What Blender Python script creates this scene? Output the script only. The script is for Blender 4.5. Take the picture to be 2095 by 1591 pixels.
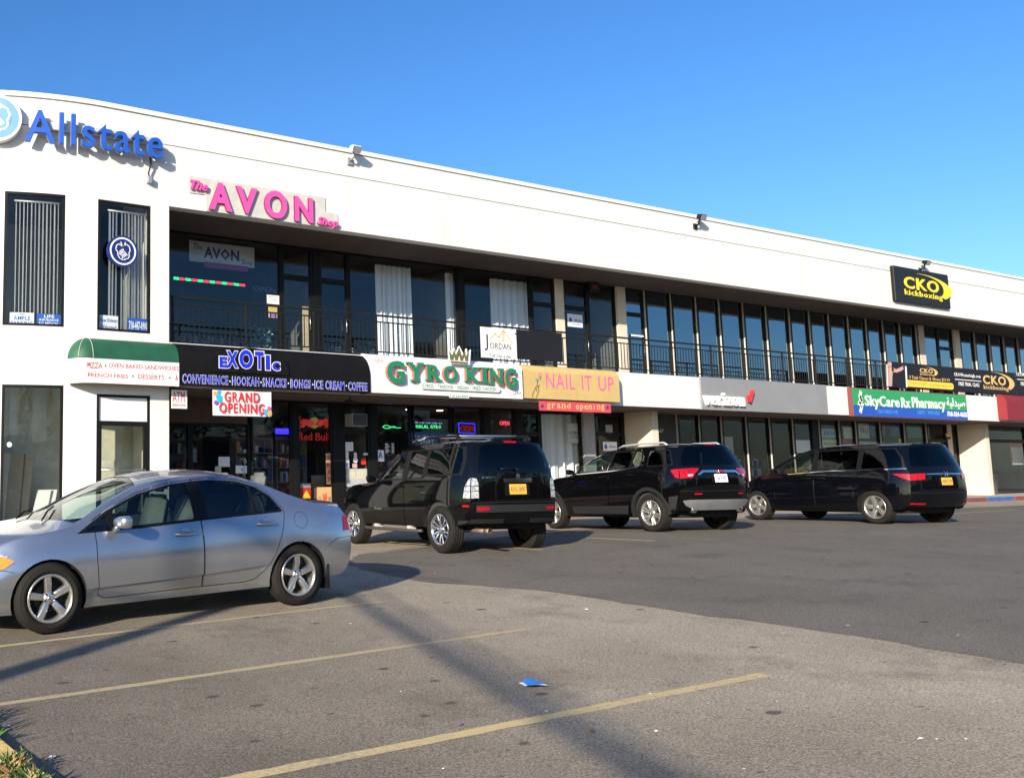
import bpy, bmesh, math, random
from mathutils import Vector, Matrix
from mathutils.geometry import delaunay_2d_cdt
random.seed(7)
R_ = math.radians
for o in list(bpy.data.objects):
    bpy.data.objects.remove(o)
S = bpy.context.scene
COL = S.collection

# ------------------------------------------------------------------ camera
# The camera stands at the origin of the plan, eye 1.205 m above the pavement
# in front of the shops.  x runs along the facade, y goes into the building.
EYE = 1.205
CX = Vector((0.88218893, 0.04716784, 0.46852735))
CY = Vector((-0.47085709, 0.10108597, 0.87639901))
CU = Vector((-0.0060237, -0.99375894, 0.11138623))
PX, PY, FOC = 450.0, 752.4, 1923.1
cd = bpy.data.cameras.new('camera')
cam = bpy.data.objects.new('camera', cd)
COL.objects.link(cam)
right = Vector((CX[0], CY[0], CU[0])).normalized()
fwd = Vector((CX[2], CY[2], CU[2])).normalized()
up = right.cross(fwd).normalized()
mw = Matrix((right, up, -fwd)).transposed().to_4x4()
mw.translation = (0, 0, EYE)
cam.matrix_world = mw
cd.sensor_width = 36
cd.lens = FOC / 2095 * 36
cd.shift_x = (1047.5 - PX) / 2095
cd.shift_y = -(795.5 - PY) / 2095
cd.clip_start = 0.05
cd.clip_end = 3000
S.camera = cam

# ------------------------------------------------------------------ light
SUN_AZ = R_(31.0)      # shadows run this way, from +x towards +y
SUN_EL = R_(19.6)
w = bpy.data.worlds.new('World')
S.world = w
w.use_nodes = True
nt = w.node_tree
nt.nodes.clear()
sky = nt.nodes.new('ShaderNodeTexSky')
sky.sky_type = 'NISHITA'
sky.sun_disc = False
sky.sun_elevation = SUN_EL
sky.sun_rotation = R_(270 - 31.0)
sky.altitude = 0
sky.air_density = 1.0
sky.dust_density = 0.8
sky.ozone_density = 4.5
bg = nt.nodes.new('ShaderNodeBackground')
bg.inputs[1].default_value = 0.10
wo = nt.nodes.new('ShaderNodeOutputWorld')
hs = nt.nodes.new('ShaderNodeHueSaturation')
hs.inputs['Hue'].default_value = 0.506
hs.inputs['Saturation'].default_value = 1.18
hs.inputs['Value'].default_value = 1.26
nt.links.new(sky.outputs[0], hs.inputs['Color'])
nt.links.new(hs.outputs[0], bg.inputs[0])
nt.links.new(bg.outputs[0], wo.inputs[0])
sl = bpy.data.lights.new('sun', 'SUN')
sl.energy = 5.0
sl.angle = R_(0.53)
sl.color = (1.0, 0.90, 0.74)
sun = bpy.data.objects.new('sun', sl)
COL.objects.link(sun)
d = Vector((math.cos(SUN_EL) * math.cos(SUN_AZ), math.cos(SUN_EL) * math.sin(SUN_AZ), -math.sin(SUN_EL)))
sun.rotation_euler = d.to_track_quat('-Z', 'Y').to_euler()
sun.location = (-40, -30, 40)
S.view_settings.view_transform = 'Standard'
S.view_settings.look = 'None'
S.view_settings.gamma = 1
S.view_settings.exposure = 0.75
S.cycles.max_bounces = 8
S.cycles.transparent_max_bounces = 16
S.cycles.caustics_reflective = False
S.cycles.caustics_refractive = False
S.cycles.use_denoising = True

# ------------------------------------------------------------------ surveying helpers
def ray(u, v):
    c = Vector((u - PX, v - PY, FOC)) / FOC
    return Vector((c.dot(CX), c.dot(CY), c.dot(CU)))
def at(u, v, y):
    """point of the vertical plane y=const seen at photo position u, v"""
    r = ray(u, v)
    r = r * (y / r[1])
    return Vector((r[0], y, r[2] + EYE))
def xat(u, y, v=700):
    return at(u, v, y)[0]
def tri_(x, xs, ys):
    if x <= xs[0]:
        return ys[0]
    for i in range(len(xs) - 1):
        if x <= xs[i + 1]:
            return ys[i] + (ys[i + 1] - ys[i]) * (x - xs[i]) / (xs[i + 1] - xs[i])
    return ys[-1]
def swell(y, a, b, c):
    if y <= a or y >= c:
        return 0.0
    t = (y - a) / (b - a) if y < b else (c - y) / (c - b)
    return t * t * (3 - 2 * t)
def gz(x, y):
    """height of the tarmac: falls towards the near left, with a low crown and a shallow gutter before the kerb"""
    k = math.log1p(math.exp((0.03 - 0.0022 * max(x, -8)) * 200)) / 200
    z = -k * min(25.0, max(0.0, 17 - y))
    return z + tri_(x, [4, 10, 14, 40], [0, -.03, .045, .03]) * swell(y, 6, 12, 15) - tri_(x, [4, 10, 16, 22, 40], [0, .11, .055, .02, 0]) * swell(y, 12.3, 15, 17.7)
def ground_at(u, v, dz=0.0):
    r = ray(u, v)
    z = -1.3
    for i in range(60):
        p = r * (z / r[2])
        z = 0.5 * z + 0.5 * (gz(p[0], p[1]) + dz - EYE)
    p = r * (z / r[2])
    return Vector((p[0], p[1], p[2] + EYE))

# ------------------------------------------------------------------ materials
MATS = {}
def new_mat(name):
    m = bpy.data.materials.new(name)
    m.use_nodes = True
    n = m.node_tree.nodes
    return m, m.node_tree, n['Principled BSDF']
def mat(name, col, rough=0.5, metal=0.0, var=0.08, scale=6.0, bump=0.0, bscale=60.0, coat=0.0, spec=0.5, emit=None, estr=1.0, coords='Object', trans=0.0):
    if name in MATS:
        return MATS[name]
    m, t, b = new_mat(name)
    b.inputs['Roughness'].default_value = rough
    b.inputs['Metallic'].default_value = metal
    b.inputs['Specular IOR Level'].default_value = spec
    b.inputs['Coat Weight'].default_value = coat
    b.inputs['Coat Roughness'].default_value = 0.03
    tc = t.nodes.new('ShaderNodeTexCoord')
    if var > 0:
        nz = t.nodes.new('ShaderNodeTexNoise')
        nz.inputs['Scale'].default_value = scale
        nz.inputs['Detail'].default_value = 5
        nz.inputs['Roughness'].default_value = 0.62
        t.links.new(tc.outputs[coords], nz.inputs['Vector'])
        cr = t.nodes.new('ShaderNodeValToRGB')
        cr.color_ramp.elements[0].position = 0.3
        cr.color_ramp.elements[1].position = 0.72
        cr.color_ramp.elements[0].color = [c * (1 - var) for c in col] + [1]
        cr.color_ramp.elements[1].color = [min(1, c * (1 + var)) for c in col] + [1]
        t.links.new(nz.outputs[0], cr.inputs[0])
        t.links.new(cr.outputs[0], b.inputs['Base Color'])
    else:
        b.inputs['Base Color'].default_value = list(col) + [1]
    if bump > 0:
        n2 = t.nodes.new('ShaderNodeTexNoise')
        n2.inputs['Scale'].default_value = bscale
        n2.inputs['Detail'].default_value = 4
        t.links.new(tc.outputs[coords], n2.inputs['Vector'])
        bp = t.nodes.new('ShaderNodeBump')
        bp.inputs['Strength'].default_value = bump
        bp.inputs['Distance'].default_value = 0.01
        t.links.new(n2.outputs[0], bp.inputs['Height'])
        t.links.new(bp.outputs[0], b.inputs['Normal'])
    if emit:
        b.inputs['Emission Color'].default_value = list(emit) + [1]
        b.inputs['Emission Strength'].default_value = estr
    MATS[name] = m
    return m
def stucco(name, col):
    """painted stucco: faint rain streaks below the coping, patched tones and a fine grain"""
    m = mat(name, col, 0.9, var=0.03, scale=0.9, bump=0.3, bscale=140)
    t = m.node_tree
    b = t.nodes['Principled BSDF']
    src = b.inputs['Base Color'].links[0].from_socket
    tc = t.nodes.new('ShaderNodeTexCoord')
    mp = t.nodes.new('ShaderNodeMapping')
    mp.inputs['Scale'].default_value = (2.6, 2.6, 0.16)
    t.links.new(tc.outputs['Object'], mp.inputs[0])
    n = t.nodes.new('ShaderNodeTexNoise')
    n.inputs['Scale'].default_value = 1.6
    n.inputs['Detail'].default_value = 6
    n.inputs['Roughness'].default_value = 0.7
    t.links.new(mp.outputs[0], n.inputs['Vector'])
    r = t.nodes.new('ShaderNodeValToRGB')
    r.color_ramp.elements[0].position = 0.56
    r.color_ramp.elements[1].position = 0.80
    r.color_ramp.elements[0].color = (1, 1, 1, 1)
    r.color_ramp.elements[1].color = (0.80, 0.77, 0.71, 1)
    t.links.new(n.outputs[0], r.inputs[0])
    x = t.nodes.new('ShaderNodeMix')
    x.data_type = 'RGBA'
    x.blend_type = 'MULTIPLY'
    x.inputs[0].default_value = 1
    t.links.new(src, x.inputs[6])
    t.links.new(r.outputs[0], x.inputs[7])
    t.links.new(x.outputs[2], b.inputs['Base Color'])
    return m
def glass(name, tint, boost=1.5, rough=0.0, dirt=0.0, sheen=(0.95, 0.98, 1)):
    if name in MATS:
        return MATS[name]
    m, t, b = new_mat(name)
    t.nodes.remove(b)
    out = t.nodes['Material Output']
    tr = t.nodes.new('ShaderNodeBsdfTransparent')
    tr.inputs[0].default_value = list(tint) + [1]
    gl = t.nodes.new('ShaderNodeBsdfGlossy')
    gl.inputs['Roughness'].default_value = rough
    gl.inputs[0].default_value = list(sheen) + [1]
    # Schlick reflectance that is the same from both sides of the pane
    ge = t.nodes.new('ShaderNodeNewGeometry')
    dt = t.nodes.new('ShaderNodeVectorMath')
    dt.operation = 'DOT_PRODUCT'
    t.links.new(ge.outputs['Incoming'], dt.inputs[0])
    t.links.new(ge.outputs['Normal'], dt.inputs[1])
    def mth(op, a, b_=None):
        q = t.nodes.new('ShaderNodeMath')
        q.operation = op
        q.use_clamp = op in ('POWER', 'MULTIPLY_ADD')
        for k, x in enumerate((a, b_)):
            if x is None:
                continue
            if isinstance(x, (int, float)):
                q.inputs[k].default_value = x
            else:
                t.links.new(x, q.inputs[k])
        return q
    ab = mth('ABSOLUTE', dt.outputs['Value'])
    om = mth('SUBTRACT', 1.0, ab.outputs[0])
    pw = mth('POWER', om.outputs[0], 5.0)
    mu = mth('MULTIPLY_ADD', pw.outputs[0], 0.93 * min(boost, 1.0))
    mu.inputs[2].default_value = 0.055 * boost
    mx = t.nodes.new('ShaderNodeMixShader')
    # panes are never perfectly flat: a slow ripple bends the reflections
    tc = t.nodes.new('ShaderNodeTexCoord')
    nz = t.nodes.new('ShaderNodeTexNoise')
    nz.inputs['Scale'].default_value = 1.1
    nz.inputs['Detail'].default_value = 1
    t.links.new(tc.outputs['Object'], nz.inputs['Vector'])
    bp = t.nodes.new('ShaderNodeBump')
    bp.inputs['Strength'].default_value = 0.25
    bp.inputs['Distance'].default_value = 0.02
    t.links.new(nz.outputs[0], bp.inputs['Height'])
    t.links.new(bp.outputs[0], gl.inputs['Normal'])
    t.links.new(mu.outputs[0], mx.inputs[0])
    t.links.new(tr.outputs[0], mx.inputs[1])
    t.links.new(gl.outputs[0], mx.inputs[2])
    last = mx
    if dirt > 0:
        df = t.nodes.new('ShaderNodeBsdfDiffuse')
        df.inputs[0].default_value = (0.6, 0.6, 0.58, 1)
        m2 = t.nodes.new('ShaderNodeMixShader')
        m2.inputs[0].default_value = dirt
        t.links.new(mx.outputs[0], m2.inputs[1])
        t.links.new(df.outputs[0], m2.inputs[2])
        last = m2
    t.links.new(last.outputs[0], out.inputs[0])
    MATS[name] = m
    return m
def asphalt(name, c0, c1, spot, seed, wear=False):
    m, t, b = new_mat(name)
    N, L = t.nodes, t.links
    tc = N.new('ShaderNodeTexCoord')
    mp = N.new('ShaderNodeMapping')
    mp.inputs['Location'].default_value = (seed, seed * 2, 0)
    L.new(tc.outputs['Object'], mp.inputs[0])
    def noise(sc, det, rg=0.6):
        n = N.new('ShaderNodeTexNoise')
        n.inputs['Scale'].default_value = sc
        n.inputs['Detail'].default_value = det
        n.inputs['Roughness'].default_value = rg
        L.new(mp.outputs[0], n.inputs['Vector'])
        return n
    def ramp(src, a, ca, bpos, cb):
        r = N.new('ShaderNodeValToRGB')
        r.color_ramp.elements[0].position = a
        r.color_ramp.elements[1].position = bpos
        r.color_ramp.elements[0].color = list(ca) + [1]
        r.color_ramp.elements[1].color = list(cb) + [1]
        L.new(src, r.inputs[0])
        return r
    def mixc(fac, a, bb, mode='MIX', f=None):
        x = N.new('ShaderNodeMix')
        x.data_type = 'RGBA'
        x.blend_type = mode
        if fac is None:
            x.inputs[0].default_value = f
        else:
            L.new(fac, x.inputs[0])
        L.new(a, x.inputs[6])
        L.new(bb, x.inputs[7])
        return x
    big = ramp(noise(0.55, 6).outputs[0], 0.3, c0, 0.72, c1)
    gr = ramp(noise(75, 3, 0.75).outputs[0], 0.36, (0.44, 0.44, 0.44), 0.68, (1.60, 1.60, 1.58))
    c = mixc(None, big.outputs[0], gr.outputs[0], 'MULTIPLY', 1.0)
    # pale chips of stone
    vo = N.new('ShaderNodeTexVoronoi')
    vo.inputs['Scale'].default_value = 42
    L.new(mp.outputs[0], vo.inputs['Vector'])
    chip = ramp(vo.outputs[0], 0.07, (1, 1, 1), 0.15, (0, 0, 0))
    sel = ramp(noise(23, 2).outputs[0], 0.58, (0, 0, 0), 0.68, (0.55, 0.55, 0.55))
    cm = mixc(None, chip.outputs[0], sel.outputs[0], 'MULTIPLY', 1.0)
    pale = N.new('ShaderNodeRGB')
    pale.outputs[0].default_value = (0.42, 0.40, 0.36, 1)
    c = mixc(cm.outputs[2], c.outputs[2], pale.outputs[0])
    if wear:
        # bays are stained darker by years of parked cars; the bleached strip runs along the aisle
        sx = N.new('ShaderNodeSeparateXYZ')
        L.new(tc.outputs['Object'], sx.inputs[0])
        wn = noise(0.8, 5, 0.65)
        w1 = N.new('ShaderNodeMath')
        w1.operation = 'MULTIPLY_ADD'
        w1.inputs[1].default_value = 4.2
        L.new(wn.outputs[0], w1.inputs[0])
        L.new(sx.outputs[0], w1.inputs[2])
        mr = N.new('ShaderNodeMapRange')
        mr.inputs[1].default_value = 4.2
        mr.inputs[2].default_value = 8.8
        mr.inputs[3].default_value = 0.54
        mr.inputs[4].default_value = 1.06
        L.new(w1.outputs[0], mr.inputs[0])
        c = mixc(None, c.outputs[2], mr.outputs[0], 'MULTIPLY', 1.0)
    # small pits and dark stones, drawn out along the rolling direction
    mp3 = N.new('ShaderNodeMapping')
    mp3.inputs['Scale'].default_value = (0.55, 1.5, 1)
    L.new(tc.outputs['Object'], mp3.inputs[0])
    v3 = N.new('ShaderNodeTexVoronoi')
    v3.inputs['Scale'].default_value = 4.6
    L.new(mp3.outputs[0], v3.inputs['Vector'])
    a3 = N.new('ShaderNodeMath')
    a3.operation = 'MULTIPLY_ADD'
    a3.inputs[1].default_value = 0.22
    L.new(noise(14, 3).outputs[0], a3.inputs[0])
    L.new(v3.outputs[0], a3.inputs[2])
    pit = ramp(a3.outputs[0], 0.150, (0.75, 0.75, 0.75), 0.185, (0, 0, 0))
    pc_ = N.new('ShaderNodeRGB')
    pc_.outputs[0].default_value = [q * 0.8 for q in spot] + [1]
    c = mixc(pit.outputs[0], c.outputs[2], pc_.outputs[0])
    # oil drips and gum: scattered dark blots
    mp2 = N.new('ShaderNodeMapping')
    mp2.inputs['Scale'].default_value = (1.0, 1.6, 1)
    mp2.inputs['Location'].default_value = (seed * 3, 1, 0)
    L.new(tc.outputs['Object'], mp2.inputs[0])
    vs = N.new('ShaderNodeTexVoronoi')
    vs.inputs['Scale'].default_value = 1.7
    L.new(mp2.outputs[0], vs.inputs['Vector'])
    wob = noise(9, 3)
    add = N.new('ShaderNodeMath')
    add.operation = 'MULTIPLY_ADD'
    add.inputs[1].default_value = 0.16
    L.new(wob.outputs[0], add.inputs[0])
    L.new(vs.outputs[0], add.inputs[2])
    blot = ramp(add.outputs[0], 0.145, (0.85, 0.85, 0.85), 0.190, (0, 0, 0))
    dark = N.new('ShaderNodeRGB')
    dark.outputs[0].default_value = list(spot) + [1]
    c = mixc(blot.outputs[0], c.outputs[2], dark.outputs[0])
    # broad worn stains
    st = ramp(noise(0.9, 5, 0.7).outputs[0], 0.54, (0, 0, 0), 0.74, (0.55, 0.55, 0.55))
    c = mixc(st.outputs[0], c.outputs[2], dark.outputs[0])
    L.new(c.outputs[2], b.inputs['Base Color'])
    b.inputs['Roughness'].default_value = 0.9
    b.inputs['Specular IOR Level'].default_value = 0.25
    bn = noise(120, 2)
    bp = N.new('ShaderNodeBump')
    bp.inputs['Strength'].default_value = 0.55
    bp.inputs['Distance'].default_value = 0.006
    L.new(bn.outputs[0], bp.inputs['Height'])
    L.new(bp.outputs[0], b.inputs['Normal'])
    MATS[name] = m
    return m
def paint_line(name, col, under):
    """worn road paint: lets the asphalt colour through in scuffed patches"""
    m, t, b = new_mat(name)
    N, L = t.nodes, t.links
    tc = N.new('ShaderNodeTexCoord')
    n1 = N.new('ShaderNodeTexNoise')
    n1.inputs['Scale'].default_value = 28
    n1.inputs['Detail'].default_value = 6
    n1.inputs['Roughness'].default_value = 0.8
    n2 = N.new('ShaderNodeTexNoise')
    n2.inputs['Scale'].default_value = 1.1
    n2.inputs['Detail'].default_value = 3
    L.new(tc.outputs['Object'], n1.inputs['Vector'])
    L.new(tc.outputs['Object'], n2.inputs['Vector'])
    ad = N.new('ShaderNodeMath')
    ad.operation = 'MULTIPLY_ADD'
    ad.inputs[1].default_value = 1.0
    L.new(n1.outputs[0], ad.inputs[0])
    hf = N.new('ShaderNodeMath')
    hf.operation = 'MULTIPLY'
    hf.inputs[1].default_value = 0.55
    L.new(n2.outputs[0], hf.inputs[0])
    L.new(hf.outputs[0], ad.inputs[2])
    r = N.new('ShaderNodeValToRGB')
    r.color_ramp.elements[0].position = 0.76
    r.color_ramp.elements[1].position = 1.0
    r.color_ramp.elements[0].color = list(col) + [1]
    r.color_ramp.elements[1].color = list(under) + [1]
    L.new(ad.outputs[0], r.inputs[0])
    L.new(r.outputs[0], b.inputs['Base Color'])
    b.inputs['Roughness'].default_value = 0.85
    MATS[name] = m
    return m

# ------------------------------------------------------------------ mesh helpers
class MB:
    def __init__(s):
        s.v, s.f, s.m, s.sm = [], [], [], []
    def add(s, vs, fs, mi=0, smooth=False):
        o = len(s.v)
        s.v += [tuple(p) for p in vs]
        for f in fs:
            s.f.append([i + o for i in f])
            s.m.append(mi)
            s.sm.append(smooth)
        return s
    def box(s, x0, x1, y0, y1, z0, z1, mi=0):
        return s.add([(x0, y0, z0), (x1, y0, z0), (x1, y1, z0), (x0, y1, z0), (x0, y0, z1), (x1, y0, z1), (x1, y1, z1), (x0, y1, z1)],
                     [(0, 3, 2, 1), (4, 5, 6, 7), (0, 1, 5, 4), (1, 2, 6, 5), (2, 3, 7, 6), (3, 0, 4, 7)], mi)
    def bbox(s, x0, x1, y0, y1, z0, z1, r=0.01, mi=0):
        """box with chamfered edges"""
        r = min(r, (x1 - x0) / 2.01, (y1 - y0) / 2.01, (z1 - z0) / 2.01)
        bm = bmesh.new()
        bmesh.ops.create_cube(bm, size=1)
        for q in bm.verts:
            q.co = Vector(((x0 + x1) / 2 + q.co.x * (x1 - x0), (y0 + y1) / 2 + q.co.y * (y1 - y0), (z0 + z1) / 2 + q.co.z * (z1 - z0)))
        bmesh.ops.bevel(bm, geom=bm.edges[:], offset=r, segments=2, affect='EDGES', profile=0.5)
        s.bm(bm, mi)
        return s
    def bm(s, bm, mi=0, smooth=False, M=None):
        bm.verts.index_update()
        s.add([(M @ q.co if M else q.co) for q in bm.verts], [[q.index for q in f.verts] for f in bm.faces], mi, smooth)
        bm.free()
        return s
    def quad(s, a, b, c, d, mi=0):
        return s.add([a, b, c, d], [(0, 1, 2, 3)], mi)
    def prism(s, pts, off, mi=0):
        """extrude the polygon pts (3-D, in order) by the vector off"""
        n = len(pts)
        off = Vector(off)
        vs = [Vector(p) for p in pts] + [Vector(p) + off for p in pts]
        fs = [list(range(n)), list(range(2 * n - 1, n - 1, -1))]
        fs += [(i, (i + 1) % n, (i + 1) % n + n, i + n) for i in range(n)]
        return s.add(vs, fs, mi)
    def tube(s, path, r, n=8, mi=0, cap=True, radii=None, smooth=True):
        path = [Vector(p) for p in path]
        rings = []
        prev = None
        for i, p in enumerate(path):
            t = (path[min(i + 1, len(path) - 1)] - path[max(i - 1, 0)])
            if t.length < 1e-9:
                t = Vector((0, 0, 1))
            t.normalize()
            if prev is None:
                a = t.cross(Vector((0, 0, 1)))
                if a.length < 1e-3:
                    a = t.cross(Vector((1, 0, 0)))
            else:
                a = prev - t * prev.dot(t)
            a.normalize()
            prev = a
            b = t.cross(a)
            rr = radii[i] if radii else r
            rings.append([p + a * (rr * math.cos(2 * math.pi * k / n)) + b * (rr * math.sin(2 * math.pi * k / n)) for k in range(n)])
        vs = [q for rg in rings for q in rg]
        fs = []
        for i in range(len(path) - 1):
            for k in range(n):
                fs.append((i * n + k, i * n + (k + 1) % n, (i + 1) * n + (k + 1) % n, (i + 1) * n + k))
        s.add(vs, fs, mi, smooth)
        if cap:
            o = len(s.v) - len(vs)
            s.f.append([o + k for k in range(n)][::-1]); s.m.append(mi); s.sm.append(False)
            o2 = o + (len(path) - 1) * n
            s.f.append([o2 + k for k in range(n)]); s.m.append(mi); s.sm.append(False)
        return s
    def lathe(s, prof, c, axis='y', n=32, mi=0, smooth=True, a0=0, a1=2 * math.pi):
        """profile of (radius, along) turned about an axis through c"""
        full = abs(a1 - a0 - 2 * math.pi) < 1e-6
        m = n if full else n + 1
        vs = []
        for k in range(m):
            a = a0 + (a1 - a0) * k / n
            ca, sa = math.cos(a), math.sin(a)
            for r, h in prof:
                if axis == 'y':
                    vs.append((c[0] + r * ca, c[1] + h, c[2] + r * sa))
                elif axis == 'z':
                    vs.append((c[0] + r * ca, c[1] + r * sa, c[2] + h))
                else:
                    vs.append((c[0] + h, c[1] + r * ca, c[2] + r * sa))
        P = len(prof)
        fs = []
        for k in range(n):
            k2 = (k + 1) % m
            for j in range(P - 1):
                fs.append((k * P + j, k2 * P + j, k2 * P + j + 1, k * P + j + 1))
        return s.add(vs, fs, mi, smooth)
    def build(s, name, mats, parent=None, loc=None, local=False):
        me = bpy.data.meshes.new(name)
        L = Vector((0, 0, 0))
        if parent is not None and not local:
            L = Vector(parent['base']) if 'base' in parent else Vector((0, 0, 0))
        if loc is not None:
            L = Vector(loc)
        me.from_pydata([(p[0] - L[0], p[1] - L[1], p[2] - L[2]) for p in s.v], [], s.f)
        if not isinstance(mats, (list, tuple)):
            mats = [mats]
        for q in mats:
            me.materials.append(q)
        me.polygons.foreach_set('material_index', s.m)
        me.polygons.foreach_set('use_smooth', s.sm)
        me.update()
        o = bpy.data.objects.new(name, me)
        COL.objects.link(o)
        if parent is not None:
            o.parent = parent
            if loc is not None:
                pl = Vector(parent['base']) if 'base' in parent else Vector((0, 0, 0))
                o.location = L - pl
        elif loc is not None:
            o.location = L
        return o
def empty(name, loc, label, cat, group=None, rotz=0):
    o = bpy.data.objects.new(name, None)
    COL.objects.link(o)
    o.location = loc
    o.rotation_euler = (0, 0, rotz)
    o.empty_display_size = 0.2
    o['base'] = [float(q) for q in loc]
    o['label'] = label
    o['category'] = cat
    if group:
        o['group'] = group
    return o
def tag(o, label, cat, group=None):
    o['label'] = label
    o['category'] = cat
    if group:
        o['group'] = group
    return o
def structure(o):
    o['kind'] = 'structure'
    return o

# lettering -----------------------------------------------------------
_tc = {}
def text_mesh(s, bold=0.0, shear=0.0, space=1.0, res=3, depth=0.0):
    key = (s, bold, shear, space, res, depth)
    if key in _tc:
        return _tc[key]
    cu = bpy.data.curves.new('lettering', 'FONT')
    cu.body = s
    cu.offset = bold
    cu.shear = shear
    cu.space_character = space
    cu.resolution_u = res
    cu.extrude = depth
    cu.align_x = 'LEFT'
    ob = bpy.data.objects.new('lettering', cu)
    COL.objects.link(ob)
    dg = bpy.context.evaluated_depsgraph_get()
    me = bpy.data.meshes.new_from_object(ob.evaluated_get(dg))
    vs = [tuple(q.co) for q in me.vertices]
    fs = [list(p.vertices) for p in me.polygons]
    bpy.data.objects.remove(ob)
    bpy.data.curves.remove(cu)
    bpy.data.meshes.remove(me)
    xs = [q[0] for q in vs] or [0, 1]
    ys = [q[1] for q in vs] or [0, 1]
    _tc[key] = (vs, fs, min(xs), max(xs), min(ys), max(ys))
    return _tc[key]
def text_on(mb, s, x0, z0, x1, z1, fn, bold=0.0, shear=0.0, space=1.0, depth=0.012, mi=0, res=3, warp=None, zbase=None):
    """fit the words into x0..x1, z0..z1; fn(x, z, h) gives the point h in front of the surface"""
    vs, fs, a0, a1, b0, b1 = text_mesh(s, bold, shear, space, res, 0.5)
    out = []
    for (a, b, c) in vs:
        tx = (a - a0) / max(1e-6, a1 - a0)
        tz = (b - b0) / max(1e-6, b1 - b0)
        x = x0 + tx * (x1 - x0)
        z = z0 + tz * (z1 - z0)
        if warp:
            x, z = warp(tx, tz, x, z)
        out.append(fn(x, z, (c + 0.5) * depth))
    mb.add(out, fs, mi)
    return mb
def flat(y):
    return lambda x, z, h: (x, y - h, z)
# ------------------------------------------------------------------ common materials
M_white = stucco('white_stucco', (0.695, 0.685, 0.655))
M_cap = mat('metal_coping', (0.80, 0.78, 0.76), 0.45, var=0.05)
M_joint = mat('joint_dark', (0.16, 0.14, 0.12), 0.9)
M_soffit = mat('brown_soffit', (0.085, 0.058, 0.05), 0.85, var=0.18, scale=1.3, bump=0.2, bscale=30)
M_black = mat('black_frame', (0.008, 0.008, 0.008), 0.5, var=0.2, scale=8, spec=.2)
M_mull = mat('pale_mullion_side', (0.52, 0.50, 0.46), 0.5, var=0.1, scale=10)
M_iron = mat('black_iron', (0.012, 0.0115, 0.011), 0.55, var=0.3, scale=12, spec=.25)
M_cream = mat('cream_stucco', (0.62, 0.55, 0.44), 0.9, var=0.10, scale=1.4, bump=0.25, bscale=120)
M_grey = mat('grey_stucco', (0.36, 0.34, 0.33), 0.9, var=0.1, scale=2, bump=0.2, bscale=120)
M_band = mat('grey_band', (0.235, 0.24, 0.25), 0.8, var=0.06, scale=1.6, bump=0.15, bscale=120)
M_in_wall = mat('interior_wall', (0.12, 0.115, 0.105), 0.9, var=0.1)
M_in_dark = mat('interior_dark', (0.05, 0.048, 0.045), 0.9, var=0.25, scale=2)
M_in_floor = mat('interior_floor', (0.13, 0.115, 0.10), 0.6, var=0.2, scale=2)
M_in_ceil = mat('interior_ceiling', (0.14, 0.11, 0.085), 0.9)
M_drywall = mat('drywall', (0.52, 0.51, 0.42), 0.95, var=0.2, scale=2.2)
M_conc = mat('concrete', (0.42, 0.39, 0.34), 0.9, var=0.16, scale=2.5, bump=0.3, bscale=70)
M_wpaint = mat('white_paint', (0.80, 0.79, 0.77), 0.5, var=0.04)
M_curtain = mat('white_curtain', (0.74, 0.74, 0.75), 0.9, var=0.05)
G_clear = glass('clear_glass', (0.90, 0.93, 0.91), 0.7)
G_shop = glass('shop_glass', (0.84, 0.87, 0.87), 0.55)
G_up = glass('upper_glass', (0.80, 0.84, 0.86), 1.15, sheen=(0.80, 0.92, 1.0))
G_tint = glass('tinted_glass', (0.14, 0.16, 0.18), 5.2, sheen=(0.66, 0.86, 1.0))

# ------------------------------------------------------------------ ground
M_lot = asphalt('old_asphalt', (0.285, 0.235, 0.172), (0.385, 0.322, 0.240), (0.075, 0.064, 0.052), 3.0, True)
M_lane = asphalt('new_asphalt', (0.137, 0.119, 0.094), (0.178, 0.155, 0.125), (0.05, 0.045, 0.04), 9.0)
def axis(a, b, fine0, fine1, fs, cs):
    xs = []
    x = a
    while x < b:
        xs.append(x)
        x += fs if fine0 <= x < fine1 else cs
    xs.append(b)
    return xs
g = MB()
gx = axis(-400, 600, -12, 50, 0.5, 14)
gy = axis(-600, 18.0, -3, 18, 0.2, 12)
gy = [q for q in gy if q < 17.7] + [17.72]
vs = [(x, y, gz(x, y)) for y in gy for x in gx]
nx = len(gx)
g.add(vs, [(j * nx + i, j * nx + i + 1, (j + 1) * nx + i + 1, (j + 1) * nx + i) for j in range(len(gy) - 1) for i in range(nx - 1)], 0, True)
structure(g.build('parking_lot', M_lot))

def drape(poly, step, dz):
    """triangulate a plan polygon and lay it on the ground"""
    xs = [p[0] for p in poly]
    ys = [p[1] for p in poly]
    pts = [Vector(p) for p in poly]
    n = len(pts)
    edges = [(i, (i + 1) % n) for i in range(n)]
    x = min(xs) + step
    while x < max(xs):
        y = min(ys) + step
        while y < max(ys):
            if inside((x, y), poly):
                pts.append(Vector((x, y)))
            y += step
        x += step
    vo, eo, fo = delaunay_2d_cdt(pts, edges, [list(range(n))], 1, 1e-5)[:3]
    return [(p[0], p[1], gz(p[0], p[1]) + dz) for p in vo], [list(f) for f in fo]
def inside(p, poly):
    x, y = p
    c = False
    n = len(poly)
    j = n - 1
    for i in range(n):
        xi, yi = poly[i][0], poly[i][1]
        xj, yj = poly[j][0], poly[j][1]
        if (yi > y) != (yj > y) and x < (xj - xi) * (y - yi) / (yj - yi) + xi:
            c = not c
        j = i
    return c
rnd = random.Random(4)
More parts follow.
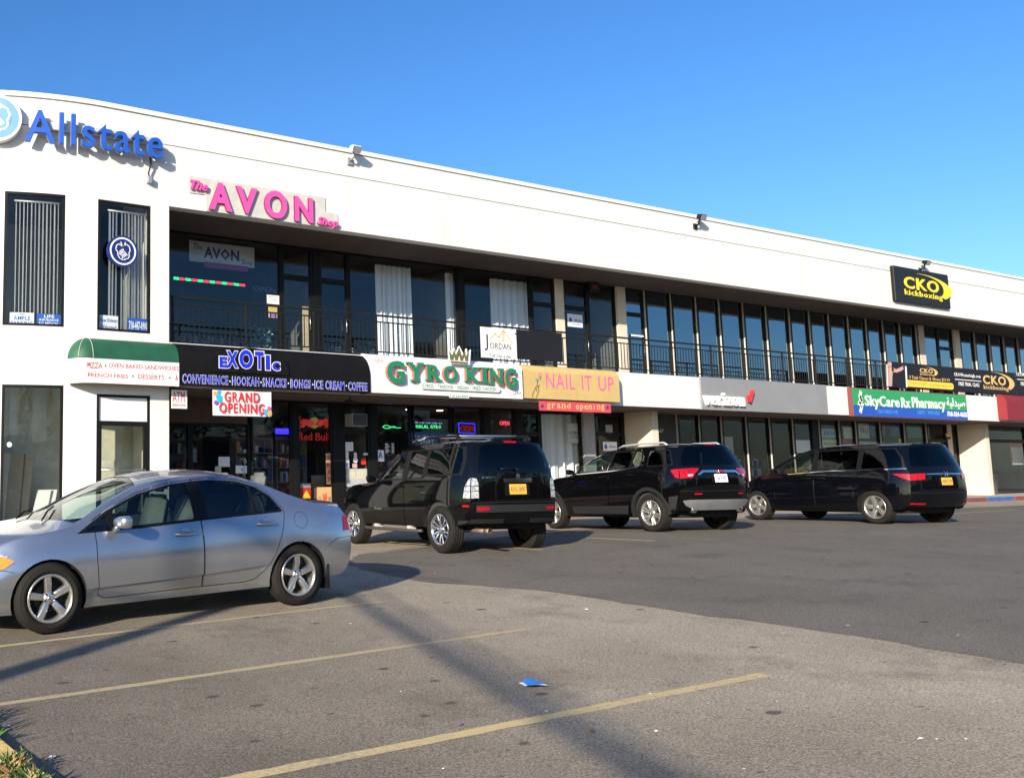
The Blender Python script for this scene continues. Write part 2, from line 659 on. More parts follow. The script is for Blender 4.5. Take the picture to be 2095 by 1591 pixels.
lane = [(8.25, -14), (8.22, 3.3), (8.3, 4.7), (8.2, 6.0), (8.2, 7.8), (7.62, 9.15), (7.75, 10.3), (8.0, 11.27), (9.0, 12.25), (11.0, 12.75), (14.5, 13.9), (18.4, 14.75), (22.7, 15.1), (30, 15.2), (62, 15.3), (62, -14)]
sub = []
for i in range(len(lane)):
    a, b = Vector(lane[i]), Vector(lane[(i + 1) % len(lane)])
    k = max(1, int((b - a).length / 0.22)) if i < 13 else 1
    for j in range(k):
        q = a + (b - a) * (j / k)
        if 0 < j:
            q += Vector((rnd.uniform(-.04, .04), rnd.uniform(-.04, .04)))
        sub.append((q.x, q.y))
v_, f_ = drape(sub, 0.45, 0.003)
o = MB().add(v_, f_, 0, True).build('resurfaced_lane', M_lane)
structure(o)

M_line = paint_line('yellow_line_paint', (0.56, 0.42, 0.19), (0.30, 0.25, 0.18))
M_line2 = paint_line('pale_line_paint', (0.44, 0.34, 0.18), (0.27, 0.225, 0.165))
def line(a, b, wd, m, dz=0.002):
    a, b = Vector(a), Vector(b)
    t = (b - a)
    n = max(2, int(t.length / 0.12))
    t.normalize()
    nn = Vector((-t.y, t.x))
    vs = []
    for i in range(n + 1):
        p = a.lerp(b, i / n)
        j1, j2 = rnd.uniform(-.006, .006), rnd.uniform(-.006, .006)
        for sgn, j in ((-1, j1), (1, j2)):
            q = p + nn * (sgn * wd / 2 + j)
            vs.append((q.x, q.y, gz(q.x, q.y) + dz))
    fs = [(2 * i, 2 * i + 2, 2 * i + 3, 2 * i + 1) for i in range(n)]
    structure(MB().add(vs, fs).build('parking_line', m))
def g2(u, v):
    p = ground_at(u, v)
    return (p.x, p.y)
line(g2(-60, 1329), g2(797, 1228), 0.075, M_line2)
line(g2(-60, 1449), g2(1087, 1285), 0.075, M_line2)
line(g2(380, 1612), g2(1566, 1379), 0.095, M_line)
line(g2(760, 1127), g2(905, 1110), 0.10, M_line2, 0.006)
line(g2(1010, 1117), g2(1110, 1125), 0.10, M_line2, 0.006)
line(g2(1200, 1100), g2(1340, 1107), 0.10, M_line2, 0.006)
line(g2(1925, 1052), g2(2080, 1043), 0.10, M_line2, 0.006)

# sidewalk and kerb -----------------------------------------------------------
SWZ = 0.13
sw = MB()
sw.box(-40, 70, 17.86, 20.4, -0.6, SWZ)
structure(sw.build('sidewalk', M_conc))
M_kred = mat('red_kerb_paint', (0.24, 0.055, 0.05), 0.7, var=0.25, scale=5)
M_kblue = mat('blue_kerb_paint', (0.045, 0.11, 0.30), 0.7, var=0.2, scale=5)
for nm, x0, x1, m in (('kerb', -40, 12, M_conc), ('kerb', 12, 41.8, M_kred), ('kerb', 41.8, 43.9, M_kblue), ('kerb', 43.9, 70, M_kred)):
    k = MB()
    k.bbox(x0 + 0.004, x1 - 0.004, 17.7, 17.857, -0.5, SWZ + 0.012, 0.02)
    structure(k.build(nm, m))

# ------------------------------------------------------------------ the building
D = 18.5               # plane of the fascia and the balcony edge
YB = 20.4              # plane of the recessed shop windows
Z_SLAB0, Z_SLAB1 = 3.08, 4.06
Z_SOF = 7.115
Z_S2, Z_S3, Z_TOP = 8.515, 9.112, 9.20
XC = 8.63              # corner where the recess starts
XEND = 62.0
ARC_X, ARC_R = 7.2, 6.5
B = empty('shopping_plaza', (30, 20, 0), 'long two-storey white stucco shopping plaza with recessed glazed shopfronts and a rounded left corner', 'building')

def arc(s, depth=0.0):
    """plan point of the front wall at run s, set back by depth; s < ARC_X is on the rounded corner"""
    if s >= ARC_X:
        return (s, D + depth)
    a = (ARC_X - s) / ARC_R
    r = ARC_R - depth
    return (ARC_X - r * math.sin(a), D + ARC_R - r * math.cos(a))
def arc_at(u, v):
    """run s and height z on the front wall at photo position u, v"""
    lo, hi = -2.0, 12.0
    for i in range(50):
        s = (lo + hi) / 2
        x, y = arc(s)
        r = ray(u, v)
        if x / y < r[0] / r[1]:
            lo = s
        else:
            hi = s
    x, y = arc(s)
    return s, r[2] * y / r[1] + EYE
def on_arc(s, z, h):
    x, y = arc(s, -h)
    return (x, y, z)

def wall_curved(mb, ss, zs, holes, thick, mi=0):
    """curved wall as cells between the breaks ss, zs; cells inside a hole are left out and get jambs"""
    def hole(s, z):
        return any(h[0] - 1e-6 < s < h[1] + 1e-6 and h[2] - 1e-6 < z < h[3] + 1e-6 for h in holes)
    for i in range(len(ss) - 1):
        for j in range(len(zs) - 1):
            sm, zm = (ss[i] + ss[i + 1]) / 2, (zs[j] + zs[j + 1]) / 2
            if hole(sm, zm):
                continue
            a, b, c, e = ss[i], ss[i + 1], zs[j], zs[j + 1]
            P = lambda s, z, dp: (*arc(s, dp), z)
            mb.quad(P(a, c, 0), P(b, c, 0), P(b, e, 0), P(a, e, 0), mi)
            mb.quad(P(b, c, thick), P(a, c, thick), P(a, e, thick), P(b, e, thick), mi)
            def gone(i2, j2):
                if i2 < 0 or j2 < 0 or i2 >= len(ss) - 1 or j2 >= len(zs) - 1:
                    return True
                return hole((ss[i2] + ss[i2 + 1]) / 2, (zs[j2] + zs[j2 + 1]) / 2)
            if gone(i - 1, j):
                mb.quad(P(a, c, thick), P(a, c, 0), P(a, e, 0), P(a, e, thick), mi)
            if gone(i + 1, j):
                mb.quad(P(b, c, 0), P(b, c, thick), P(b, e, thick), P(b, e, 0), mi)
            if gone(i, j - 1):
                mb.quad(P(a, c, thick), P(b, c, thick), P(b, c, 0), P(a, c, 0), mi)
            if gone(i, j + 1):
                mb.quad(P(a, e, 0), P(b, e, 0), P(b, e, thick), P(a, e, thick), mi)
# openings of the rounded corner, read from the photograph
w1 = (arc_at(8, 500)[0], arc_at(133, 500)[0], (arc_at(8, 667)[1] + arc_at(133, 667)[1]) / 2, (arc_at(10, 391)[1] + arc_at(136, 399)[1]) / 2)
w2 = (arc_at(199.7, 540)[0], arc_at(308.4, 540)[0], (arc_at(199, 676)[1] + arc_at(308, 682)[1]) / 2, (arc_at(200, 406)[1] + arc_at(308, 423)[1]) / 2)
gw = (arc_at(2, 900)[0], arc_at(129, 900)[0], (arc_at(5, 1072)[1] + arc_at(60, 1071)[1]) / 2, (arc_at(5, 786)[1] + arc_at(129, 788)[1]) / 2)
gd = (arc_at(197.5, 860)[0], arc_at(307.5, 860)[0], SWZ, (arc_at(200, 806)[1] + arc_at(306, 809)[1]) / 2)
holes = [w1, w2, gw, gd]
print('openings', [[round(q, 2) for q in h] for h in holes])
S0 = 2.2
brk = sorted(set([S0, XC] + [h[k] for h in holes for k in (0, 1)] + [S0 + 0.25 * i for i in range(int((XC - S0) / 0.25) + 1)]))
zbr = sorted(set([0.0, Z_S2 - 0.011] + [h[k] for h in holes for k in (2, 3)]))
wm = MB()
wall_curved(wm, brk, zbr, holes, 0.28)
long = [q for q in brk]
xs2 = long + [XEND]
for za, zb in ((Z_S2 + 0.011, Z_S3 - 0.012), (Z_S3 + 0.012, Z_TOP)):
    wall_curved(wm, xs2, [za, zb], [], 0.28)
wm.box(XC, XEND, D, D + 0.28, Z_SOF, Z_S2 - 0.011)
# the wall that closes the recess on the left and the far side walls
wm.box(XC - 0.28, XC - 0.003, D + 0.282, YB + 0.1, 0.0, Z_S2 - 0.02)
xe, ye = arc(S0)
wm.box(xe - 0.1, xe + 0.15, ye + 0.05, 30, 0, Z_TOP - 0.01)
wm.box(XEND - 0.3, XEND, D + 0.3, 30, 0, Z_TOP - 0.01)
wm.box(xe, XEND, 29.7, 30, 0, Z_TOP - 0.01)
wm.build('front_wall', M_white, B)
jm = MB()
wall_curved(jm, xs2, [Z_S2 - 0.03, Z_S2 + 0.03], [], 0.2)
o = MB()
P3 = lambda s, z, dp: (*arc(s, dp), z)
for i in range(len(xs2) - 1):
    for zc, hh in ((Z_S2, 0.0105), (Z_S3, 0.0115)):
        a, b = xs2[i], xs2[i + 1]
        o.quad(P3(a, zc - hh, .05), P3(b, zc - hh, .05), P3(b, zc + hh, .05), P3(a, zc + hh, .05))
o.build('reveal_joint', M_joint, B)
cp = MB()
for i in range(len(xs2) - 1):
    a, b = xs2[i], xs2[i + 1]
    q = [(-.025, Z_TOP - .07), (-.025, Z_TOP + .03), (.33, Z_TOP + .03), (.33, Z_TOP + .003), (-.003, Z_TOP + .003), (-.003, Z_TOP - .07)]
    for k in range(len(q)):
        (d0, z0), (d1, z1) = q[k], q[(k + 1) % len(q)]
        cp.quad(P3(a, z0, d0), P3(b, z0, d0), P3(b, z1, d1), P3(a, z1, d1))
cp.build('coping', M_cap, B)
rf = MB()
rf.box(xe + 0.2, XEND - 0.31, D + 0.9, 29.69, 8.7, 8.85)
rf.build('roof', M_conc, B)
so = MB()
so.box(XC, XEND - 0.31, D + 0.283, 29.69, Z_SOF + 0.004, Z_SOF + 0.2)
so.build('soffit', M_soffit, B)
sb = MB()
sb.box(XC, XEND, D, 29.68, Z_SLAB0, Z_SLAB1)
sb.build('balcony_slab', [M_white], B)
us = MB()
us.box(XC + 0.001, XEND - 0.31, D + 0.05, YB, Z_SLAB0 - 0.03, Z_SLAB0 - 0.002)
us.build('lower_soffit', M_soffit, B)
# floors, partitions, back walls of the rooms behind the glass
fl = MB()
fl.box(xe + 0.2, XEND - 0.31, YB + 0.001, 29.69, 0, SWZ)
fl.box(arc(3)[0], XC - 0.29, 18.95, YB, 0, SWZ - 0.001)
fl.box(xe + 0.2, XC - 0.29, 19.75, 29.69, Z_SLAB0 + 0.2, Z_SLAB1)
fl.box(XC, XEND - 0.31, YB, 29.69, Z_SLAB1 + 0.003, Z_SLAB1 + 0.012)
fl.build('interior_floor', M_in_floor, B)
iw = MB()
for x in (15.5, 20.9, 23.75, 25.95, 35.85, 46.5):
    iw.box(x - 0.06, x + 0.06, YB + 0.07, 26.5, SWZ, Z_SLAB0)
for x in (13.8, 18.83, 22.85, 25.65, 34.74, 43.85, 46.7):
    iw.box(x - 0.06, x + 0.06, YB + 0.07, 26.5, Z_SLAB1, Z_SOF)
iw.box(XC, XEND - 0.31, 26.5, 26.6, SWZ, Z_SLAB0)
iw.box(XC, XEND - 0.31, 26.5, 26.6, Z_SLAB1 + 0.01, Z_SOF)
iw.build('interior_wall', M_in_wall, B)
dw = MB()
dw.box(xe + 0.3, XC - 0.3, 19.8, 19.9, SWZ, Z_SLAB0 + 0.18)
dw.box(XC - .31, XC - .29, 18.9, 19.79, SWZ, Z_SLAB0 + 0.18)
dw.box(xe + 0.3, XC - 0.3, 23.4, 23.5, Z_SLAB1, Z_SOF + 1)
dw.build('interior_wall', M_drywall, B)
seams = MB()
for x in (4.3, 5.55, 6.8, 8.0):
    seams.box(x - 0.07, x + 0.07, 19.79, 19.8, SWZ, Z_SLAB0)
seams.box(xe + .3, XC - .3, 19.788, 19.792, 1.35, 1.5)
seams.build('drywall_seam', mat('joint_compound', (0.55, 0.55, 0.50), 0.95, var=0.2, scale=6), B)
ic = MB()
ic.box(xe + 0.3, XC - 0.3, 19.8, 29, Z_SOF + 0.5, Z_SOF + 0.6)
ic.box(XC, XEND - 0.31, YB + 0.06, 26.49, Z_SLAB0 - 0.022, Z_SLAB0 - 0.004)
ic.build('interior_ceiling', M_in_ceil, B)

# ---- windows of the rounded corner
def corner_window(h, name, pane_m, bars=(), sill=True):
    s0, s1, z0, z1 = h
    f = MB()
    n = 8
    fw = 0.055
    def bar(a, b, c, e, d0=0.012, d1=0.09):
        k = max(1, int((b - a) / 0.2))
        for i in range(k):
            p, q = a + (b - a) * i / k, a + (b - a) * (i + 1) / k
            A = [(*arc(p, d0), c), (*arc(q, d0), c), (*arc(q, d0), e), (*arc(p, d0), e)]
            Bk = [(*arc(p, d1), c), (*arc(q, d1), c), (*arc(q, d1), e), (*arc(p, d1), e)]
            f.add(A + Bk, [(0, 1, 2, 3), (7, 6, 5, 4), (3, 2, 6, 7), (0, 4, 5, 1), (1, 5, 6, 2), (0, 3, 7, 4)])
    e = 0.001
    bar(s0 + e, s0 + fw, z0 + e, z1 - e)
    bar(s1 - fw, s1 - e, z0 + e, z1 - e)
    bar(s0 + fw, s1 - fw, z0 + e, z0 + fw)
    bar(s0 + fw, s1 - fw, z1 - fw, z1 - e)
    for (a, b, c, q) in bars:
        bar(a, b, c, q)
    fr = f.build(name, M_black, B, loc=(*arc((s0 + s1) / 2), z0))
    p = MB()
    for i in range(n):
        a, b = s0 + fw + (s1 - s0 - 2 * fw) * i / n, s0 + fw + (s1 - s0 - 2 * fw) * (i + 1) / n
        p.quad((*arc(a, .05), z0 + fw), (*arc(b, .05), z0 + fw), (*arc(b, .05), z1 - fw), (*arc(a, .05), z1 - fw))
    for q in p.v:
        pass
    po = p.build('pane', pane_m, None, loc=(*arc((s0 + s1) / 2), z0))
    po.location = (0, 0, 0)
    po.parent = fr
    return fr
corner_window(w1, 'window', G_clear)
corner_window(w2, 'window', G_clear)
corner_window(gw, 'window', G_clear)
zt = arc_at(250, 866)[1]
dr = corner_window(gd, 'door', G_clear, bars=[(gd[0] + .055, gd[1] - .055, zt - 0.05, zt + 0.05), (gd[0] + .055, gd[0] + .12, SWZ, zt - .05), (gd[1] - .14, gd[1] - .055, SWZ, zt - .05), (gd[0] + .12, gd[1] - .14, SWZ + .06, SWZ + .26)])
tp = MB()
tp.add([(*arc(gd[0] + .06, .045), zt + .052), (*arc(gd[1] - .06, .045), zt + .052), (*arc(gd[1] - .06, .045), gd[3] - .056), (*arc(gd[0] + .06, .045), gd[3] - .056),
        (*arc(gd[0] + .06, .06), zt + .052), (*arc(gd[1] - .06, .06), zt + .052), (*arc(gd[1] - .06, .06), gd[3] - .056), (*arc(gd[0] + .06, .06), gd[3] - .056)],
       [(0, 1, 2, 3), (7, 6, 5, 4)])
q = tp.build('transom_panel', M_wpaint, None, loc=dr.location + Vector(B['base']))
q.location = (0, 0, 0); q.parent = dr
zh = arc_at(250, 961)[1]
tp = MB()
tp.tube([(*arc(gd[0] + .1, -.03), zh), (*arc(gd[1] - .12, -.03), zh)], 0.017)
for s in (gd[0] + .14, gd[1] - .16):
    tp.tube([(*arc(s, -.03), zh), (*arc(s, .04), zh)], 0.012)
q = tp.build('handle', mat('steel', (0.55, 0.55, 0.55), 0.3, metal=1, var=0.1), None, loc=dr.location + Vector(B['base']))
q.location = (0, 0, 0); q.parent = dr

# ---- recessed shopfronts
def child(mb, name, m, par):
    """sub-part: the mesh keeps the origin of its parent part"""
    o = mb.build(name, m, None, loc=par['org'])
    o.location = (0, 0, 0)
    o.parent = par
    return o
def shop_window(x0, x1, z0, z1, pane_m, fw=0.05, fm=None, y=YB, rails=(), name='window', yoff=0.0, handle=None):
    f = MB()
    y0, y1 = y - 0.045, y + 0.06
    f.box(x0, x0 + fw, y0, y1, z0, z1)
    f.box(x1 - fw, x1, y0, y1, z0, z1)
    f.box(x0 + fw, x1 - fw, y0 + .003, y1, z0, z0 + fw)
    f.box(x0 + fw, x1 - fw, y0 + .003, y1, z1 - fw, z1)
    for (a, b) in rails:
        f.box(x0 + fw, x1 - fw, y0 + .003, y1, a, b)
    org = ((x0 + x1) / 2, y, z0)
    fr = f.build(name, fm or M_black, B, loc=org)
    fr['org'] = list(org)
    p = MB()
    j = [rnd.uniform(-.007, .007) for _ in range(3)]      # no two panes sit quite true in their frames
    p.quad((x0 + fw, y + j[0], z0 + fw), (x1 - fw, y + j[1], z0 + fw), (x1 - fw, y + j[1] + j[2], z1 - fw), (x0 + fw, y + j[0] + j[2], z1 - fw))
    child(p, 'pane', pane_m, fr)
    if handle:
        hx, hz = handle
        h = MB()
        h.tube([(hx, y - .05, hz - .18), (hx, y - .10, hz - .18), (hx, y - .10, hz + .18), (hx, y - .05, hz + .18)], 0.012)
        child(h, 'handle', mat('steel', (0.55, 0.55, 0.55), 0.3, metal=1, var=0.1), fr)
    return fr
U0, U1 = Z_SLAB1 + 0.02, Z_SOF
def upper_win(x0, x1, m=G_up, fm=None):
    return shop_window(x0 - .05, x1 + .05, U0, U1, m, 0.05, fm)
def upper_door(x0, x1, m=G_up):
    return shop_window(x0 - .05, x1 + .05, U0, U1, m, 0.07, None, rails=((6.21, 6.34), (U0 + .07, U0 + .27)), name='door', handle=(x1 - .08, 5.1))
def mullion(x, hw, z0, z1):
    mb = MB()
    mb.box(x - hw, x + hw, YB - .10, YB + .05, z0, z1)
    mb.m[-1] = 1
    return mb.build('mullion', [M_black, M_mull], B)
def post(x0, x1, z0, z1, m=M_black, y0=YB - .06, y1=YB + .07, name='post'):
    return MB().box(x0, x1, y0, y1, z0, z1).build(name, m, B)
upper_win(8.7, 12.65)
upper_door(12.76, 13.62)
post(13.675, 13.875, U0, U1)
upper_door(13.93, 14.78)
upper_win(14.89, 18.66)
post(18.715, 18.905, U0, U1)
upper_win(18.96, 21.56)
upper_door(21.68, 22.56)
post(22.615, 22.975, U0, U1, M_cream, YB - .08, name='column')
upper_door(23.04, 24.03)
upper_win(24.15, 25.30)
post(25.36, 25.76, U0, U1, M_cream, YB - .12, name='column')
upper_door(25.83, 26.67, G_tint)
ms = [26.78, 28.09, 29.40, 30.66, 31.99, 33.33, 34.74, 36.0, 37.26, 38.56, 39.81, 41.01, 42.25, 43.5]
for i in range(len(ms) - 1):
    shop_window(ms[i] + .05, ms[i + 1] - .05, U0, U1, G_tint, 0.045)
mm = MB()
for x in ms:
    hw = 0.05 if x not in (26.78, 34.74, 43.5) else 0.10
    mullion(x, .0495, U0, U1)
post(43.56, 43.98, U0, U1, M_cream, YB - .12, name='column')
shop_window(44.0, 45.2, U0, U1, G_tint)
shop_window(45.22, 46.4, U0, U1, G_tint, 0.07, None, rails=((6.21, 6.34), (U0 + .07, U0 + .27)), name='door')
post(46.42, 46.86, U0, U1, M_cream, YB - .12, name='column')
x = 46.95
while x < 60:
    shop_window(x + .05, x + 1.25, U0, U1, G_tint, 0.045)
    mullion(x, .045, U0, U1)
    x += 1.3
# lower floor
L0, L1 = SWZ + 0.002, Z_SLAB0 - 0.035
hp = MB()
hp.box(XC + .002, 11.66, YB - 0.03, YB + 0.05, 2.42, L1)
hp.build('header_panel', mat('brown_panel', (0.075, 0.042, 0.027), 0.6, var=0.25, scale=3), B)
shop_window(8.66, 10.05, L0, 2.415, G_shop)
shop_window(10.06, 11.72, L0, 2.415, G_shop, .07, rails=((L0 + .07, L0 + .3),), name='door', handle=(11.5, 1.3))
shop_window(11.76, 12.97, L0, L1, G_shop)
post(12.975, 13.13, L0, L1)
shop_window(13.135, 14.2, L0, L1, G_shop)
post(14.205, 14.55, L0, L1)
shop_window(14.555, 15.42, L0, L1, G_shop, .06, rails=((2.26, 2.34),), name='door')
post(15.425, 15.62, L0, L1)
shop_window(15.625, 16.84, L0, L1, G_shop)
shop_window(16.9, 18.3, L0, L1, G_shop)
shop_window(18.36, 19.5, L0, L1, G_shop)
post(19.505, 19.72, L0, L1)
shop_window(19.725, 20.74, L0, L1, G_shop)
post(20.745, 20.98, L0, L1, M_black)
shop_window(20.985, 21.74, L0, L1, G_shop, .06, rails=((2.26, 2.36),), name='door', handle=(21.6, 1.25))
shop_window(21.76, 23.52, L0, L1, G_clear)
post(23.53, 24.02, L0, L1, M_grey, YB - .12, name='column')
shop_window(24.03, 25.45, L0, L1, G_shop, .12, rails=((2.3, 2.4), (L0 + .12, .6)), name='door', handle=(24.3, 1.25))
MB().box(25.52, 25.82, 19.4, YB - .01, SWZ, Z_SLAB0 - .032).build('wing_wall', M_cream, B)
MB().box(46.15, 46.45, 19.4, YB - .01, SWZ, Z_SLAB0 - .032).build('wing_wall', M_cream, B)
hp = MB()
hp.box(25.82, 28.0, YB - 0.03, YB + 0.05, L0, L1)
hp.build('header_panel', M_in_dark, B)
ls = [28.05, 29.19, 30.36, 31.74, 33.09, 34.46, 35.7]
for i in range(len(ls) - 1):
    shop_window(ls[i] + .045, ls[i + 1] - .045, L0, L1, G_shop, 0.03)
for x in ls[:-1]:
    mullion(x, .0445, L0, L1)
post(35.66, 36.05, L0, L1)
ls = [36.1, 37.41, 38.52, 40.2, 41.95, 43.6]
for i in range(len(ls) - 1):
    shop_window(ls[i] + .045, ls[i + 1] - .045, L0, L1, G_shop, 0.04)
for x in ls:
    mullion(x, .0445, L0, L1)
shop_window(43.66, 45.25, L0, L1, G_shop, .08, rails=((2.3, 2.4),), name='door')
post(45.26, 45.6, L0, L1, M_cream)
shop_window(45.62, 46.1, L0, L1, G_clear, .05)
shop_window(46.5, 48.4, L0, 2.4, G_clear, .07, M_mull, name='door', rails=((2.0, 2.08),))
shop_window(46.5, 52, 2.42, L1, G_shop, .06)
shop_window(48.45, 52, L0, 2.4, G_clear, .06)
shop_window(52.05, 60, L0, L1, G_shop, .06)
# grey panel over the slab front
x0, x1 = xat(1434.5, D - .06, 800), xat(1692, D - .06, 810)
gb = MB()
gb.bbox(x0, x1, D - .06, D - .002, Z_SLAB0 - .02, Z_SLAB1 + .015, .006)
gb.build('fascia_panel', M_band, B)

# ------------------------------------------------------------------ balcony railing
RY = 18.62
RL = empty('balcony_railing', (9, RY, Z_SLAB1), 'black iron railing with thin upright bars along the upper walkway', 'railing')
zr = 5.10
ra = MB()
ra.bbox(XC + .02, XEND - .4, RY - .03, RY + .03, zr - .02, zr + .025, .006)
ra.build('top_rail', M_iron, RL)
x = 8.77
first = None
k = 0
while x < XEND - 1:
    p = MB()
    p.bbox(x - .024, x + .024, RY - .024, RY + .024, Z_SLAB1 - .001, zr - .021, .004)
    p.bbox(x - .06, x + .06, RY - .06, RY + .06, Z_SLAB1 - .002, Z_SLAB1 + .012, .003)
    p.build('post', M_iron, RL, loc=(x, RY, Z_SLAB1))
    q = MB()
    q.box(x + .026, x + 1.845, RY - .014, RY + .014, 4.925, 4.955)
    q.box(x + .026, x + 1.845, RY - .014, RY + .014, 4.17, 4.20)
    nb = 14
    for i in range(1, nb):
        xx = x + 1.871 * i / nb
        q.box(xx - .008, xx + .008, RY - .008, RY + .008, 4.201, 4.924)
    q.build('bar_panel', M_iron, RL, loc=(x, RY, Z_SLAB1))
    x += 1.871
# ------------------------------------------------------------------ signs, awnings and shop dressing
C_blue = mat('sign_blue', (0.018, 0.095, 0.46), 0.45, var=0.06)
C_navy = mat('sign_navy', (0.012, 0.026, 0.16), 0.4, var=0.05)
C_pink = mat('sign_pink', (0.78, 0.085, 0.36), 0.5, var=0.05)
C_plum = mat('sign_plum', (0.20, 0.012, 0.07), 0.6)
C_board = mat('weathered_board', (0.54, 0.52, 0.48), 0.8, var=0.12, scale=4)
C_black = mat('sign_black', (0.012, 0.012, 0.013), 0.5, var=0.15, spec=.25)
C_cloth = mat('black_awning_cloth', (0.006, 0.006, 0.007), 0.7, var=0.25, scale=3, spec=.15)
C_yellow = mat('sign_yellow', (0.84, 0.66, 0.02), 0.5)
C_gold = mat('sign_gold', (0.72, 0.46, 0.14), 0.5)
C_white = mat('sign_white', (0.80, 0.79, 0.77), 0.55, var=0.03)
C_red = mat('sign_red', (0.66, 0.03, 0.03), 0.5)
C_green = mat('awning_green', (0.012, 0.085, 0.042), 0.6, var=0.15, scale=3)
C_lgreen = mat('sign_green', (0.012, 0.20, 0.10), 0.5)
C_rim = mat('sign_return_red', (0.55, 0.10, 0.07), 0.5)
C_txt = mat('print_dark', (0.03, 0.03, 0.035), 0.6)
C_metal = mat('galvanised_metal', (0.45, 0.45, 0.46), 0.45, metal=0.6, var=0.15)

def rect(u0, v0, u1, v1, y):
    """x0, x1, z0, z1 of the upright rectangle with top-left u0,v0 and bottom-right u1,v1 on the plane y"""
    a, b = at(u0, v0, y), at(u1, v1, y)
    return a[0], b[0], b[2], a[2]
def words(mb, s, u0, v0, u1, v1, y, depth=0.004, mi=0, bold=0.0, shear=0.0, space=1.0, res=2, warp=None):
    x0, x1, z0, z1 = rect(u0, v0, u1, v1, y)
    return text_on(mb, s, x0, z0, x1, z1, flat(y), bold, shear, space, depth, mi, res, warp)
def shape(mb, uv, y, depth, mi=0):
    """flat shape drawn through photo positions, on the plane y and depth thick towards the street"""
    pts = [at(u, v, y) for u, v in uv]
    return mb.prism(pts, (0, -depth, 0), mi)
def panel(u0, v0, u1, v1, y, depth, r=0.004, mb=None, mi=0):
    x0, x1, z0, z1 = rect(u0, v0, u1, v1, y)
    return (mb or MB()).bbox(x0, x1, y - depth, y, z0, z1, r, mi)
def sheet(u0, v0, u1, v1, y, name, m, label, cat, group=None, depth=0.004, wave=0.0):
    """a printed sheet as a thing of its own"""
    x0, x1, z0, z1 = rect(u0, v0, u1, v1, y)
    e = empty(name, ((x0 + x1) / 2, y, z0), label, cat, group)
    mb = MB()
    if wave:
        n, q = 24, 6
        vs = []
        for j in range(q + 1):
            for i in range(n + 1):
                t, k = i / n, j / q
                vs.append((x0 + (x1 - x0) * t, y + wave * math.sin(t * 9 + k * 2) * (0.4 + 0.6 * (1 - k)) + wave * .5 * math.sin(t * 23 + 1), z0 + (z1 - z0) * k - wave * .6 * abs(math.sin(t * math.pi * 3)) * (k > .9)))
        mb.add(vs, [(j * (n + 1) + i, j * (n + 1) + i + 1, (j + 1) * (n + 1) + i + 1, (j + 1) * (n + 1) + i) for j in range(q) for i in range(n)], 0, True)
        nn = len(vs)
    else:
        mb.box(x0, x1, y - depth, y, z0, z1)
    mb.build('sheet', m, e)
    return e, (x0, x1, z0, z1)
def swoosh(mb, pts_out, pts_in, y, depth, mi=0):
    """crescent between two rows of photo positions"""
    a = [at(u, v, y) for u, v in pts_out]
    b = [at(u, v, y) for u, v in pts_in]
    for i in range(len(a) - 1):
        mb.prism([a[i], a[i + 1], b[i + 1], b[i]], (0, -depth, 0), mi)

# --- big insurance lettering on the rounded corner --------------------------------
e = empty('channel_letter_sign', (6.8, D, 8.2), 'raised blue letters reading Allstate on the white wall at the rounded corner', 'sign')
def arc_text(mb, s, us, v0, u0, v1, u1, h0, depth, bold, mi, smi=None, space=1.0, shear=0.0):
    s0, s1 = arc_at(us[0], 270)[0], arc_at(us[1], 305)[0]
    # the letters stand off the wall, so they are measured on a wall moved forward by h0
    k = (D - h0) / D
    s0, s1 = s0 * k, s1 * k
    z0 = (arc_at(u0, v0)[1] - EYE) * k + EYE
    z1 = (arc_at(u1, v1)[1] - EYE) * k + EYE
    return text_on(mb, s, s0, z0, s1, z1, lambda x, z, h: on_arc(x, z, h0 + h), bold, shear, space, depth, mi)
mb = MB()
arc_text(mb, 'Allstate', (56, 331), 293, 82, 230, 104, 0.17, 0.09, 0.008, 0, space=1.12)
mb.build('lettering', C_blue, e)
mb = MB()
arc_text(mb, 'Allstate', (54.5, 332), 294, 82, 229, 104, 0.155, 0.03, 0.016, 0, space=1.12)
mb.build('letter_edge', C_metal, e)
mb = MB()
sa, sb_ = arc_at(64, 262)[0] * .99, arc_at(322, 292)[0] * .99
za = arc_at(200, 272)[1]
for i in range(16):
    a, b = sa + (sb_ - sa) * i / 16, sa + (sb_ - sa) * (i + 1) / 16
    A = [on_arc(a, za - .10, .04), on_arc(b, za - .10, .04), on_arc(b, za + .06, .04), on_arc(a, za + .06, .04)]
    Bq = [on_arc(a, za - .10, .13), on_arc(b, za - .10, .13), on_arc(b, za + .06, .13), on_arc(a, za + .06, .13)]
    mb.add(A + Bq, [(4, 5, 6, 7), (0, 4, 7, 3), (1, 2, 6, 5), (3, 7, 6, 2), (0, 1, 5, 4)])
mb.build('raceway', mat('raceway_grey', (0.50, 0.50, 0.48), 0.5, var=0.1), e)

s0, z0 = arc_at(303, 345)
e = empty('cable_junction_box', on_arc(s0, z0, 0), 'small metal box hanging by a cable below the last blue letter', 'junction box')
mb = MB()
mb.tube([on_arc(s0, z0 + .25, .1), on_arc(s0 + .03, z0 + .08, .09), on_arc(s0 - .02, z0 - .12, .07), on_arc(s0, z0 - .2, .06)], 0.018)
mb.build('cable', C_black, e)
x, y, z = on_arc(s0, z0 - .27, 0.07)
MB().bbox(x - .05, x + .05, y - .05, y + .06, z - .08, z + .07, .01).build('box', C_metal, e)

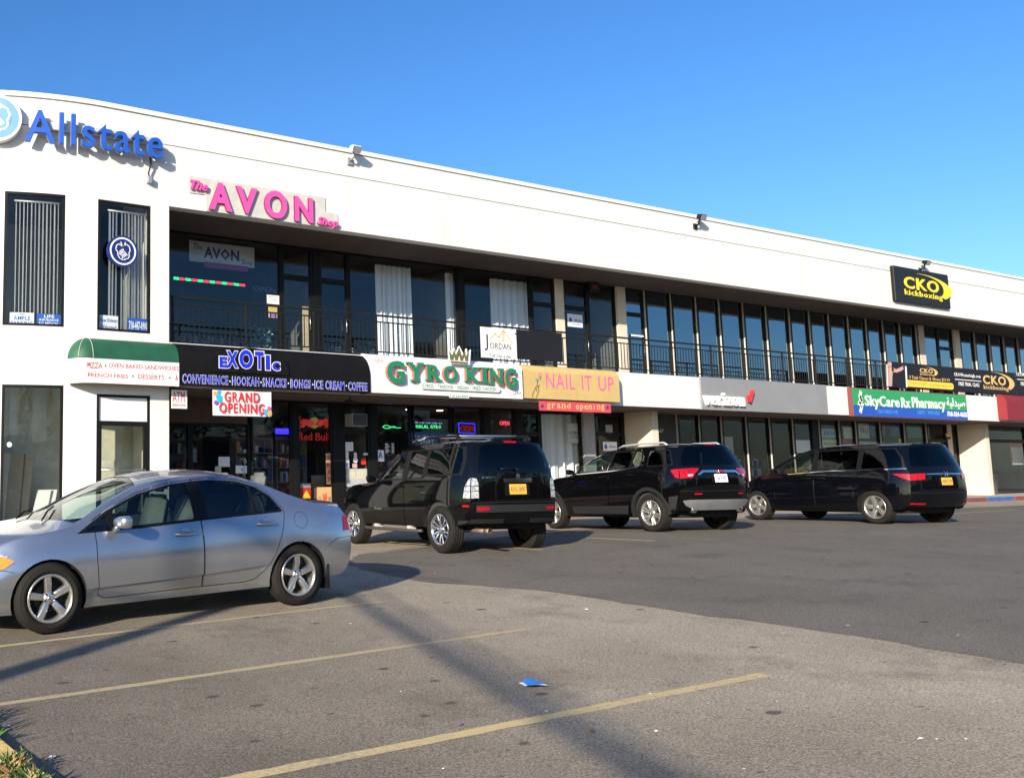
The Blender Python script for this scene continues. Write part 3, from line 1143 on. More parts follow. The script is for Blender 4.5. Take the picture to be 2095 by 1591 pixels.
# round emblem, cut by the left edge of the photo
def disc(mb, c, r, fn, h0, h1, mi=0, n=40, r0=0.0):
    """disc (or ring) in the wall's own run/height coordinates"""
    for k in range(n):
        a, b = 2 * math.pi * k / n, 2 * math.pi * (k + 1) / n
        P = lambda rr, an, h: fn(c[0] + rr * math.cos(an), c[1] + rr * math.sin(an), h)
        if r0 > 0:
            mb.add([P(r0, a, h1), P(r, a, h1), P(r, b, h1), P(r0, b, h1), P(r, a, h0), P(r, b, h0), P(r0, a, h0), P(r0, b, h0)],
                   [(0, 1, 2, 3), (1, 4, 5, 2), (0, 3, 7, 6)], mi)
        else:
            mb.add([fn(c[0], c[1], h1), P(r, a, h1), P(r, b, h1), P(r, a, h0), P(r, b, h0)], [(0, 1, 2), (1, 3, 4, 2)], mi)
    return mb
def ribbon(mb, pts, wd, fn, h, mi=0, depth=0.006):
    """a stroke of width wd along run/height points"""
    for i in range(len(pts) - 1):
        a, b = Vector(pts[i]), Vector(pts[i + 1])
        t = (b - a)
        if t.length < 1e-6:
            continue
        t.normalize()
        nn = Vector((-t.y, t.x)) * wd / 2
        a2, b2 = a - t * wd * .25, b + t * wd * .25
        q = [a2 + nn, a2 - nn, b2 - nn, b2 + nn]
        A = [fn(p.x, p.y, h) for p in q]
        Bq = [fn(p.x, p.y, h + depth) for p in q]
        mb.add(A + Bq, [(4, 7, 6, 5), (0, 1, 5, 4), (1, 2, 6, 5), (2, 3, 7, 6), (3, 0, 4, 7)], mi)
def hands(mb, c, r, fn, h, mi):
    """two cupped hands drawn in line"""
    L = [[(-.62, .10), (-.55, .42), (-.36, .55), (-.05, .38), (.02, .22)], [(.62, .12), (.52, .45), (.30, .58), (.10, .45), (.02, .22)],
         [(-.62, .10), (-.45, -.10), (-.42, -.38), (-.25, -.62), (.05, -.70), (.3, -.58)], [(.62, .12), (.5, -.12), (.55, -.36), (.42, -.55), (.3, -.58)],
         [(-.30, -.05), (-.05, -.22), (.12, -.45)], [(-.22, .04), (.05, -.14), (.24, -.38)], [(-.12, .12), (.14, -.04), (.36, -.30)], [(-.34, -.2), (-.1, -.36), (.0, -.55)], [(.02, .22), (.02, .05)], [(.02, .22), (.2, .72)], [(.02, .22), (-.2, .72)]]
    for l in L:
        ribbon(mb, [(c[0] + p[0] * r, c[1] + p[1] * r) for p in l], r * .075, fn, h, mi, 0.005)
s0, z0 = arc_at(-5, 248)
e = empty('round_emblem_sign', on_arc(s0, z0, 0), 'round white and pale blue hands emblem left of the blue wall letters', 'sign')
mb = MB()
disc(mb, (s0, z0), .50, on_arc, .02, .20, 0)
disc(mb, (s0, z0), .44, on_arc, .201, .206, 1, r0=.30)
disc(mb, (s0, z0), .29, on_arc, .201, .206, 1)
mb.build('disc', [C_white, mat('emblem_pale_blue', (0.16, 0.33, 0.78), 0.4)], e)
mb = MB()
hands(mb, (s0, z0), .42, on_arc, .207, 0)
mb.build('hands_emblem', C_white, e)
s0, z0 = arc_at(251.5, 514)
s0, z0 = s0 * .992, (z0 - EYE) * .992 + EYE
e = empty('round_emblem_sign', on_arc(s0, z0, 0), 'round dark blue sign with white cupped hands in front of the second upper window', 'sign')
mb = MB()
disc(mb, (s0, z0), .345, on_arc, .06, .15, 0)
disc(mb, (s0, z0), .30, on_arc, .151, .155, 1, r0=.265)
mb.tube([on_arc(s0, z0 + .2, .07), on_arc(s0, z0 + .2, -.02)], .02, mi=0)
mb.tube([on_arc(s0, z0 - .2, .07), on_arc(s0, z0 - .2, -.02)], .02, mi=0)
mb.build('disc', [C_navy, C_white], e)
mb = MB()
hands(mb, (s0, z0), .27, on_arc, .152, 0)
mb.build('hands_emblem', C_white, e)

# blinds and placards behind the corner windows
def blinds(label, us, v0, v1, ang, wd=0.085):
    e = empty('vertical_blinds', on_arc(arc_at(us[0], 500)[0], 4.2, -.35), label, 'blinds')
    mb = MB()
    for i, u in enumerate(us):
        s = arc_at(u, 520)[0] * 1.008
        zt, zb = arc_at(u, v0 + (u - us[0]) * .06)[1], arc_at(u, v1)[1]
        x, y = arc(s, 0.15)
        a = R_(ang + rnd.uniform(-9, 9))
        lean = rnd.uniform(-.012, .012)
        dx, dy = math.cos(a) * wd / 2, math.sin(a) * wd / 2
        nxx, nyy = -math.sin(a) * .004, math.cos(a) * .004
        pr = []
        for k in range(5):
            t = -1 + k / 2
            pr.append((x + dx * t + nxx * (1 - t * t) * 2, y + dy * t + nyy * (1 - t * t) * 2))
        vs = [(p[0] + lean, p[1], zb) for p in pr] + [(p[0], p[1], zt) for p in pr]
        mb.add(vs, [(k, k + 1, k + 6, k + 5) for k in range(4)], 0, True)
    mb.build('slats', mat('blind_white', (0.82, 0.81, 0.79), 0.7, var=0.05), e)
    mb = MB()
    a, b = arc_at(us[0] - 4, 500)[0] * 1.008, arc_at(us[-1] + 4, 500)[0] * 1.008
    zt = arc_at(us[0], v0)[1]
    p, q = arc(a, .15), arc(b, .15)
    mb.tube([(p[0], p[1], zt + .02), (q[0], q[1], zt + .02)], .022, 6)
    mb.build('head_rail', C_metal, e)
blinds('vertical blinds with evenly spaced slats in the leftmost upper window', [27 + 8.1 * k for k in range(12)], 408, 648, 60, .098)
blinds('tangled vertical blinds behind the round blue sign in the second upper window', [224, 231, 238, 249, 256, 263, 270, 276, 283, 289, 296, 302], 428, 672, 42, .085)
def placard(name, us, v0, v1, back, texts, label, setb=0.085):
    s0, s1 = arc_at(us[0], 650)[0] * 1.005, arc_at(us[1], 650)[0] * 1.005
    um = (us[0] + us[1]) / 2
    zt, zb = arc_at(um, v0)[1], arc_at(um, v1)[1]
    fn = lambda x, z, h: on_arc(x, z, h - setb)
    e = empty(name, fn((s0 + s1) / 2, zb, 0), label, 'placard')
    mb = MB()
    for i in range(4):
        a, b = s0 + (s1 - s0) * i / 4, s0 + (s1 - s0) * (i + 1) / 4
        A = [fn(a, zb, .008), fn(b, zb, .008), fn(b, zt, .008), fn(a, zt, .008)]
        Bq = [fn(a, zb, 0), fn(b, zb, 0), fn(b, zt, 0), fn(a, zt, 0)]
        mb.add(A + Bq, [(0, 1, 2, 3), (7, 6, 5, 4), (3, 2, 6, 7), (0, 4, 5, 1), (1, 5, 6, 2), (0, 3, 7, 4)])
    mb.build('board', back, e)
    mb = MB()
    for (t, a, b, c, q2, bold) in texts:
        text_on(mb, t, s0 + (s1 - s0) * a, zb + (zt - zb) * c, s0 + (s1 - s0) * b, zb + (zt - zb) * q2, lambda x, z, h: fn(x, z, h + .009), bold, depth=.003, res=1)
    return mb, e
mb, e = placard('window_placard', (17, 67), 638, 666, C_white, [('AMPLE', .15, .85, .45, .75, .02), ('PARKING', .04, .96, .05, .38, .02), ('FREE', .38, .62, .8, .93, .0)], 'white placard with AMPLE PARKING in blue letters at the foot of the leftmost upper window')
mb.build('lettering', C_blue, e)
mb, e = placard('window_placard', (73, 123), 641, 666, C_blue, [('LIFE', .3, .72, .68, .93, .02), ('INSURANCE', .1, .9, .42, .6, .02), ('NO MEDICAL', .1, .9, .05, .34, .01)], 'blue placard with LIFE INSURANCE NO MEDICAL in white letters')
mb.build('lettering', C_white, e)
mb, e = placard('window_placard', (202, 241), 644, 676, C_white, [('New Drivers', .04, .96, .56, .82, .01), ('Welcomed', .1, .9, .12, .4, .01)], 'white placard with New Drivers Welcomed in blue')
mb.build('lettering', C_blue, e)
mb, e = placard('window_placard', (261, 303), 650, 678, C_blue, [('718-447-0900', .05, .95, .15, .8, .02)], 'blue placard with the phone number 718-447-0900 in white')
mb.build('lettering', C_white, e)

# leaning boards and room clutter behind the ground floor window
M_ply = [mat('board_tan', (0.40, 0.32, 0.20), 0.8, var=0.1), mat('board_pale', (0.62, 0.56, 0.42), 0.8, var=0.1), mat('board_brown', (0.22, 0.15, 0.09), 0.8, var=0.15), mat('board_white', (0.70, 0.70, 0.68), 0.8, var=0.05)]
bi = 0
for (x0, wd, ht, mk, lean, lab) in ((4.9, .42, 1.52, 1, .55, 'wide pale board leaning furthest left behind the ground floor window'), (5.28, .34, 1.50, 0, .52, 'tan board leaning second from left behind the ground floor window'), (5.5, .16, 1.5, 2, .5, 'narrow dark brown plank leaning between tan boards'), (5.62, .2, 1.4, 0, .45, 'narrow tan plank leaning right of the dark plank'), (5.9, .3, .75, 3, .3, 'short white panel leaning at the right of the tan boards'), (6.13, .22, .75, 3, .34, 'short narrow white panel at the right end of the leaning boards')):
    p = MB()
    y = 19.12 + 0.025 * bi
    bi += 1
    p.prism([(x0 - .1, y, SWZ + .002), (x0 - .1 + wd, y, SWZ + .002), (x0 + wd + .1, y + lean * .6, SWZ + ht), (x0 + .1, y + lean * .6, SWZ + ht)], (0, .018, .004))
    tag(p.build('leaning_board', M_ply[mk], loc=(x0, y, SWZ)), lab, 'board', 'boards leaning behind the corner window')
x, y = arc(arc_at(19, 909)[0])
z = arc_at(19, 909)[1]
st = MB()
disc(st, (arc_at(19, 909)[0], z), .055, on_arc, -.0495, -.046, 0, 6)
disc(st, (arc_at(19, 909)[0], z), .035, on_arc, -.0455, -.044, 1, 6, r0=.02)
tag(st.build('window_sticker', [C_white, C_metal], loc=(x, y, z)), 'small white hexagonal sticker on the ground floor corner window', 'sticker')

# --- pink shop sign ----------------------------------------------------------------
yp = D - 0.002
e = empty('shop_sign', at(540, 440, D), 'stepped pale board with raised pink letters reading The AVON Shop over the balcony', 'sign')
mb = MB()
shape(mb, [(386, 359.4), (664.7, 405), (664.7, 434), (689.5, 438.7), (691.4, 469), (422, 431.5), (420, 398.6), (387, 394.7)], yp, 0.02)
mb.build('backing_board', C_board, e)
mb = MB()
yl = D - .05
for ch, u0, v0, u1, v1 in (('A', 427, 374.5, 474.5, 434), ('V', 482, 381, 526, 437.5), ('O', 540, 391, 586.5, 447), ('N', 601.5, 401.5, 639.5, 457)):
    x0, x1, _, _ = rect(u0, v0, u1, v1, yl)
    # heights are level in the world: read them at the middle of each letter
    um = (u0 + u1) / 2
    z1, z0 = at(um, {'A': 375, 'V': 384, 'O': 391, 'N': 404}[ch], yl)[2], at(um, {'A': 431.5, 'V': 438, 'O': 448, 'N': 455}[ch], yl)[2]
    vs, fs, a0, a1, b0, b1 = text_mesh(ch, .035, 0, 1, 4, .5)
    out = [(x0 + (p[0] - a0) / (a1 - a0) * (x1 - x0), yl + .025 - (p[2] + .5) * .06, z0 + (p[1] - b0) / (b1 - b0) * (z1 - z0)) for p in vs]
    side = [abs(sum((vs[f[(i + 1) % len(f)]][0] - vs[f[i]][0]) * (vs[f[(i + 1) % len(f)]][1] + vs[f[i]][1]) for i in range(len(f)))) < 1e-7 for f in fs]
    lm = MB()
    lm.add(out, [f for f, sd in zip(fs, side) if not sd], 0)
    lm.add(out, [f for f, sd in zip(fs, side) if sd], 1)
    lm.build('letter', [C_pink, C_plum], e)
words(mb, 'The', 388, 368, 424, 392.5, yl, .04, 0, .02, .35, 1.0)
mb.build('script_word', [C_pink, C_plum], e)
mb = MB()
words(mb, 'Shop', 647, 443, 691, 470, yl, .04, 0, .02, .35, 1.0)
mb.build('script_word', [C_pink, C_plum], e)

# --- kickboxing sign on the fascia ---------------------------------------------------
def cko(mb, P, y, dk, mi=0, k2=1):
    """P maps unit square 0..1, 0..1 (left-top) to photo positions"""
    W = lambda s, a, b, c, q, bold=.03: words(mb, s, *P(a, b), *P(c, q), y, dk, mi, bold)
    return W
yk = D - .14
e = empty('kickboxing_sign', at(1885, 590, D), 'black box sign with yellow CKO kickboxing lettering and swoosh high on the white fascia', 'sign')
mb = MB()
x0, x1, _, _ = rect(1831, 580, 1943, 600, yk)
z1, z0 = at(1885, 552.5, yk)[2], at(1885, 623, yk)[2]
mb.bbox(x0, x1, yk, D - .003, z0, z1, .03)
mb.build('box', C_black, e)
mb = MB()
def local(x0, x1, z0, z1):
    return lambda a, b: (x0 + a * (x1 - x0), z1 - b * (z1 - z0))
def cko_logo(mb, x0, x1, z0, z1, y, mi=0, d=.012, over=0.0):
    Lc = local(x0, x1, z0, z1)
    a, b = Lc(.0, .66), Lc(.74, .16)
    text_on(mb, 'CKO', a[0], a[1], b[0], b[1], flat(y), .028, 0, 1.15, d, mi, 3)
    a, b = Lc(.0, 1.0), Lc(.80, .70)
    text_on(mb, 'kickboxing', a[0], a[1], b[0], b[1], flat(y), .016, 0, 1.2, d, mi, 2)
    n = 16
    outs, ins = [], []
    for i in range(n + 1):
        t = i / n
        an = R_(96) - R_(96 + 40) * t
        cx, cz = .36, .52
        ro = (.66 + over, .56)
        wdt = .012 + .15 * math.sin(min(1, t * 1.15) * math.pi * .62) ** 1.5
        outs.append((cx + ro[0] * math.cos(an), cz - ro[1] * math.sin(an)))
        ins.append((cx + (ro[0] - wdt * 1.05) * math.cos(an), cz - (ro[1] - wdt * .75) * math.sin(an)))
    for i in range(n):
        q = [outs[i], outs[i + 1], ins[i + 1], ins[i]]
        mb.prism([(Lc(*p)[0], y, Lc(*p)[1]) for p in q], (0, -d, 0), mi)
a, b = at(1849, 575, yk), at(1947, 600, yk)
cko_logo(mb, at(1849, 575, yk)[0], at(1945, 600, yk)[0], at(1885, 611, yk)[2], at(1885, 563, yk)[2], yk, 0, .015)
mb.build('lettering', C_yellow, e)

# --- floodlights along the roof edge -------------------------------------------------
def flood(u, v, label, m, wide, tilt):
    p = at(u, v, D - .1)
    e = empty('floodlight', (p.x, D, p.z), label, 'floodlight', 'floodlights on the roof edge')
    mb = MB()
    mb.bbox(p.x - .08, p.x + .08, D - .05, D - .001, p.z - .3, p.z - .12, .01)
    mb.tube([(p.x, D - .04, p.z - .2), (p.x, D - .16, p.z - .16), (p.x, D - .2, p.z)], .03)
    mb.build('bracket', C_metal if m is C_white else C_black, e)
    bm = bmesh.new()
    bmesh.ops.create_cube(bm, size=1)
    for q in bm.verts:
        k = 1.0 if q.co.y < 0 else .62
        q.co = Vector((q.co.x * wide * k, q.co.y * .21, q.co.z * .19 * k))
    bmesh.ops.bevel(bm, geom=bm.edges[:], offset=.02, segments=2, affect='EDGES')
    mb = MB()
    mb.bm(bm, 0, False, Matrix.Translation((p.x, D - .24, p.z + .05)) @ Matrix.Rotation(R_(tilt), 4, 'X'))
    mb.build('lamp_head', m, e)
    bm = bmesh.new()
    bmesh.ops.create_cube(bm, size=1)
    for q in bm.verts:
        q.co = Vector((q.co.x * wide * .86, -.109 + q.co.y * .008, q.co.z * .15))
    mb = MB()
    mb.bm(bm, 0, False, Matrix.Translation((p.x, D - .24, p.z + .05)) @ Matrix.Rotation(R_(tilt), 4, 'X'))
    mb.build('lens', mat('lamp_lens', (0.25, 0.26, 0.27), 0.15, var=0.05), e)
flood(719, 312, 'white floodlight on the roof edge above the gyro shop', C_white, .30, 25)
flood(1426, 449, 'dark floodlight on the roof edge, middle of the three', C_black, .29, 25)
flood(1886, 541, 'dark floodlight on the roof edge above the kickboxing sign', C_black, .29, 25)

# --- awnings ---------------------------------------------------------------------------
def awning_mesh(mb, xL, xR, p, zb, zm, zt, y1=D - .004, round_left=False, mi_face=0, mi_top=1, n=10, mi_under=2):
    """upright front from zb to zm, then a curved top back to the wall at zt"""
    prof = [(1.0, zb, 0), (1.0, zm, 0)]
    for i in range(1, n + 1):
        a = math.pi / 2 * i / n
        prof.append((math.cos(a), zm + (zt - zm) * math.sin(a), 1))
    stations = []
    if round_left:
        r = p * 1.05
        for k in range(0, 9):
            a = math.pi / 2 * k / 8
            C = Vector((xL + r, y1, 0))
            Q = Vector((xL + r - r * math.cos(a), y1 - p * math.sin(a), 0))
            stations.append((C, Q))
        start = xL + r
    else:
        stations.append((Vector((xL, y1, 0)), Vector((xL, y1 - p, 0))))
        start = xL
    for k in range(1, 13):
        x = start + (xR - start) * k / 12
        stations.append((Vector((x, y1, 0)), Vector((x, y1 - p, 0))))
    P = len(prof)
    vs = []
    for C, Q in stations:
        for fr, z, _ in prof:
            q = C.lerp(Q, fr)
            vs.append((q.x, q.y, z))
    o = len(mb.v)
    mb.v += vs
    for i in range(len(stations) - 1):
        for j in range(P - 1):
            mb.f.append([o + i * P + j, o + (i + 1) * P + j, o + (i + 1) * P + j + 1, o + i * P + j + 1])
            mb.m.append(mi_face if prof[j + 1][2] == 0 else mi_top)
            mb.sm.append(True if prof[j + 1][2] else False)
    for st in ([stations[-1]] if round_left else [stations[0], stations[-1]]):
        C, Q = st
        pts = [(C.x, C.y, zb)] + [(C.lerp(Q, fr).x, C.lerp(Q, fr).y, z) for fr, z, _ in prof]
        mb.add(pts, [list(range(len(pts)))], mi_top)
    pts = [(Q.x, Q.y, zb + .03) for C, Q in stations] + [(stations[-1][0].x, y1, zb + .03), (stations[0][0].x, y1, zb + .03)]
    mb.add(pts, [list(range(len(pts)))], mi_under)
p = .40
yf = D - .004 - p
e = empty('green_awning', at(250, 790, D), 'dark green round-topped awning with a white pizza and sandwiches band over the corner door', 'awning')
xL, xR = at(137.5, 740, D)[0], at(367.3, 765, yf)[0]
zb, zm, zt = at(280, 786.5, yf)[2], at(280, 737.5, yf)[2], at(300, 700, D)[2]
mb = MB()
awning_mesh(mb, xL, xR - .01, p, zb, zm, zt, round_left=True)
mb.build('cover', [C_white, C_green, M_in_dark], e)
mb = MB()
words(mb, 'PIZZA', 177, 740.5, 209.5, 754, yf, .003, 0, .005)
words(mb, 'OVEN BAKED SANDWICHES', 222.5, 742.5, 365.5, 758.5, yf, .003, 0, .005)
mb.build('lettering', C_red, e)
mb = MB()
words(mb, 'FRENCH FRIES', 180, 762, 262, 774, yf, .003, 0, .005)
words(mb, 'DESSERTS', 282.5, 765.2, 335.5, 777, yf, .003, 0, .005)
words(mb, '&', 358.5, 767, 364.3, 778, yf, .003, 0, .005)
mb.build('lettering', C_red, e)
mb = MB()
for u, v in ((216, 748), (272, 769.5), (347, 772.5)):
    q = at(u, v, yf)
    disc(mb, (q.x, q.z), .022, flat(yf), 0, .003, 0, 12)
mb.build('bullet', C_lgreen, e)
mb = MB()
for t in (.18, .40):
    pass
for xx in (xL + p * 1.05,):
    mb.tube([(xx, yf - .004, zm)] + [(xx, D - p * math.cos(math.pi / 2 * i / 10) - .008, zm + (zt - zm) * math.sin(math.pi / 2 * i / 10) + .004) for i in range(1, 11)], .006, 5)
a5 = R_(48)
rr = p * 1.05
mb.tube([((xL + rr) - rr * math.cos(a5) * math.cos(math.pi / 2 * i / 10) * 1.01, D - p * math.sin(a5) * math.cos(math.pi / 2 * i / 10) * 1.01 - .004, zm + (zt - zm) * math.sin(math.pi / 2 * i / 10) + .004) for i in range(0, 11)], .006, 5)
mb.build('seam_cord', mat('cord_pale', (0.5, 0.55, 0.5), 0.7), e)

e = empty('black_awning', at(560, 795, D), 'long black curved awning with blue EXOTIC lettering and an arched centre', 'awning')
xL, xR = at(367.3, 765, yf)[0], at(757.6, 780, yf)[0]
zb, zm, zt = at(560, 795.5, yf)[2], at(560, 757, yf)[2], at(560, 716, D)[2] 
zm = zb + .42
mb = MB()
awning_mesh(mb, xL + .003, xR - .004, p, zb, zm, zt, mi_face=0, mi_top=0, mi_under=1)
# arched centre that stands proud of the curve
xa, xb = at(428, 760, yf)[0], at(590, 770, yf)[0]
zc, zh = zm - .10, at(512, 711.5, yf)[2]
n = 24
arch = [(xa, zc)] + [((xa + xb) / 2 - (xb - xa) / 2 * math.cos(math.pi * i / n), zc + .12 + (zh - zc - .12) * math.sin(math.pi * i / n) ** .9) for i in range(n + 1)] + [(xb, zc)]
mb.prism([(x, yf - .03, z) for x, z in arch], (0, p + .03, 0), 0)
mb.build('cover', [C_cloth, M_in_dark], e)
mb = MB()
ye_ = yf - .031
for ch, u0, v0, u1, v1 in (('E', 448.5, 728.5, 466, 753), ('X', 463, 717, 487.5, 753), ('O', 489, 714, 518, 755), ('T', 521, 718, 540, 756.5), ('I', 543, 726, 553, 757.5), ('C', 556.5, 740, 573, 758.5)):
    words(mb, ch, u0 - 1.2, v0 - 1.2, u1 + 1.2, v1 + 1.2, ye_, .003, 1, .075, 0, 1, 3)
    words(mb, ch, u0 + .4, v0 + .4, u1 - .4, v1 - .4, ye_ - .0035, .003, 0, .05, 0, 1, 3)
mb.build('arched_lettering', [mat('sign_electric_blue', (0.012, 0.025, 0.62), 0.45), C_white], e)
mb = MB()
for t, u0, u1 in (('CONVENIENCE', 374, 466), ('HOOKAH', 475.5, 529.5), ('SNACKS', 538, 585.5), ('BONGS', 595, 635), ('ICE CREAM', 644, 704), ('COFFEE', 713, 750.5)):
    va, vb = 767.2 + (u0 - 374) * .0355, 784.5 + (u1 - 374) * .0335
    zt_, zb_ = at(560, 774.2, yf)[2], at(560, 791.2, yf)[2]
    xx0, xx1 = at(u0, 780, yf)[0], at(u1, 780, yf)[0]
    text_on(mb, t, xx0 - .008, zb_ - .008, xx1 + .008, zt_ + .008, flat(yf), .03, 0, 1.14, .003, 1, 2)
    text_on(mb, t, xx0, zb_, xx1, zt_, flat(yf - .0035), .006, 0, 1.17, .003, 0, 2)
for u, v in ((470.5, 780), (534, 782), (590, 784), (640, 786.5), (708.5, 789)):
    q = at(u, v, yf)
    disc(mb, (q.x, q.z), .018, flat(yf), 0, .004, 1, 10)
mb.build('lettering', [MATS['sign_electric_blue'], C_white], e)

# white gyro sign with raised green letters
p2 = .36
yf2 = D - .004 - p2
e = empty('gyro_shop_sign', at(910, 800, D), 'white sign box with raised green GYRO KING letters and a crown on top', 'sign')
xL, xR = at(758, 780, yf2)[0], at(1069.3, 790, yf2)[0]
zb, zt = at(910, 809.3, yf2)[2], at(910, 734, D - .1)[2]
mb = MB()
awning_mesh(mb, xL, xR - .004, p2, zb, zt - .22, zt, mi_face=0, mi_top=0, mi_under=1)
mb.build('box', [C_white, M_in_dark], e)
mb = MB()
for ch, u0, v0, u1, v1 in (('G', 791, 736.5, 829, 785), ('Y', 833, 740, 869, 781.5), ('R', 873.5, 745, 904, 780.5), ('O', 907, 747, 937, 783), ('K', 953.5, 749.5, 981, 782.5), ('I', 986, 750.5, 997, 784), ('N', 1001.5, 752, 1030, 789), ('G', 1032.5, 752, 1058.5, 795)):
    y3 = yf2 - .10
    x0, x1, _, _ = rect(u0, v0, u1, v1, y3)
    um = (u0 + u1) / 2
    z1_, z0_ = at(um, v0 + 1, y3)[2], at(um, v1 - 1, y3)[2]
    vs, fs, a0, a1, b0, b1 = text_mesh(ch, .045, 0, 1, 4, .5)
    out = [(x0 + (q[0] - a0) / (a1 - a0) * (x1 - x0), yf2 - .03 - (q[2] + .5) * .07, z0_ + (q[1] - b0) / (b1 - b0) * (z1_ - z0_)) for q in vs]
    side = [abs(sum((vs[f[(i + 1) % len(f)]][0] - vs[f[i]][0]) * (vs[f[(i + 1) % len(f)]][1] + vs[f[i]][1]) for i in range(len(f)))) < 1e-7 for f in fs]
    mb = MB()
    mb.add(out, [f for f, sd in zip(fs, side) if not sd], 0)
    mb.add(out, [f for f, sd in zip(fs, side) if sd], 1)
    # slab serifs on the straight letters
    hh = (z1_ - z0_)
    bars = {'Y': [(0.0, .36, .9, 1), (.64, 1, .9, 1), (.25, .75, 0, .1)], 'R': [(-.05, .45, 0, .1), (.7, 1.06, 0, .1), (-.05, .3, .9, 1)], 'K': [(-.05, .4, 0, .1), (.66, 1.06, 0, .1), (-.05, .4, .9, 1), (.62, 1.02, .9, 1)], 'I': [(-.4, 1.4, 0, .1), (-.4, 1.4, .9, 1)], 'N': [(-.1, .34, 0, .09), (-.1, .3, .91, 1), (.68, 1.1, .91, 1)]}.get(ch, [])
    for (a, b, c, q) in bars:
        mb.box(x0 + a * (x1 - x0), x0 + b * (x1 - x0), yf2 - .101, yf2 - .031, z0_ + c * hh + .001, z0_ + q * hh + .001, 0)
    mb.build('letter', [C_lgreen, C_rim], e)
mb = MB()
y4 = yf2 - .07
shape(mb, [(919, 714), (926, 712.5), (928, 722), (932, 711), (936, 710), (937.5, 721), (939, 712), (938, 710.5)], y4, .01) if False else None
cr = [(921.5, 742), (918, 716), (925, 727), (928.5, 714.5), (932.5, 727), (939, 710), (945, 729), (951, 715.5), (952.5, 730), (959, 717.5), (957, 745)]
shape(mb, [(u + (1.6 if u > 940 else -1.6), v + (1.6 if v > 735 else -1.8)) for u, v in cr], y4, .05, 1)
shape(mb, cr, y4 - .051, .006, 0)
words(mb, 'HALAL', 931, 739, 948, 742.2, y4 - .058, .002, 1, .0) if False else None
shape(mb, [(922, 736.5), (957, 739.5), (957, 741), (922, 738)], y4 - .058, .003, 1)
shape(mb, [(928, 736), (929.5, 730), (931, 736.5)], y4 - .058, .003, 1)
shape(mb, [(937, 737), (939.5, 728), (942, 737.4)], y4 - .058, .003, 1)
shape(mb, [(947.5, 738), (950, 731), (952, 738.3)], y4 - .058, .003, 1)
mb.build('crown', [mat('crown_olive', (0.13, 0.13, 0.05), 0.5), C_white], e)
mb = MB()
x0, x1, z0_, z1_ = rect(860, 788, 1019, 799, yf2 - .05)
zc_ = at(940, 792.5, yf2 - .05)[2]
hh = .075
pts = [(x0 + hh * .2, zc_ + hh), (x1, zc_ + hh)] + [(x1 + hh * math.sin(math.pi * k / 8), zc_ + hh * math.cos(math.pi * k / 8)) for k in range(1, 8)] + [(x1, zc_ - hh), (x0 + hh, zc_ - hh), (x0 + .3 * hh, zc_ - .5 * hh), (x0 - .2 * hh, zc_)]
mb.prism([(a, yf2 - .02, b) for a, b in pts], (0, -.04, 0), 1)
yw = yf2 - .061
tz0, tz1 = at(940, 796.5, yw)[2], at(940, 788.7, yw)[2]
for t, u0, u1 in (('GYROS', 864, 887), ('TANDOOR', 896, 927), ('INDIAN', 936, 958.5), ('FRIED CHICKEN', 967, 1015)):
    text_on(mb, t, at(u0, 792, yw)[0], tz0, at(u1, 793, yw)[0], tz1, flat(yw), .01, 0, 1.1, .003, 0, 2)
for u in (891.5, 931.5, 962.5):
    q = at(u, 792.5, yw)
    disc(mb, (q.x, zc_), .012, flat(yw), 0, .003, 0, 8)
mb.build('menu_strip', [C_lgreen, C_white], e)
mb = MB()
words(mb, 'NEW', 766, 733.5, 785, 743.5, yf2, .003, 0, .0)
mb.build('new_lettering', mat('faded_red', (0.62, 0.30, 0.28), 0.6), e)
mb = MB()
words(mb, '\uFEDD\uFEFC\uFEA3', 768, 783, 796, 798, yf2, .003, 0, .0)
mb.build('halal_lettering', mat('faded_grey', (0.60, 0.58, 0.55), 0.6), e)
mb = MB()
words(mb, '\uFEDD\uFEFC\uFEA3', 1049, 797.5, 1066.5, 808.5, yf2, .003, 0, .01)
mb.build('halal_lettering', C_txt, e)
q = panel(919, 806, 959, 815, yf2 - .02, .012)
ee = empty('phone_number_plate', at(939, 815, yf2), 'small white plate with a green phone number hanging under the gyro sign', 'plate')
q.build('plate', C_white, ee)
mb = MB()
words(mb, '718-524-8205', 920.5, 807.2, 957.5, 814, yf2 - .033, .002, 0, .01)
mb.build('lettering', C_lgreen, ee)

# yellow nail salon awning and the red strip below
p3 = .30
yf3 = D - .004 - p3
M_nail = mat('nail_yellow_cloth', (0.56, 0.40, 0.15), 0.75, var=0.07, scale=3)
e = empty('nail_salon_awning', at(1168, 818, D), 'mustard yellow cloth awning with pink NAIL IT UP lettering', 'awning')
xL, xR = at(1069.3, 790, yf3)[0] + .01, at(1267.6, 800, yf3)[0]
zb, zt = at(1168, 818.3, yf3)[2], at(1168, 752.5, D - .05)[2]
mb = MB()
awning_mesh(mb, xL, xR, p3, zb, zt - .22, zt, mi_face=0, mi_top=0, mi_under=1)
mb.build('cover', [M_nail, M_in_dark], e)
mb = MB()
zz1, zz0 = at(1185, 767.5, yf3)[2], at(1185, 797.5, yf3)[2]
for t, u0, u1 in (('NAIL', 1117, 1176), ('IT', 1190, 1210.5), ('UP', 1224, 1255)):
    text_on(mb, t, at(u0, 783, yf3)[0], zz0, at(u1, 784, yf3)[0], zz1, flat(yf3), .0, 0, 1.1, .003, 0, 3)
mb.build('lettering', mat('nail_pink', (0.74, 0.12, 0.32), 0.6), e)
mb = MB()
zz1, zz0 = at(1175, 804, yf3)[2], at(1175, 811.5, yf3)[2]
text_on(mb, '347 - 857 - 6900', at(1137, 807, yf3)[0], zz0, at(1212, 808, yf3)[0], zz1, flat(yf3), .0, 0, 1, .002, 0, 1)
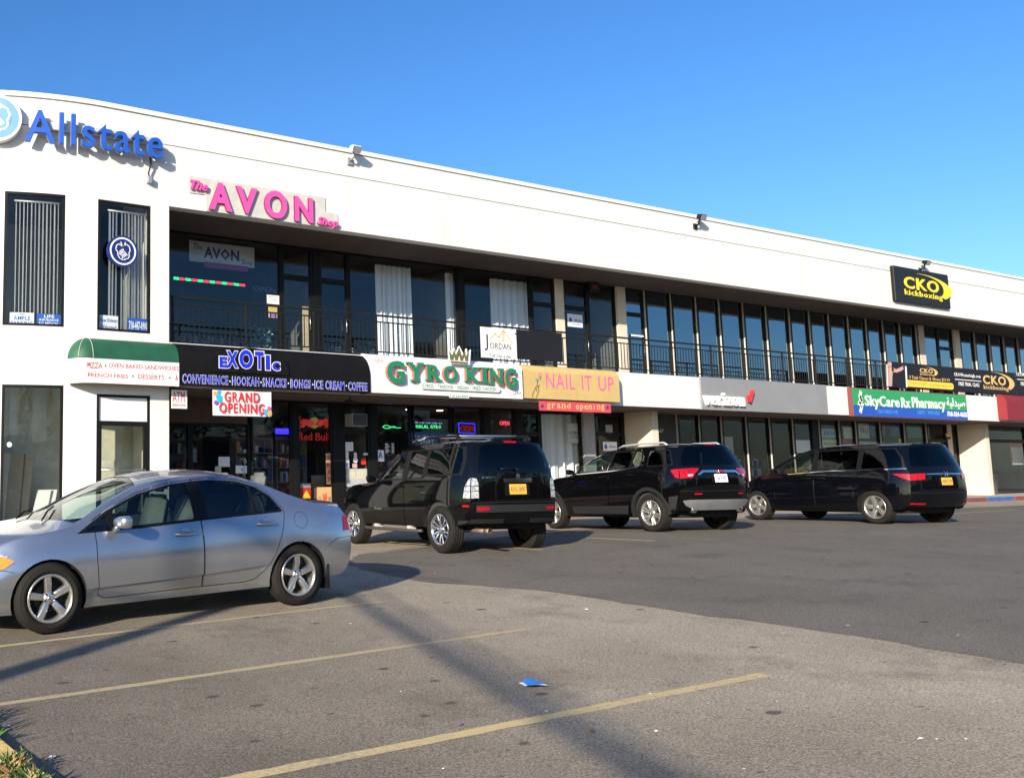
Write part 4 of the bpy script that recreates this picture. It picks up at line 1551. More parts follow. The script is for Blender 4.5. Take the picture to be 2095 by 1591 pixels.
mb.build('faded_lettering', mat('nail_faint', (0.60, 0.33, 0.16), 0.7), e)
mb = MB()
def uvr(pts):
    return [(at(u, v, yf3).x, at(u, v, yf3).z) for u, v in pts]
for l in ([(1089, 812), (1090.5, 805), (1093, 800), (1096, 792), (1099, 789), (1101, 793), (1102.5, 800), (1099, 808), (1097, 813)], [(1096, 792), (1098.5, 797), (1097, 801)], [(1099, 789), (1099.5, 780), (1101, 776)], [(1101, 793), (1104, 787)]):
    ribbon(mb, uvr(l), .018, flat(yf3), 0, 0, .003)
for l in ([(1101, 776), (1097, 774), (1096, 778), (1100, 780), (1105, 777), (1107, 772), (1102, 774)],):
    ribbon(mb, uvr(l), .022, flat(yf3), 0, 1, .003)
for l in ([(1103, 771), (1101, 766), (1105, 763), (1109, 766), (1107, 771), (1103, 771), (1105, 766)],):
    ribbon(mb, uvr(l), .018, flat(yf3), 0, 2, .003)
mb.build('hand_and_rose', [C_txt, mat('leaf_teal', (0.12, 0.30, 0.25), 0.6), MATS['nail_pink']], e)
yr = yf3 + .02
e, _ = sheet(1102, 819.5, 1250, 844.5, yr, 'grand_opening_strip', mat('banner_red', (0.62, 0.07, 0.09), 0.6, var=0.08, scale=3), 'red cloth strip reading grand opening in handwritten yellow letters with two blue stars', 'banner')
mb = MB()
us = [1119, 1128.5, 1139.5, 1150, 1160, 1179.5, 1188.5, 1198, 1206.5, 1215.5, 1219.5, 1228.5, 1238]
for i, ch in enumerate('grand'):
    uc = 1119 + 10.2 * i
    dv = [0, 1, 0, 2, -1][i]
    words(mb, ch, uc, 824.5 + .035 * (uc - 1119) - (2 if ch in 'd' else 0), uc + 7.5, 834.5 + .035 * (uc - 1119) + (3 if ch == 'g' else 0) + dv * .4, yr - .005, .003, 0, .0)
for i, ch in enumerate('opening'):
    uc = 1178.5 + 8.6 * i
    if ch == 'i':
        words(mb, ch, uc + 2, 826, uc + 4, 837.5, yr - .005, .003, 0, .0)
    else:
        words(mb, ch, uc, 828 + .03 * (i % 3), uc + 6.6, 837.8 + (3 if ch in 'gp' else 0), yr - .005, .003, 0, .0)
mb.build('lettering', mat('hand_yellow', (0.72, 0.55, 0.16), 0.6), e)
mb = MB()
for u, v in ((1109, 830.5), (1242.5, 833.5)):
    c = at(u, v, yr)
    st = []
    for k in range(10):
        r = .075 if k % 2 == 0 else .03
        a = math.pi / 2 + math.pi * k / 5
        st.append((c.x + r * math.cos(a), yr - .005, c.z + r * math.sin(a)))
    mb.prism(st, (0, -.003, 0), 0)
mb.build('star', C_navy, e)

# hanging grand opening banner and ATM sign at the convenience shop
yg = yf + .05
e, (gx0, gx1, gz0, gz1) = sheet(435, 797, 555, 852.5, yg, 'grand_opening_banner', mat('banner_white', (0.74, 0.73, 0.71), 0.6, var=0.05, scale=5), 'white cloth banner with red GRAND OPENING letters and coloured balloons under the black awning', 'banner', None, wave=.010)
mb = MB()
Lb = local(gx0, gx1, gz0, gz1)
fw_ = lambda x, z, h: (x, yg - .0165 - h, z)
for t, a, b, c, q in (('GRAND', .19, .79, .05, .46), ('OPENING', .10, .875, .49, .90)):
    A, Q = Lb(a, q), Lb(b, c)
    text_on(mb, t, A[0], A[1], Q[0], Q[1], fw_, .024, 0, 1.16, .003, 0, 3)
mb.build('lettering', C_red, e)
mb = MB()
bc = [mat('balloon_cyan', (0.03, 0.42, 0.72), 0.5), mat('balloon_magenta', (0.6, 0.08, 0.45), 0.5), mat('balloon_orange', (0.8, 0.36, 0.06), 0.5), mat('balloon_purple', (0.25, 0.08, 0.40), 0.5)]
for a, b, r, k in ((.10, .30, .075, 0), (.115, .42, .05, 0), (.05, .5, .05, 3), (.04, .15, .05, 2), (.10, .07, .045, 0), (.9, .78, .05, 0), (.955, .66, .05, 1), (.965, .88, .06, 2), (.90, .92, .04, 0), (.8, .9, .03, 1)):
    c = Lb(a, b)
    disc(mb, c, r, fw_, 0, .002 + .0007 * len(mb.v) / 200, k, 16)
mb.build('balloons', bc, e)
ya = D - .1
e, (ax0, ax1, az0, az1) = sheet(350.5, 797, 382, 836, ya, 'atm_sign', C_white, 'small white ATM sign hanging at the left end under the black awning', 'sign', None, .02)
mb = MB()
words(mb, 'ATM', 353, 801, 378, 823, ya - .021, .003, 0, .0)
x0, x1, z0_, z1_ = rect(352.5, 826, 380, 831, ya - .021)
text_on(mb, 'WITHDRAW CASH HERE', x0, z0_, x1, z1_, flat(ya - .021), 0, 0, 1, .002, 0, 1)
mb.build('lettering', C_red, e)

# --- phone shop letters --------------------------------------------------------------
yv = D - .06
e = empty('phone_shop_letters', at(1487, 820, yv), 'thick white raised letters reading verizon with a red tick on the grey fascia panel', 'sign')
mb = MB()
x0, x1 = at(1444, 815, yv - .12)[0], at(1526, 820, yv - .12)[0]
z1_, z0_ = at(1487, 803.5, yv - .12)[2], at(1487, 829.5, yv - .12)[2]
text_on(mb, 'verizon', x0, z0_, x1, z1_, lambda x, z, h: (x, yv - .002 - h, z), .022, 0, 1.12, .10, 0, 3)
mb.build('lettering', C_white, e)
mb = MB()
shape(mb, [(1527, 809), (1530.5, 811), (1535.5, 798), (1539.5, 799.5), (1532.5, 823), (1529.5, 822)], yv - .04, .08)
mb.build('tick', mat('tick_red', (0.72, 0.03, 0.03), 0.45), e)

# --- pharmacy sign ---------------------------------------------------------------------
ys = D - .17
e = empty('pharmacy_sign', at(1862, 855, D), 'green over blue box sign with white pharmacy lettering', 'sign')
x0, x1 = at(1746, 822, ys)[0], at(1977.8, 832, ys)[0]
z1_, z0_ = at(1862, 801.5, ys)[2], at(1862, 854.2, ys)[2]
zs_ = at(1862, 834, ys)[2]
mb = MB()
mb.bbox(x0 - .03, x1 + .03, ys + .006, D - .003, z0_ - .03, z1_ + .03, .01, 0)
mb.build('box', mat('dark_red_trim', (0.16, 0.04, 0.04), 0.5), e)
mb = MB()
mb.box(x0, x1, ys, ys + .0055, zs_, z1_, 0)
mb.box(x0, x1, ys, ys + .0055, z0_, zs_ - .0002, 1)
mb.build('face', [mat('pharmacy_green', (0.02, 0.30, 0.085), 0.4, var=0.05), mat('pharmacy_blue', (0.01, 0.075, 0.42), 0.4, var=0.05)], e)
mb = MB()
def wz(t, u0, u1, va, vb, um=1862, **k):
    a, b = at(um, va, ys)[2], at(um, vb, ys)[2]
    text_on(mb, t, at(u0, 825, ys)[0], b, at(u1, 828, ys)[0], a, flat(ys), k.get('bold', .02), 0, k.get('space', 1.1), k.get('depth', .01), k.get('mi', 0), 3)
wz('SkyCare', 1770, 1840, 810, 838, 1805)
wz('Rx', 1844, 1862, 813.5, 834, 1853)
wz('Pharmacy', 1866, 1934, 814, 841.5, 1900)
wz('\uFE94\uFEF4\uFEDF\uFEAA\uFEF4\uFEBB', 1937, 1974, 814, 836, 1955, bold=.01)
wz('718-524-6625', 1936, 1976.5, 842, 852, 1955, bold=.015)
wz('1267 FOREST AVE', 1795, 1836, 838, 845.5, 1815, bold=0, mi=1, depth=.003)
wz('DEPT. WITHIN', 1876, 1920, 840, 848, 1898, bold=0, mi=1, depth=.003)
ribbon(mb, [(at(u, v, ys).x, at(u, v, ys).z) for u, v in ((1761, 802), (1759, 812), (1763, 818), (1758, 824), (1763, 830), (1760.5, 842))], .14, flat(ys), 0, 0, .008)
ribbon(mb, [(at(u, v, ys).x, at(u, v, ys).z) for u, v in ((1756, 826), (1760, 829), (1766, 827))], .07, flat(ys), 0, 0, .009)
mb.build('lettering', [C_white, mat('pale_cyan_print', (0.06, 0.28, 0.70), 0.5)], e)

# red awning at the right end
e = empty('red_awning', at(2085, 840, D), 'dark red rounded shop awning cut by the right edge of the photo', 'awning')
xL = at(2059, 835, D - .3)[0]
zb, zt = at(2080, 859.5, D - .3)[2], at(2080, 809, D - .05)[2]
mb = MB()
awning_mesh(mb, xL, xL + 7, .32, zb, zt - .3, zt, mi_face=0, mi_top=0, mi_under=1)
mb.build('cover', [mat('awning_red', (0.21, 0.012, 0.018), 0.6, var=0.12), M_in_dark], e)

# --- cloths hung on the balcony railing -----------------------------------------------
yr_ = RY - .045
e, (x0, x1, z0_, z1_) = sheet(982, 668, 1055, 735.5, yr_, 'railing_banner', C_white, 'white banner with a gold mountain and house outline and JORDAN lettering on the railing', 'banner', 'banners on the balcony railing')
mb = MB()
words(mb, 'J', 990.5, 683, 999, 717.5, yr_ - .005, .003, 0, .0)
words(mb, 'ORDAN', 1002, 700.5, 1046, 716, yr_ - .005, .003, 0, .0)
words(mb, '718-556-2266', 1001, 723.5, 1045, 733, yr_ - .005, .003, 0, .0)
pl = lambda l: [(at(u, v, yr_).x, at(u, v, yr_).z) for u, v in l]
ribbon(mb, pl([(1001, 695), (1013, 682), (1020, 690), (1030, 675.5), (1048, 703)]), .03, flat(yr_ - .005), 0, 1, .003)
ribbon(mb, pl([(1019, 700), (1028, 697)]), .02, flat(yr_ - .005), 0, 1, .003)
for k in range(6):
    ribbon(mb, pl([(1028, 680 + 3.5 * k), (1031.5, 680.3 + 3.5 * k)]), .03, flat(yr_ - .005), 0, 1, .003)
ribbon(mb, pl([(1002, 720), (1042, 721)]), .012, flat(yr_ - .005), 0, 2, .002)
mb.build('print', [C_txt, mat('jordan_gold', (0.62, 0.42, 0.10), 0.5), C_board], e)
e, _ = sheet(1055.5, 673.5, 1152, 741, yr_, 'railing_banner', mat('black_vinyl', (0.014, 0.014, 0.017), 0.6, var=0.1, spec=.2), 'plain black banner on the railing right of the white gold-house banner', 'banner', 'banners on the balcony railing')
Z1, Z0 = at(1900, 747.5, yr_)[2], at(1900, 796, yr_)[2]
M_vin = mat('kick_vinyl', (0.014, 0.012, 0.018), 0.6, var=0.1, spec=.2)
def kbanner(u0, u1, label):
    a, b = at(u0, 770, yr_)[0], at(u1, 778, yr_)[0]
    e = empty('railing_banner', ((a + b) / 2, yr_, Z0), label, 'banner', 'banners on the balcony railing')
    mb = MB()
    mb.box(a + .003, b - .003, yr_ - .004, yr_, Z0, Z1)
    mb.build('sheet', M_vin, e)
    return e, a, b
yb_ = yr_ - .005
e, a, b = kbanner(1813, 1951, 'black railing banner with a bare-armed boxer print and gold kickboxing offer above a yellow strip')
mb = MB()
skin = []
for pl_ in ([(1816, 741), (1822, 739.8), (1824.5, 744), (1823.5, 750), (1819, 752), (1816.5, 748)], [(1817, 751), (1823, 750), (1829, 755), (1826, 765), (1825, 790), (1817.5, 790), (1817, 770)], [(1824, 751.5), (1834, 755), (1842, 751), (1850, 747), (1852, 753), (1843, 759), (1834, 762), (1825, 760)]):
    shape(mb, pl_, yb_, .002, 0)
shape(mb, [(1846, 745), (1853, 747), (1854, 756), (1849, 758)], yb_, .0025, 2)
shape(mb, [(1810.5 + 3, 745), (1815.5, 745), (1817, 790), (1814.6, 790)], yb_, .003, 1)
shape(mb, [(1851.5, 749), (1854.5, 749), (1857, 792), (1854, 792)], yb_, .003, 1)
mb.build('boxer_print', [mat('print_skin', (0.55, 0.33, 0.26), 0.6), C_white, C_txt], e)
mb = MB()
cko_logo(mb, at(1882, 760, yb_)[0], at(1917.5, 760, yb_)[0], at(1900, 769.5, yb_)[2], at(1900, 751.5, yb_)[2], yb_, 0, .003)
za_, zb_ = at(1900, 771, yb_)[2], at(1900, 778.5, yb_)[2]
text_on(mb, '3 Trial Classes & Gloves $19.99', at(1861, 775, yb_)[0], zb_, at(1943, 778, yb_)[0], za_, flat(yb_), .012, 0, 1.1, .003, 0, 1)
mb.build('lettering', C_gold, e)
mb = MB()
za_, zb_ = at(1900, 780, yb_)[2], at(1900, 793.5, yb_)[2]
xa, xb = at(1857, 780, yb_)[0], at(1947, 785, yb_)[0]
r = (za_ - zb_) / 2
mb.prism([(xa, yb_, za_), (xa, yb_, zb_)] + [(xb + r * math.cos(-math.pi / 2 + math.pi * k / 8), yb_, zb_ + r + r * math.sin(-math.pi / 2 + math.pi * k / 8)) for k in range(9)], (0, -.003, 0), 0)
text_on(mb, '718-815-5425  ckokickboxing.com', xa + .1, zb_ + .06, xb, za_ - .07, flat(yb_ - .0035), .01, 0, 1, .002, 1, 1)
mb.build('yellow_strip', [mat('print_yellow', (0.80, 0.58, 0.05), 0.5), mat('print_ochre', (0.40, 0.27, 0.02), 0.5)], e)
def site(e, u0, u1, um):
    mb = MB()
    zz = lambda v: at(um, v, yb_)[2]
    text_on(mb, 'CKOWesterleigh.com', at(u0, 770, yb_)[0], zz(773), at(u1, 772, yb_)[0], zz(764), flat(yb_), .014, 0, 1.12, .003, 0, 1)
    text_on(mb, 'FREE TRIAL CLASS', at(u0 + 8, 770, yb_)[0], zz(789.5), at(u1 - 4, 772, yb_)[0], zz(782), flat(yb_), .014, 0, 1.12, .003, 0, 1)
    ribbon(mb, [(at(u0 + 2, 777, yb_)[0], zz(777.5)), (at(u1 + 1, 777, yb_)[0], zz(777.5))], .03, flat(yb_), 0, 0, .003)
    mb.build('lettering', C_white, e)
e, a, b = kbanner(1951, 2077, 'black railing banner with web address and large pale gold CKO kickboxing logo')
site(e, 1952, 2006, 1978)
mb = MB()
cko_logo(mb, at(2011.5, 780, yb_)[0], at(2074, 783, yb_)[0], at(2042, 800, yb_)[2], at(2042, 763.5, yb_)[2], yb_, 0, .003)
mb.build('logo', C_gold, e)
e, a, b = kbanner(2077, 2200, 'black railing banner with white web address cut by the right edge of the photo')
site(e, 2079, 2130, 2104)
# ------------------------------------------------------------------ things behind the glass
def curtain(u0, u1, z0, z1, y, label, vref, uneven=0.0, n=90, amp=.05, waves=7):
    x0, x1 = at(u0, vref, y)[0], at(u1, vref, y)[0]
    e_ = MB()
    vs = []
    for i in range(n + 1):
        t = i / n
        ph = t * waves * 2 * math.pi
        yy = y + amp * math.sin(ph) + amp * .5 * math.sin(ph * 1.73 + 1)
        vs.append((x0 + (x1 - x0) * t + .02 * math.sin(ph * .5), yy, z0))
        vs.append((x0 + (x1 - x0) * t, y + .8 * (yy - y), z1))
    e_.add(vs, [(2 * i, 2 * i + 2, 2 * i + 3, 2 * i + 1) for i in range(n)], 0, True)
    o = e_.build('curtain', M_curtain, loc=((x0 + x1) / 2, y, z0))
    tag(o, label, 'curtain', 'white curtains in the shop windows')
curtain(769, 841, Z_SLAB1 + .03, 6.98, YB + .28, 'wide white curtain hanging in the upper window above the gyro sign', 600)
curtain(912, 936, Z_SLAB1 + .03, 6.98, YB + .28, 'narrow white curtain at the right end of the upper window above the crown', 600, waves=3)
curtain(1004, 1084, Z_SLAB1 + .03, 6.98, YB + .28, 'white curtain in the upper window behind the white gold-house banner', 620, waves=6)
curtain(1106, 1189, SWZ + .02, 2.95, YB + .30, 'white curtain in the ground floor window under the red grand opening strip', 950, waves=5, amp=.06)

def vrect(u0, v0, u1, v1, y, name, m, label, cat, group=None, th=.004):
    """small flat print stuck behind or on the glass, level in the world"""
    um, vm = (u0 + u1) / 2, (v0 + v1) / 2
    x0, x1 = at(u0, vm, y)[0], at(u1, vm, y)[0]
    z1, z0 = at(um, v0, y)[2], at(um, v1, y)[2]
    e = empty(name, ((x0 + x1) / 2, y, z0), label, cat, group)
    MB().box(x0, x1, y - th, y, z0, z1).build('sheet', m, e)
    return e, local(x0, x1, z0, z1)
def vwords(mb, L, t, a, b, c, q, y, bold=.01, mi=0, space=1.05, depth=.002):
    A, Q = L(a, q), L(c, b)
    text_on(mb, t, A[0], A[1], Q[0], Q[1], flat(y), bold, 0, space, depth, mi, 1)
YG = YB - .012          # just in front of the pane
YI = YB + .05
# upper shop on the left: banner, light string, notice, leafy display
e, L = vrect(387, 499, 520, 541, YB + .35, 'window_banner', mat('banner_dim', (0.62, 0.60, 0.62), 0.6), 'white window banner reading The AVON Shop in dark letters behind the balcony glass', 'banner')
mb = MB()
vwords(mb, L, 'AVON', .22, .22, .76, .78, YB + .345, .03)
vwords(mb, L, 'The', .06, .12, .2, .42, YB + .345, .01)
vwords(mb, L, 'Shop', .80, .62, .97, .96, YB + .345, .01)
mb.build('lettering', C_navy, e)
x0, x1 = at(418, 543, YB + .35)[0], at(507, 543, YB + .35)[0]
zz = at(462, 546, YB + .35)[2]
MB().box(x0, x1, YB + .34, YB + .35, zz - .07, zz + .07).build('magenta_strip', mat('dim_magenta', (0.30, 0.03, 0.16), 0.5), e)
M_lg = mat('light_green', (0.02, 0.3, 0.1), 0.5, var=0, emit=(0.05, 1.0, 0.30), estr=1.3)
M_lr = mat('light_red', (0.3, 0.02, 0.03), 0.5, var=0, emit=(1.0, 0.06, 0.10), estr=1.1)
M_lb = mat('light_blue', (0.02, 0.02, 0.3), 0.5, var=0, emit=(0.03, 0.02, 1.0), estr=1.6)
M_lp = mat('light_violet', (0.05, 0.02, 0.3), 0.5, var=0, emit=(0.20, 0.06, 1.0), estr=1.0)
M_lw = mat('light_white', (0.3, 0.3, 0.3), 0.5, var=0, emit=(1.0, 0.9, 0.75), estr=3.0)
e = empty('light_string', at(428, 575, YB + .12), 'red and green light string across the upper left shop window', 'light string')
for i in range(12):
    a, b = at(355 + 12.3 * i, 570, YB + .12)[0], at(355 + 12.3 * i + 11, 570, YB + .12)[0]
    zc = at(428, 576, YB + .12)[2]
    mb = MB()
    for k in range(5):
        for q in range(2):
            xx = a + (b - a) * (k + .5) / 5
            mb.tube([(xx - .008, YB + .12, zc - .022 + q * .036 + rnd.uniform(-.006, .006)), (xx + .012, YB + .12, zc - .022 + q * .036)], .014, 6)
    mb.build('bulb_cluster', M_lg if i % 2 == 0 else M_lr, e)
e, L = vrect(546, 604, 571, 622, YG, 'notice', C_white, 'small white notice on the upper glass left of the balcony door', 'notice')
mb = MB()
vwords(mb, L, 'AVON', .15, .12, .85, .3, YG - .005, .0)
vwords(mb, L, 'HOURS', .25, .45, .75, .58, YG - .005, .0)
mb.build('lettering', C_txt, e)
e, L = vrect(549, 628, 567, 650, YG, 'notice', mat('notice_mixed', (0.5, 0.38, 0.12), 0.6), 'small yellow and purple leaflet on the upper glass below the white notice', 'notice')
A, Q = L(.1, .95), L(.95, .5)
MB().box(A[0], Q[0], YG - .0065, YG - .0045, A[1], Q[1]).build('purple_half', mat('leaf_purple', (0.22, 0.12, 0.40), 0.6), e)
e = empty('open_sign', at(540, 591, YB + .1), 'unlit dark OPEN sign in the upper left shop window', 'sign')
mb = MB()
words(mb, 'OPEN', 517, 585, 562, 600, YB + .1, .02, 0, .0, 0, 1.1)
mb.build('lettering', mat('neon_off', (0.10, 0.11, 0.14), 0.3), e)
# leafy display behind the glass
mb = MB()
M_teal = mat('teal_leaf', (0.10, 0.28, 0.27), 0.45, var=0.5, scale=20)
xa, xb = at(512, 665, YB + .5)[0], at(553, 665, YB + .5)[0]
for i in range(170):
    c = Vector((rnd.uniform(xa, xb), YB + .5 + rnd.uniform(-.15, .15), rnd.uniform(4.12, 5.0)))
    a, t = rnd.uniform(0, 6.28), rnd.uniform(-.9, .9)
    d1 = Vector((math.cos(a) * math.cos(t), math.sin(a) * .5, math.sin(t))) * rnd.uniform(.05, .10)
    d2 = Vector((-math.sin(t), .3, math.cos(t))) * rnd.uniform(.018, .03)
    mb.add([c - d1, c + d2, c + d1, c - d2], [(0, 1, 2, 3)])
o = mb.build('leafy_display', M_teal, loc=((xa + xb) / 2, YB + .5, Z_SLAB1 + .012))
tag(o, 'teal leafy foil plant standing inside the upper left shop window', 'plant')
x = at(592, 705, YB + .4)[0]
mb = MB()
mb.lathe([(.10, 0), (.13, .3), (.135, .3), (.14, .31), (.125, .31), (.10, .03)], (x, YB + .4, Z_SLAB1 + .012), 'z', 20)
o = mb.build('red_bin', C_red, loc=(x, YB + .4, Z_SLAB1))
tag(o, 'small red bin on the floor just inside the balcony door', 'bin')
e, L = vrect(619, 627, 634, 722, YB + .3, 'standing_poster', mat('poster_cream', (0.62, 0.50, 0.30), 0.7), 'tall cream poster standing in the sun behind the balcony door', 'poster')
for (u0, u1, nm) in ((356, 500, 'low dark display shelf along the foot of the upper left shop window'), (660, 765, 'dark display shelf behind the second upper door')):
    xa, xb = at(u0, 690, YB + .8)[0], at(u1, 690, YB + .8)[0]
    e = empty('display_shelf', ((xa + xb) / 2, YB + .8, Z_SLAB1 + .012), nm, 'shelf')
    mb = MB()
    for z in (4.25, 4.5, 4.75):
        mb.box(xa, xb, YB + .6, YB + .95, z - .02, z)
    for xx in (xa, (xa + xb) / 2, xb):
        mb.box(xx - .02, xx + .02, YB + .96, YB + .98, 4.08, 4.9)
    mb.build('frame', M_in_dark, e)
    for k, m in enumerate(('stock_blue', 'stock_pale', 'stock_red')):
        mb = MB()
        for q in range(14):
            xx = rnd.uniform(xa + .1, xb - .1)
            z = rnd.choice((4.25, 4.5))
            hh = rnd.uniform(.08, .18)
            mb.box(xx - .025, xx + .025, YB + .62 + .1 * k, YB + .68 + .1 * k, z + .001, z + hh)
        o = mb.build('stock', mat(m, ((0.06, 0.12, 0.22), (0.35, 0.36, 0.38), (0.28, 0.06, 0.05))[k], 0.5), e)
        o['kind'] = 'stuff'
e, L = vrect(1161, 643, 1191.5, 669, YG, 'notice', C_white, 'white notice with blue print on the glass of the fourth upper door', 'notice')
mb = MB()
vwords(mb, L, 'Allstate', .42, .34, .92, .58, YG - .005, .02)
A = L(.2, .46)
disc(mb, A, .07, flat(YG - .005), 0, .002, 0, 14)
vwords(mb, L, 'INSURANCE', .3, .72, .85, .84, YG - .005, .0)
mb.build('lettering', C_blue, e)
o = panel(1291, 684, 1316, 690, YG - .04, .02)
q = o.build('door_latch_plate', C_white, loc=at(1303, 690, YG))
tag(q, 'white lock plate on the dark upper door right of the pale column', 'lock')
# exit light on the soffit
x = at(1213, 590, YB - .2)[0]
e = empty('exit_light', (x, YB - .2, Z_SOF), 'dark box with a dim red exit light under the upper soffit', 'lamp')
MB().bbox(x - .22, x + .22, YB - .28, YB - .12, Z_SOF - .30, Z_SOF - .001, .01).build('box', C_black, e)
MB().box(x - .12, x + .12, YB - .286, YB - .281, Z_SOF - .22, Z_SOF - .08).build('lens', mat('dim_red', (0.12, 0.01, 0.01), 0.4), e)

# ------------- ground floor: convenience shop
M_paper = mat('paper', (0.72, 0.71, 0.69), 0.7, var=0.03)
e, L = vrect(378, 917, 402, 945, YI, 'poster', mat('poster_smoke', (0.16, 0.18, 0.20), 0.5, var=0.6, scale=9), 'dim grey photo poster behind the leftmost dark shop glass', 'poster')
e, L = vrect(447, 934, 470, 954.5, YG, 'paper_notice', M_paper, 'blank white paper on the dark convenience shop door', 'notice')
e, L = vrect(440, 953.5, 452.5, 966, YG - .006, 'sticker', mat('sticker_mint', (0.45, 0.52, 0.36), 0.6, var=0.2, scale=30), 'small mint green sticker below the blank white paper', 'sticker')
e, L = vrect(482, 952, 505, 968, YG, 'sticker', C_white, 'white card sticker with a black stripe low on the convenience shop door', 'sticker')
mb = MB()
A, Q = L(.68, .9), L(.78, .2)
mb.box(A[0], Q[0], YG - .0065, YG - .0045, A[1], Q[1], 0)
A, Q = L(.5, .7), L(.64, .3)
mb.box(A[0], Q[0], YG - .0065, YG - .0045, A[1], Q[1], 1)
mb.build('print', [C_txt, bc[0]], e)
for v, r, lab in ((922.5, .045, 'upper round sticker on the convenience shop door'), (944, .05, 'lower round sticker above the white card sticker')):
    q = at(501, v, YG)
    mb = MB()
    disc(mb, (q.x, q.z), r, flat(YG), 0, .004, 0, 18, r0=r * .45)
    disc(mb, (q.x, q.z), r * .4, flat(YG), 0, .004, 1, 14)
    tag(mb.build('round_sticker', [mat('sticker_grey', (0.35, 0.42, 0.43), 0.5), C_txt], loc=q), lab, 'sticker')
e, L = vrect(520, 869, 541, 889, YI + .3, 'poster', mat('poster_brown', (0.18, 0.11, 0.06), 0.6, var=0.5, scale=14), 'dim brown poster inside the window right of the shop door', 'poster')
# lit blue sign
x0, x1, z0, z1 = rect(565, 876, 592, 888, YI + .04)
e = empty('lit_sign', ((x0 + x1) / 2, YI, z0), 'glowing blue rectangular sign in the convenience shop window', 'lit sign')
MB().bbox(x0, x1, YI + .04, YI + .09, z0, z1, .01).build('screen', M_lb, e)
e, L = vrect(563, 892, 592, 899, YI + .1, 'price_card', mat('price_dark', (0.05, 0.05, 0.06), 0.5), 'small dark price card below the glowing blue sign', 'card')
# neon bulls sign
yn = YI + .06
e = empty('neon_sign', at(642, 900, yn), 'red and yellow neon sign of two charging bulls before a yellow disc', 'neon sign')
M_nr = mat('neon_dull_red', (0.42, 0.025, 0.015), 0.5, var=0.15, scale=20, emit=(1.0, 0.04, 0.02), estr=0.16)
M_ny = mat('neon_dull_yellow', (0.38, 0.26, 0.03), 0.5, var=0.1, scale=20, emit=(1.0, 0.6, 0.05), estr=0.08)
M_nt = mat('neon_tube_red', (0.2, 0.01, 0.01), 0.5, emit=(0.9, 0.02, 0.03), estr=0.16)
c = at(642.5, 865, yn)
mb = MB()
disc(mb, (c.x, c.z), .145, flat(yn), 0, .02, 0, 28)
mb.build('yellow_disc', M_ny, e)
bull = [(-29, 2), (-27, -6), (-24, -9), (-20, -9), (-14, -8), (-7, -7), (-2, -2), (-1, 3), (-5, 4), (-9, 7), (-13, 7), (-15, 4), (-19, 4), (-22, 9), (-26, 9), (-24, 5), (-28, 9), (-30, 8), (-26, 2)]
for sgn in (-1, 1):
    mb = MB()
    pts = [at(642.5 - sgn * u * 1.02, 866 + v, yn) for u, v in bull]
    pts = [(p.x, yn - .022, p.z) for p in pts]
    if sgn == 1:
        pts = pts[::-1]
    n = len(pts)
    bm = bmesh.new()
    f = bm.faces.new([bm.verts.new(p) for p in pts])
    r = bmesh.ops.extrude_face_region(bm, geom=[f])
    for q in r['geom']:
        if isinstance(q, bmesh.types.BMVert):
            q.co.y -= .015
    bmesh.ops.triangulate(bm, faces=bm.faces[:])
    mb.bm(bm)
    mb.build('bull', M_nr, e)
    mb = MB()
    horn = [(-27, -6), (-30, -10), (-29, -14), (-26, -12)]
    mb.tube([at(642.5 - sgn * u * 1.02, 866 + v, yn - .03) for u, v in horn], .012, 6)
    mb.build('horn', M_nr, e)
mb = MB()
words(mb, 'Red', 611, 884.5, 638, 900.5, yn, .02, 0, .0)
words(mb, 'Bull', 645, 885, 673, 901.5, yn, .02, 0, .0)
mb.build('lettering', M_nt, e)
# right hand side of that shop: hanging papers and posters
e, L = vrect(667, 927, 679.5, 990, YG, 'banner_strip', mat('raw_cream', (0.62, 0.36, 0.20), 0.7), 'tall narrow cream strip with red RAW letters running down the door post', 'banner')
mb = MB()
for i, ch in enumerate('RAW'):
    vwords(mb, L, ch, .16, .30 + .22 * i, .86, .47 + .22 * i, YG - .005, .02)
vwords(mb, L, '8', .2, .05, .8, .22, YG - .005, .0, 1)
mb.build('lettering', [C_red, mat('print_brown', (0.2, 0.08, 0.04), 0.6)], e)
e, L = vrect(648.5, 996, 679, 1030, YG - .02, 'poster', mat('poster_orange', (0.58, 0.36, 0.16), 0.7, var=0.08), 'orange poster with red and black print low beside the door post', 'poster')
mb = MB()
vwords(mb, L, 'RAW', .38, .38, .66, .95, YG - .026, .03, 0)
vwords(mb, L, 'O', .08, .55, .26, .9, YG - .026, 0, 1)
vwords(mb, L, '8', .74, .55, .92, .88, YG - .026, 0, 1)
mb.build('print', [C_red, MATS['print_brown']], e)
e, L = vrect(613.5, 988, 636, 1020, YI, 'poster', C_red, 'red poster with a yellow triangle low in the bull sign window', 'poster')
mb = MB()
A, Q = L(.02, .28), L(.98, .02)
mb.box(A[0], Q[0], YI - .0065, YI - .0045, A[1], Q[1], 0)
A, Q, W_ = L(.15, .95), L(.6, .45), L(.95, .95)
mb.prism([(A[0], YI - .005, A[1]), (W_[0], YI - .005, W_[1]), (Q[0], YI - .005, Q[1])], (0, -.003, 0), 1)
mb.build('print', [mat('sticker_grey2', (0.32, 0.40, 0.38), 0.5), C_yellow], e)
e, L = vrect(637, 972, 665, 1020, YI + .1, 'cardboard_panel', mat('cardboard_brown', (0.16, 0.115, 0.08), 0.8, var=0.15), 'tall brown cardboard panel behind the orange poster', 'panel')
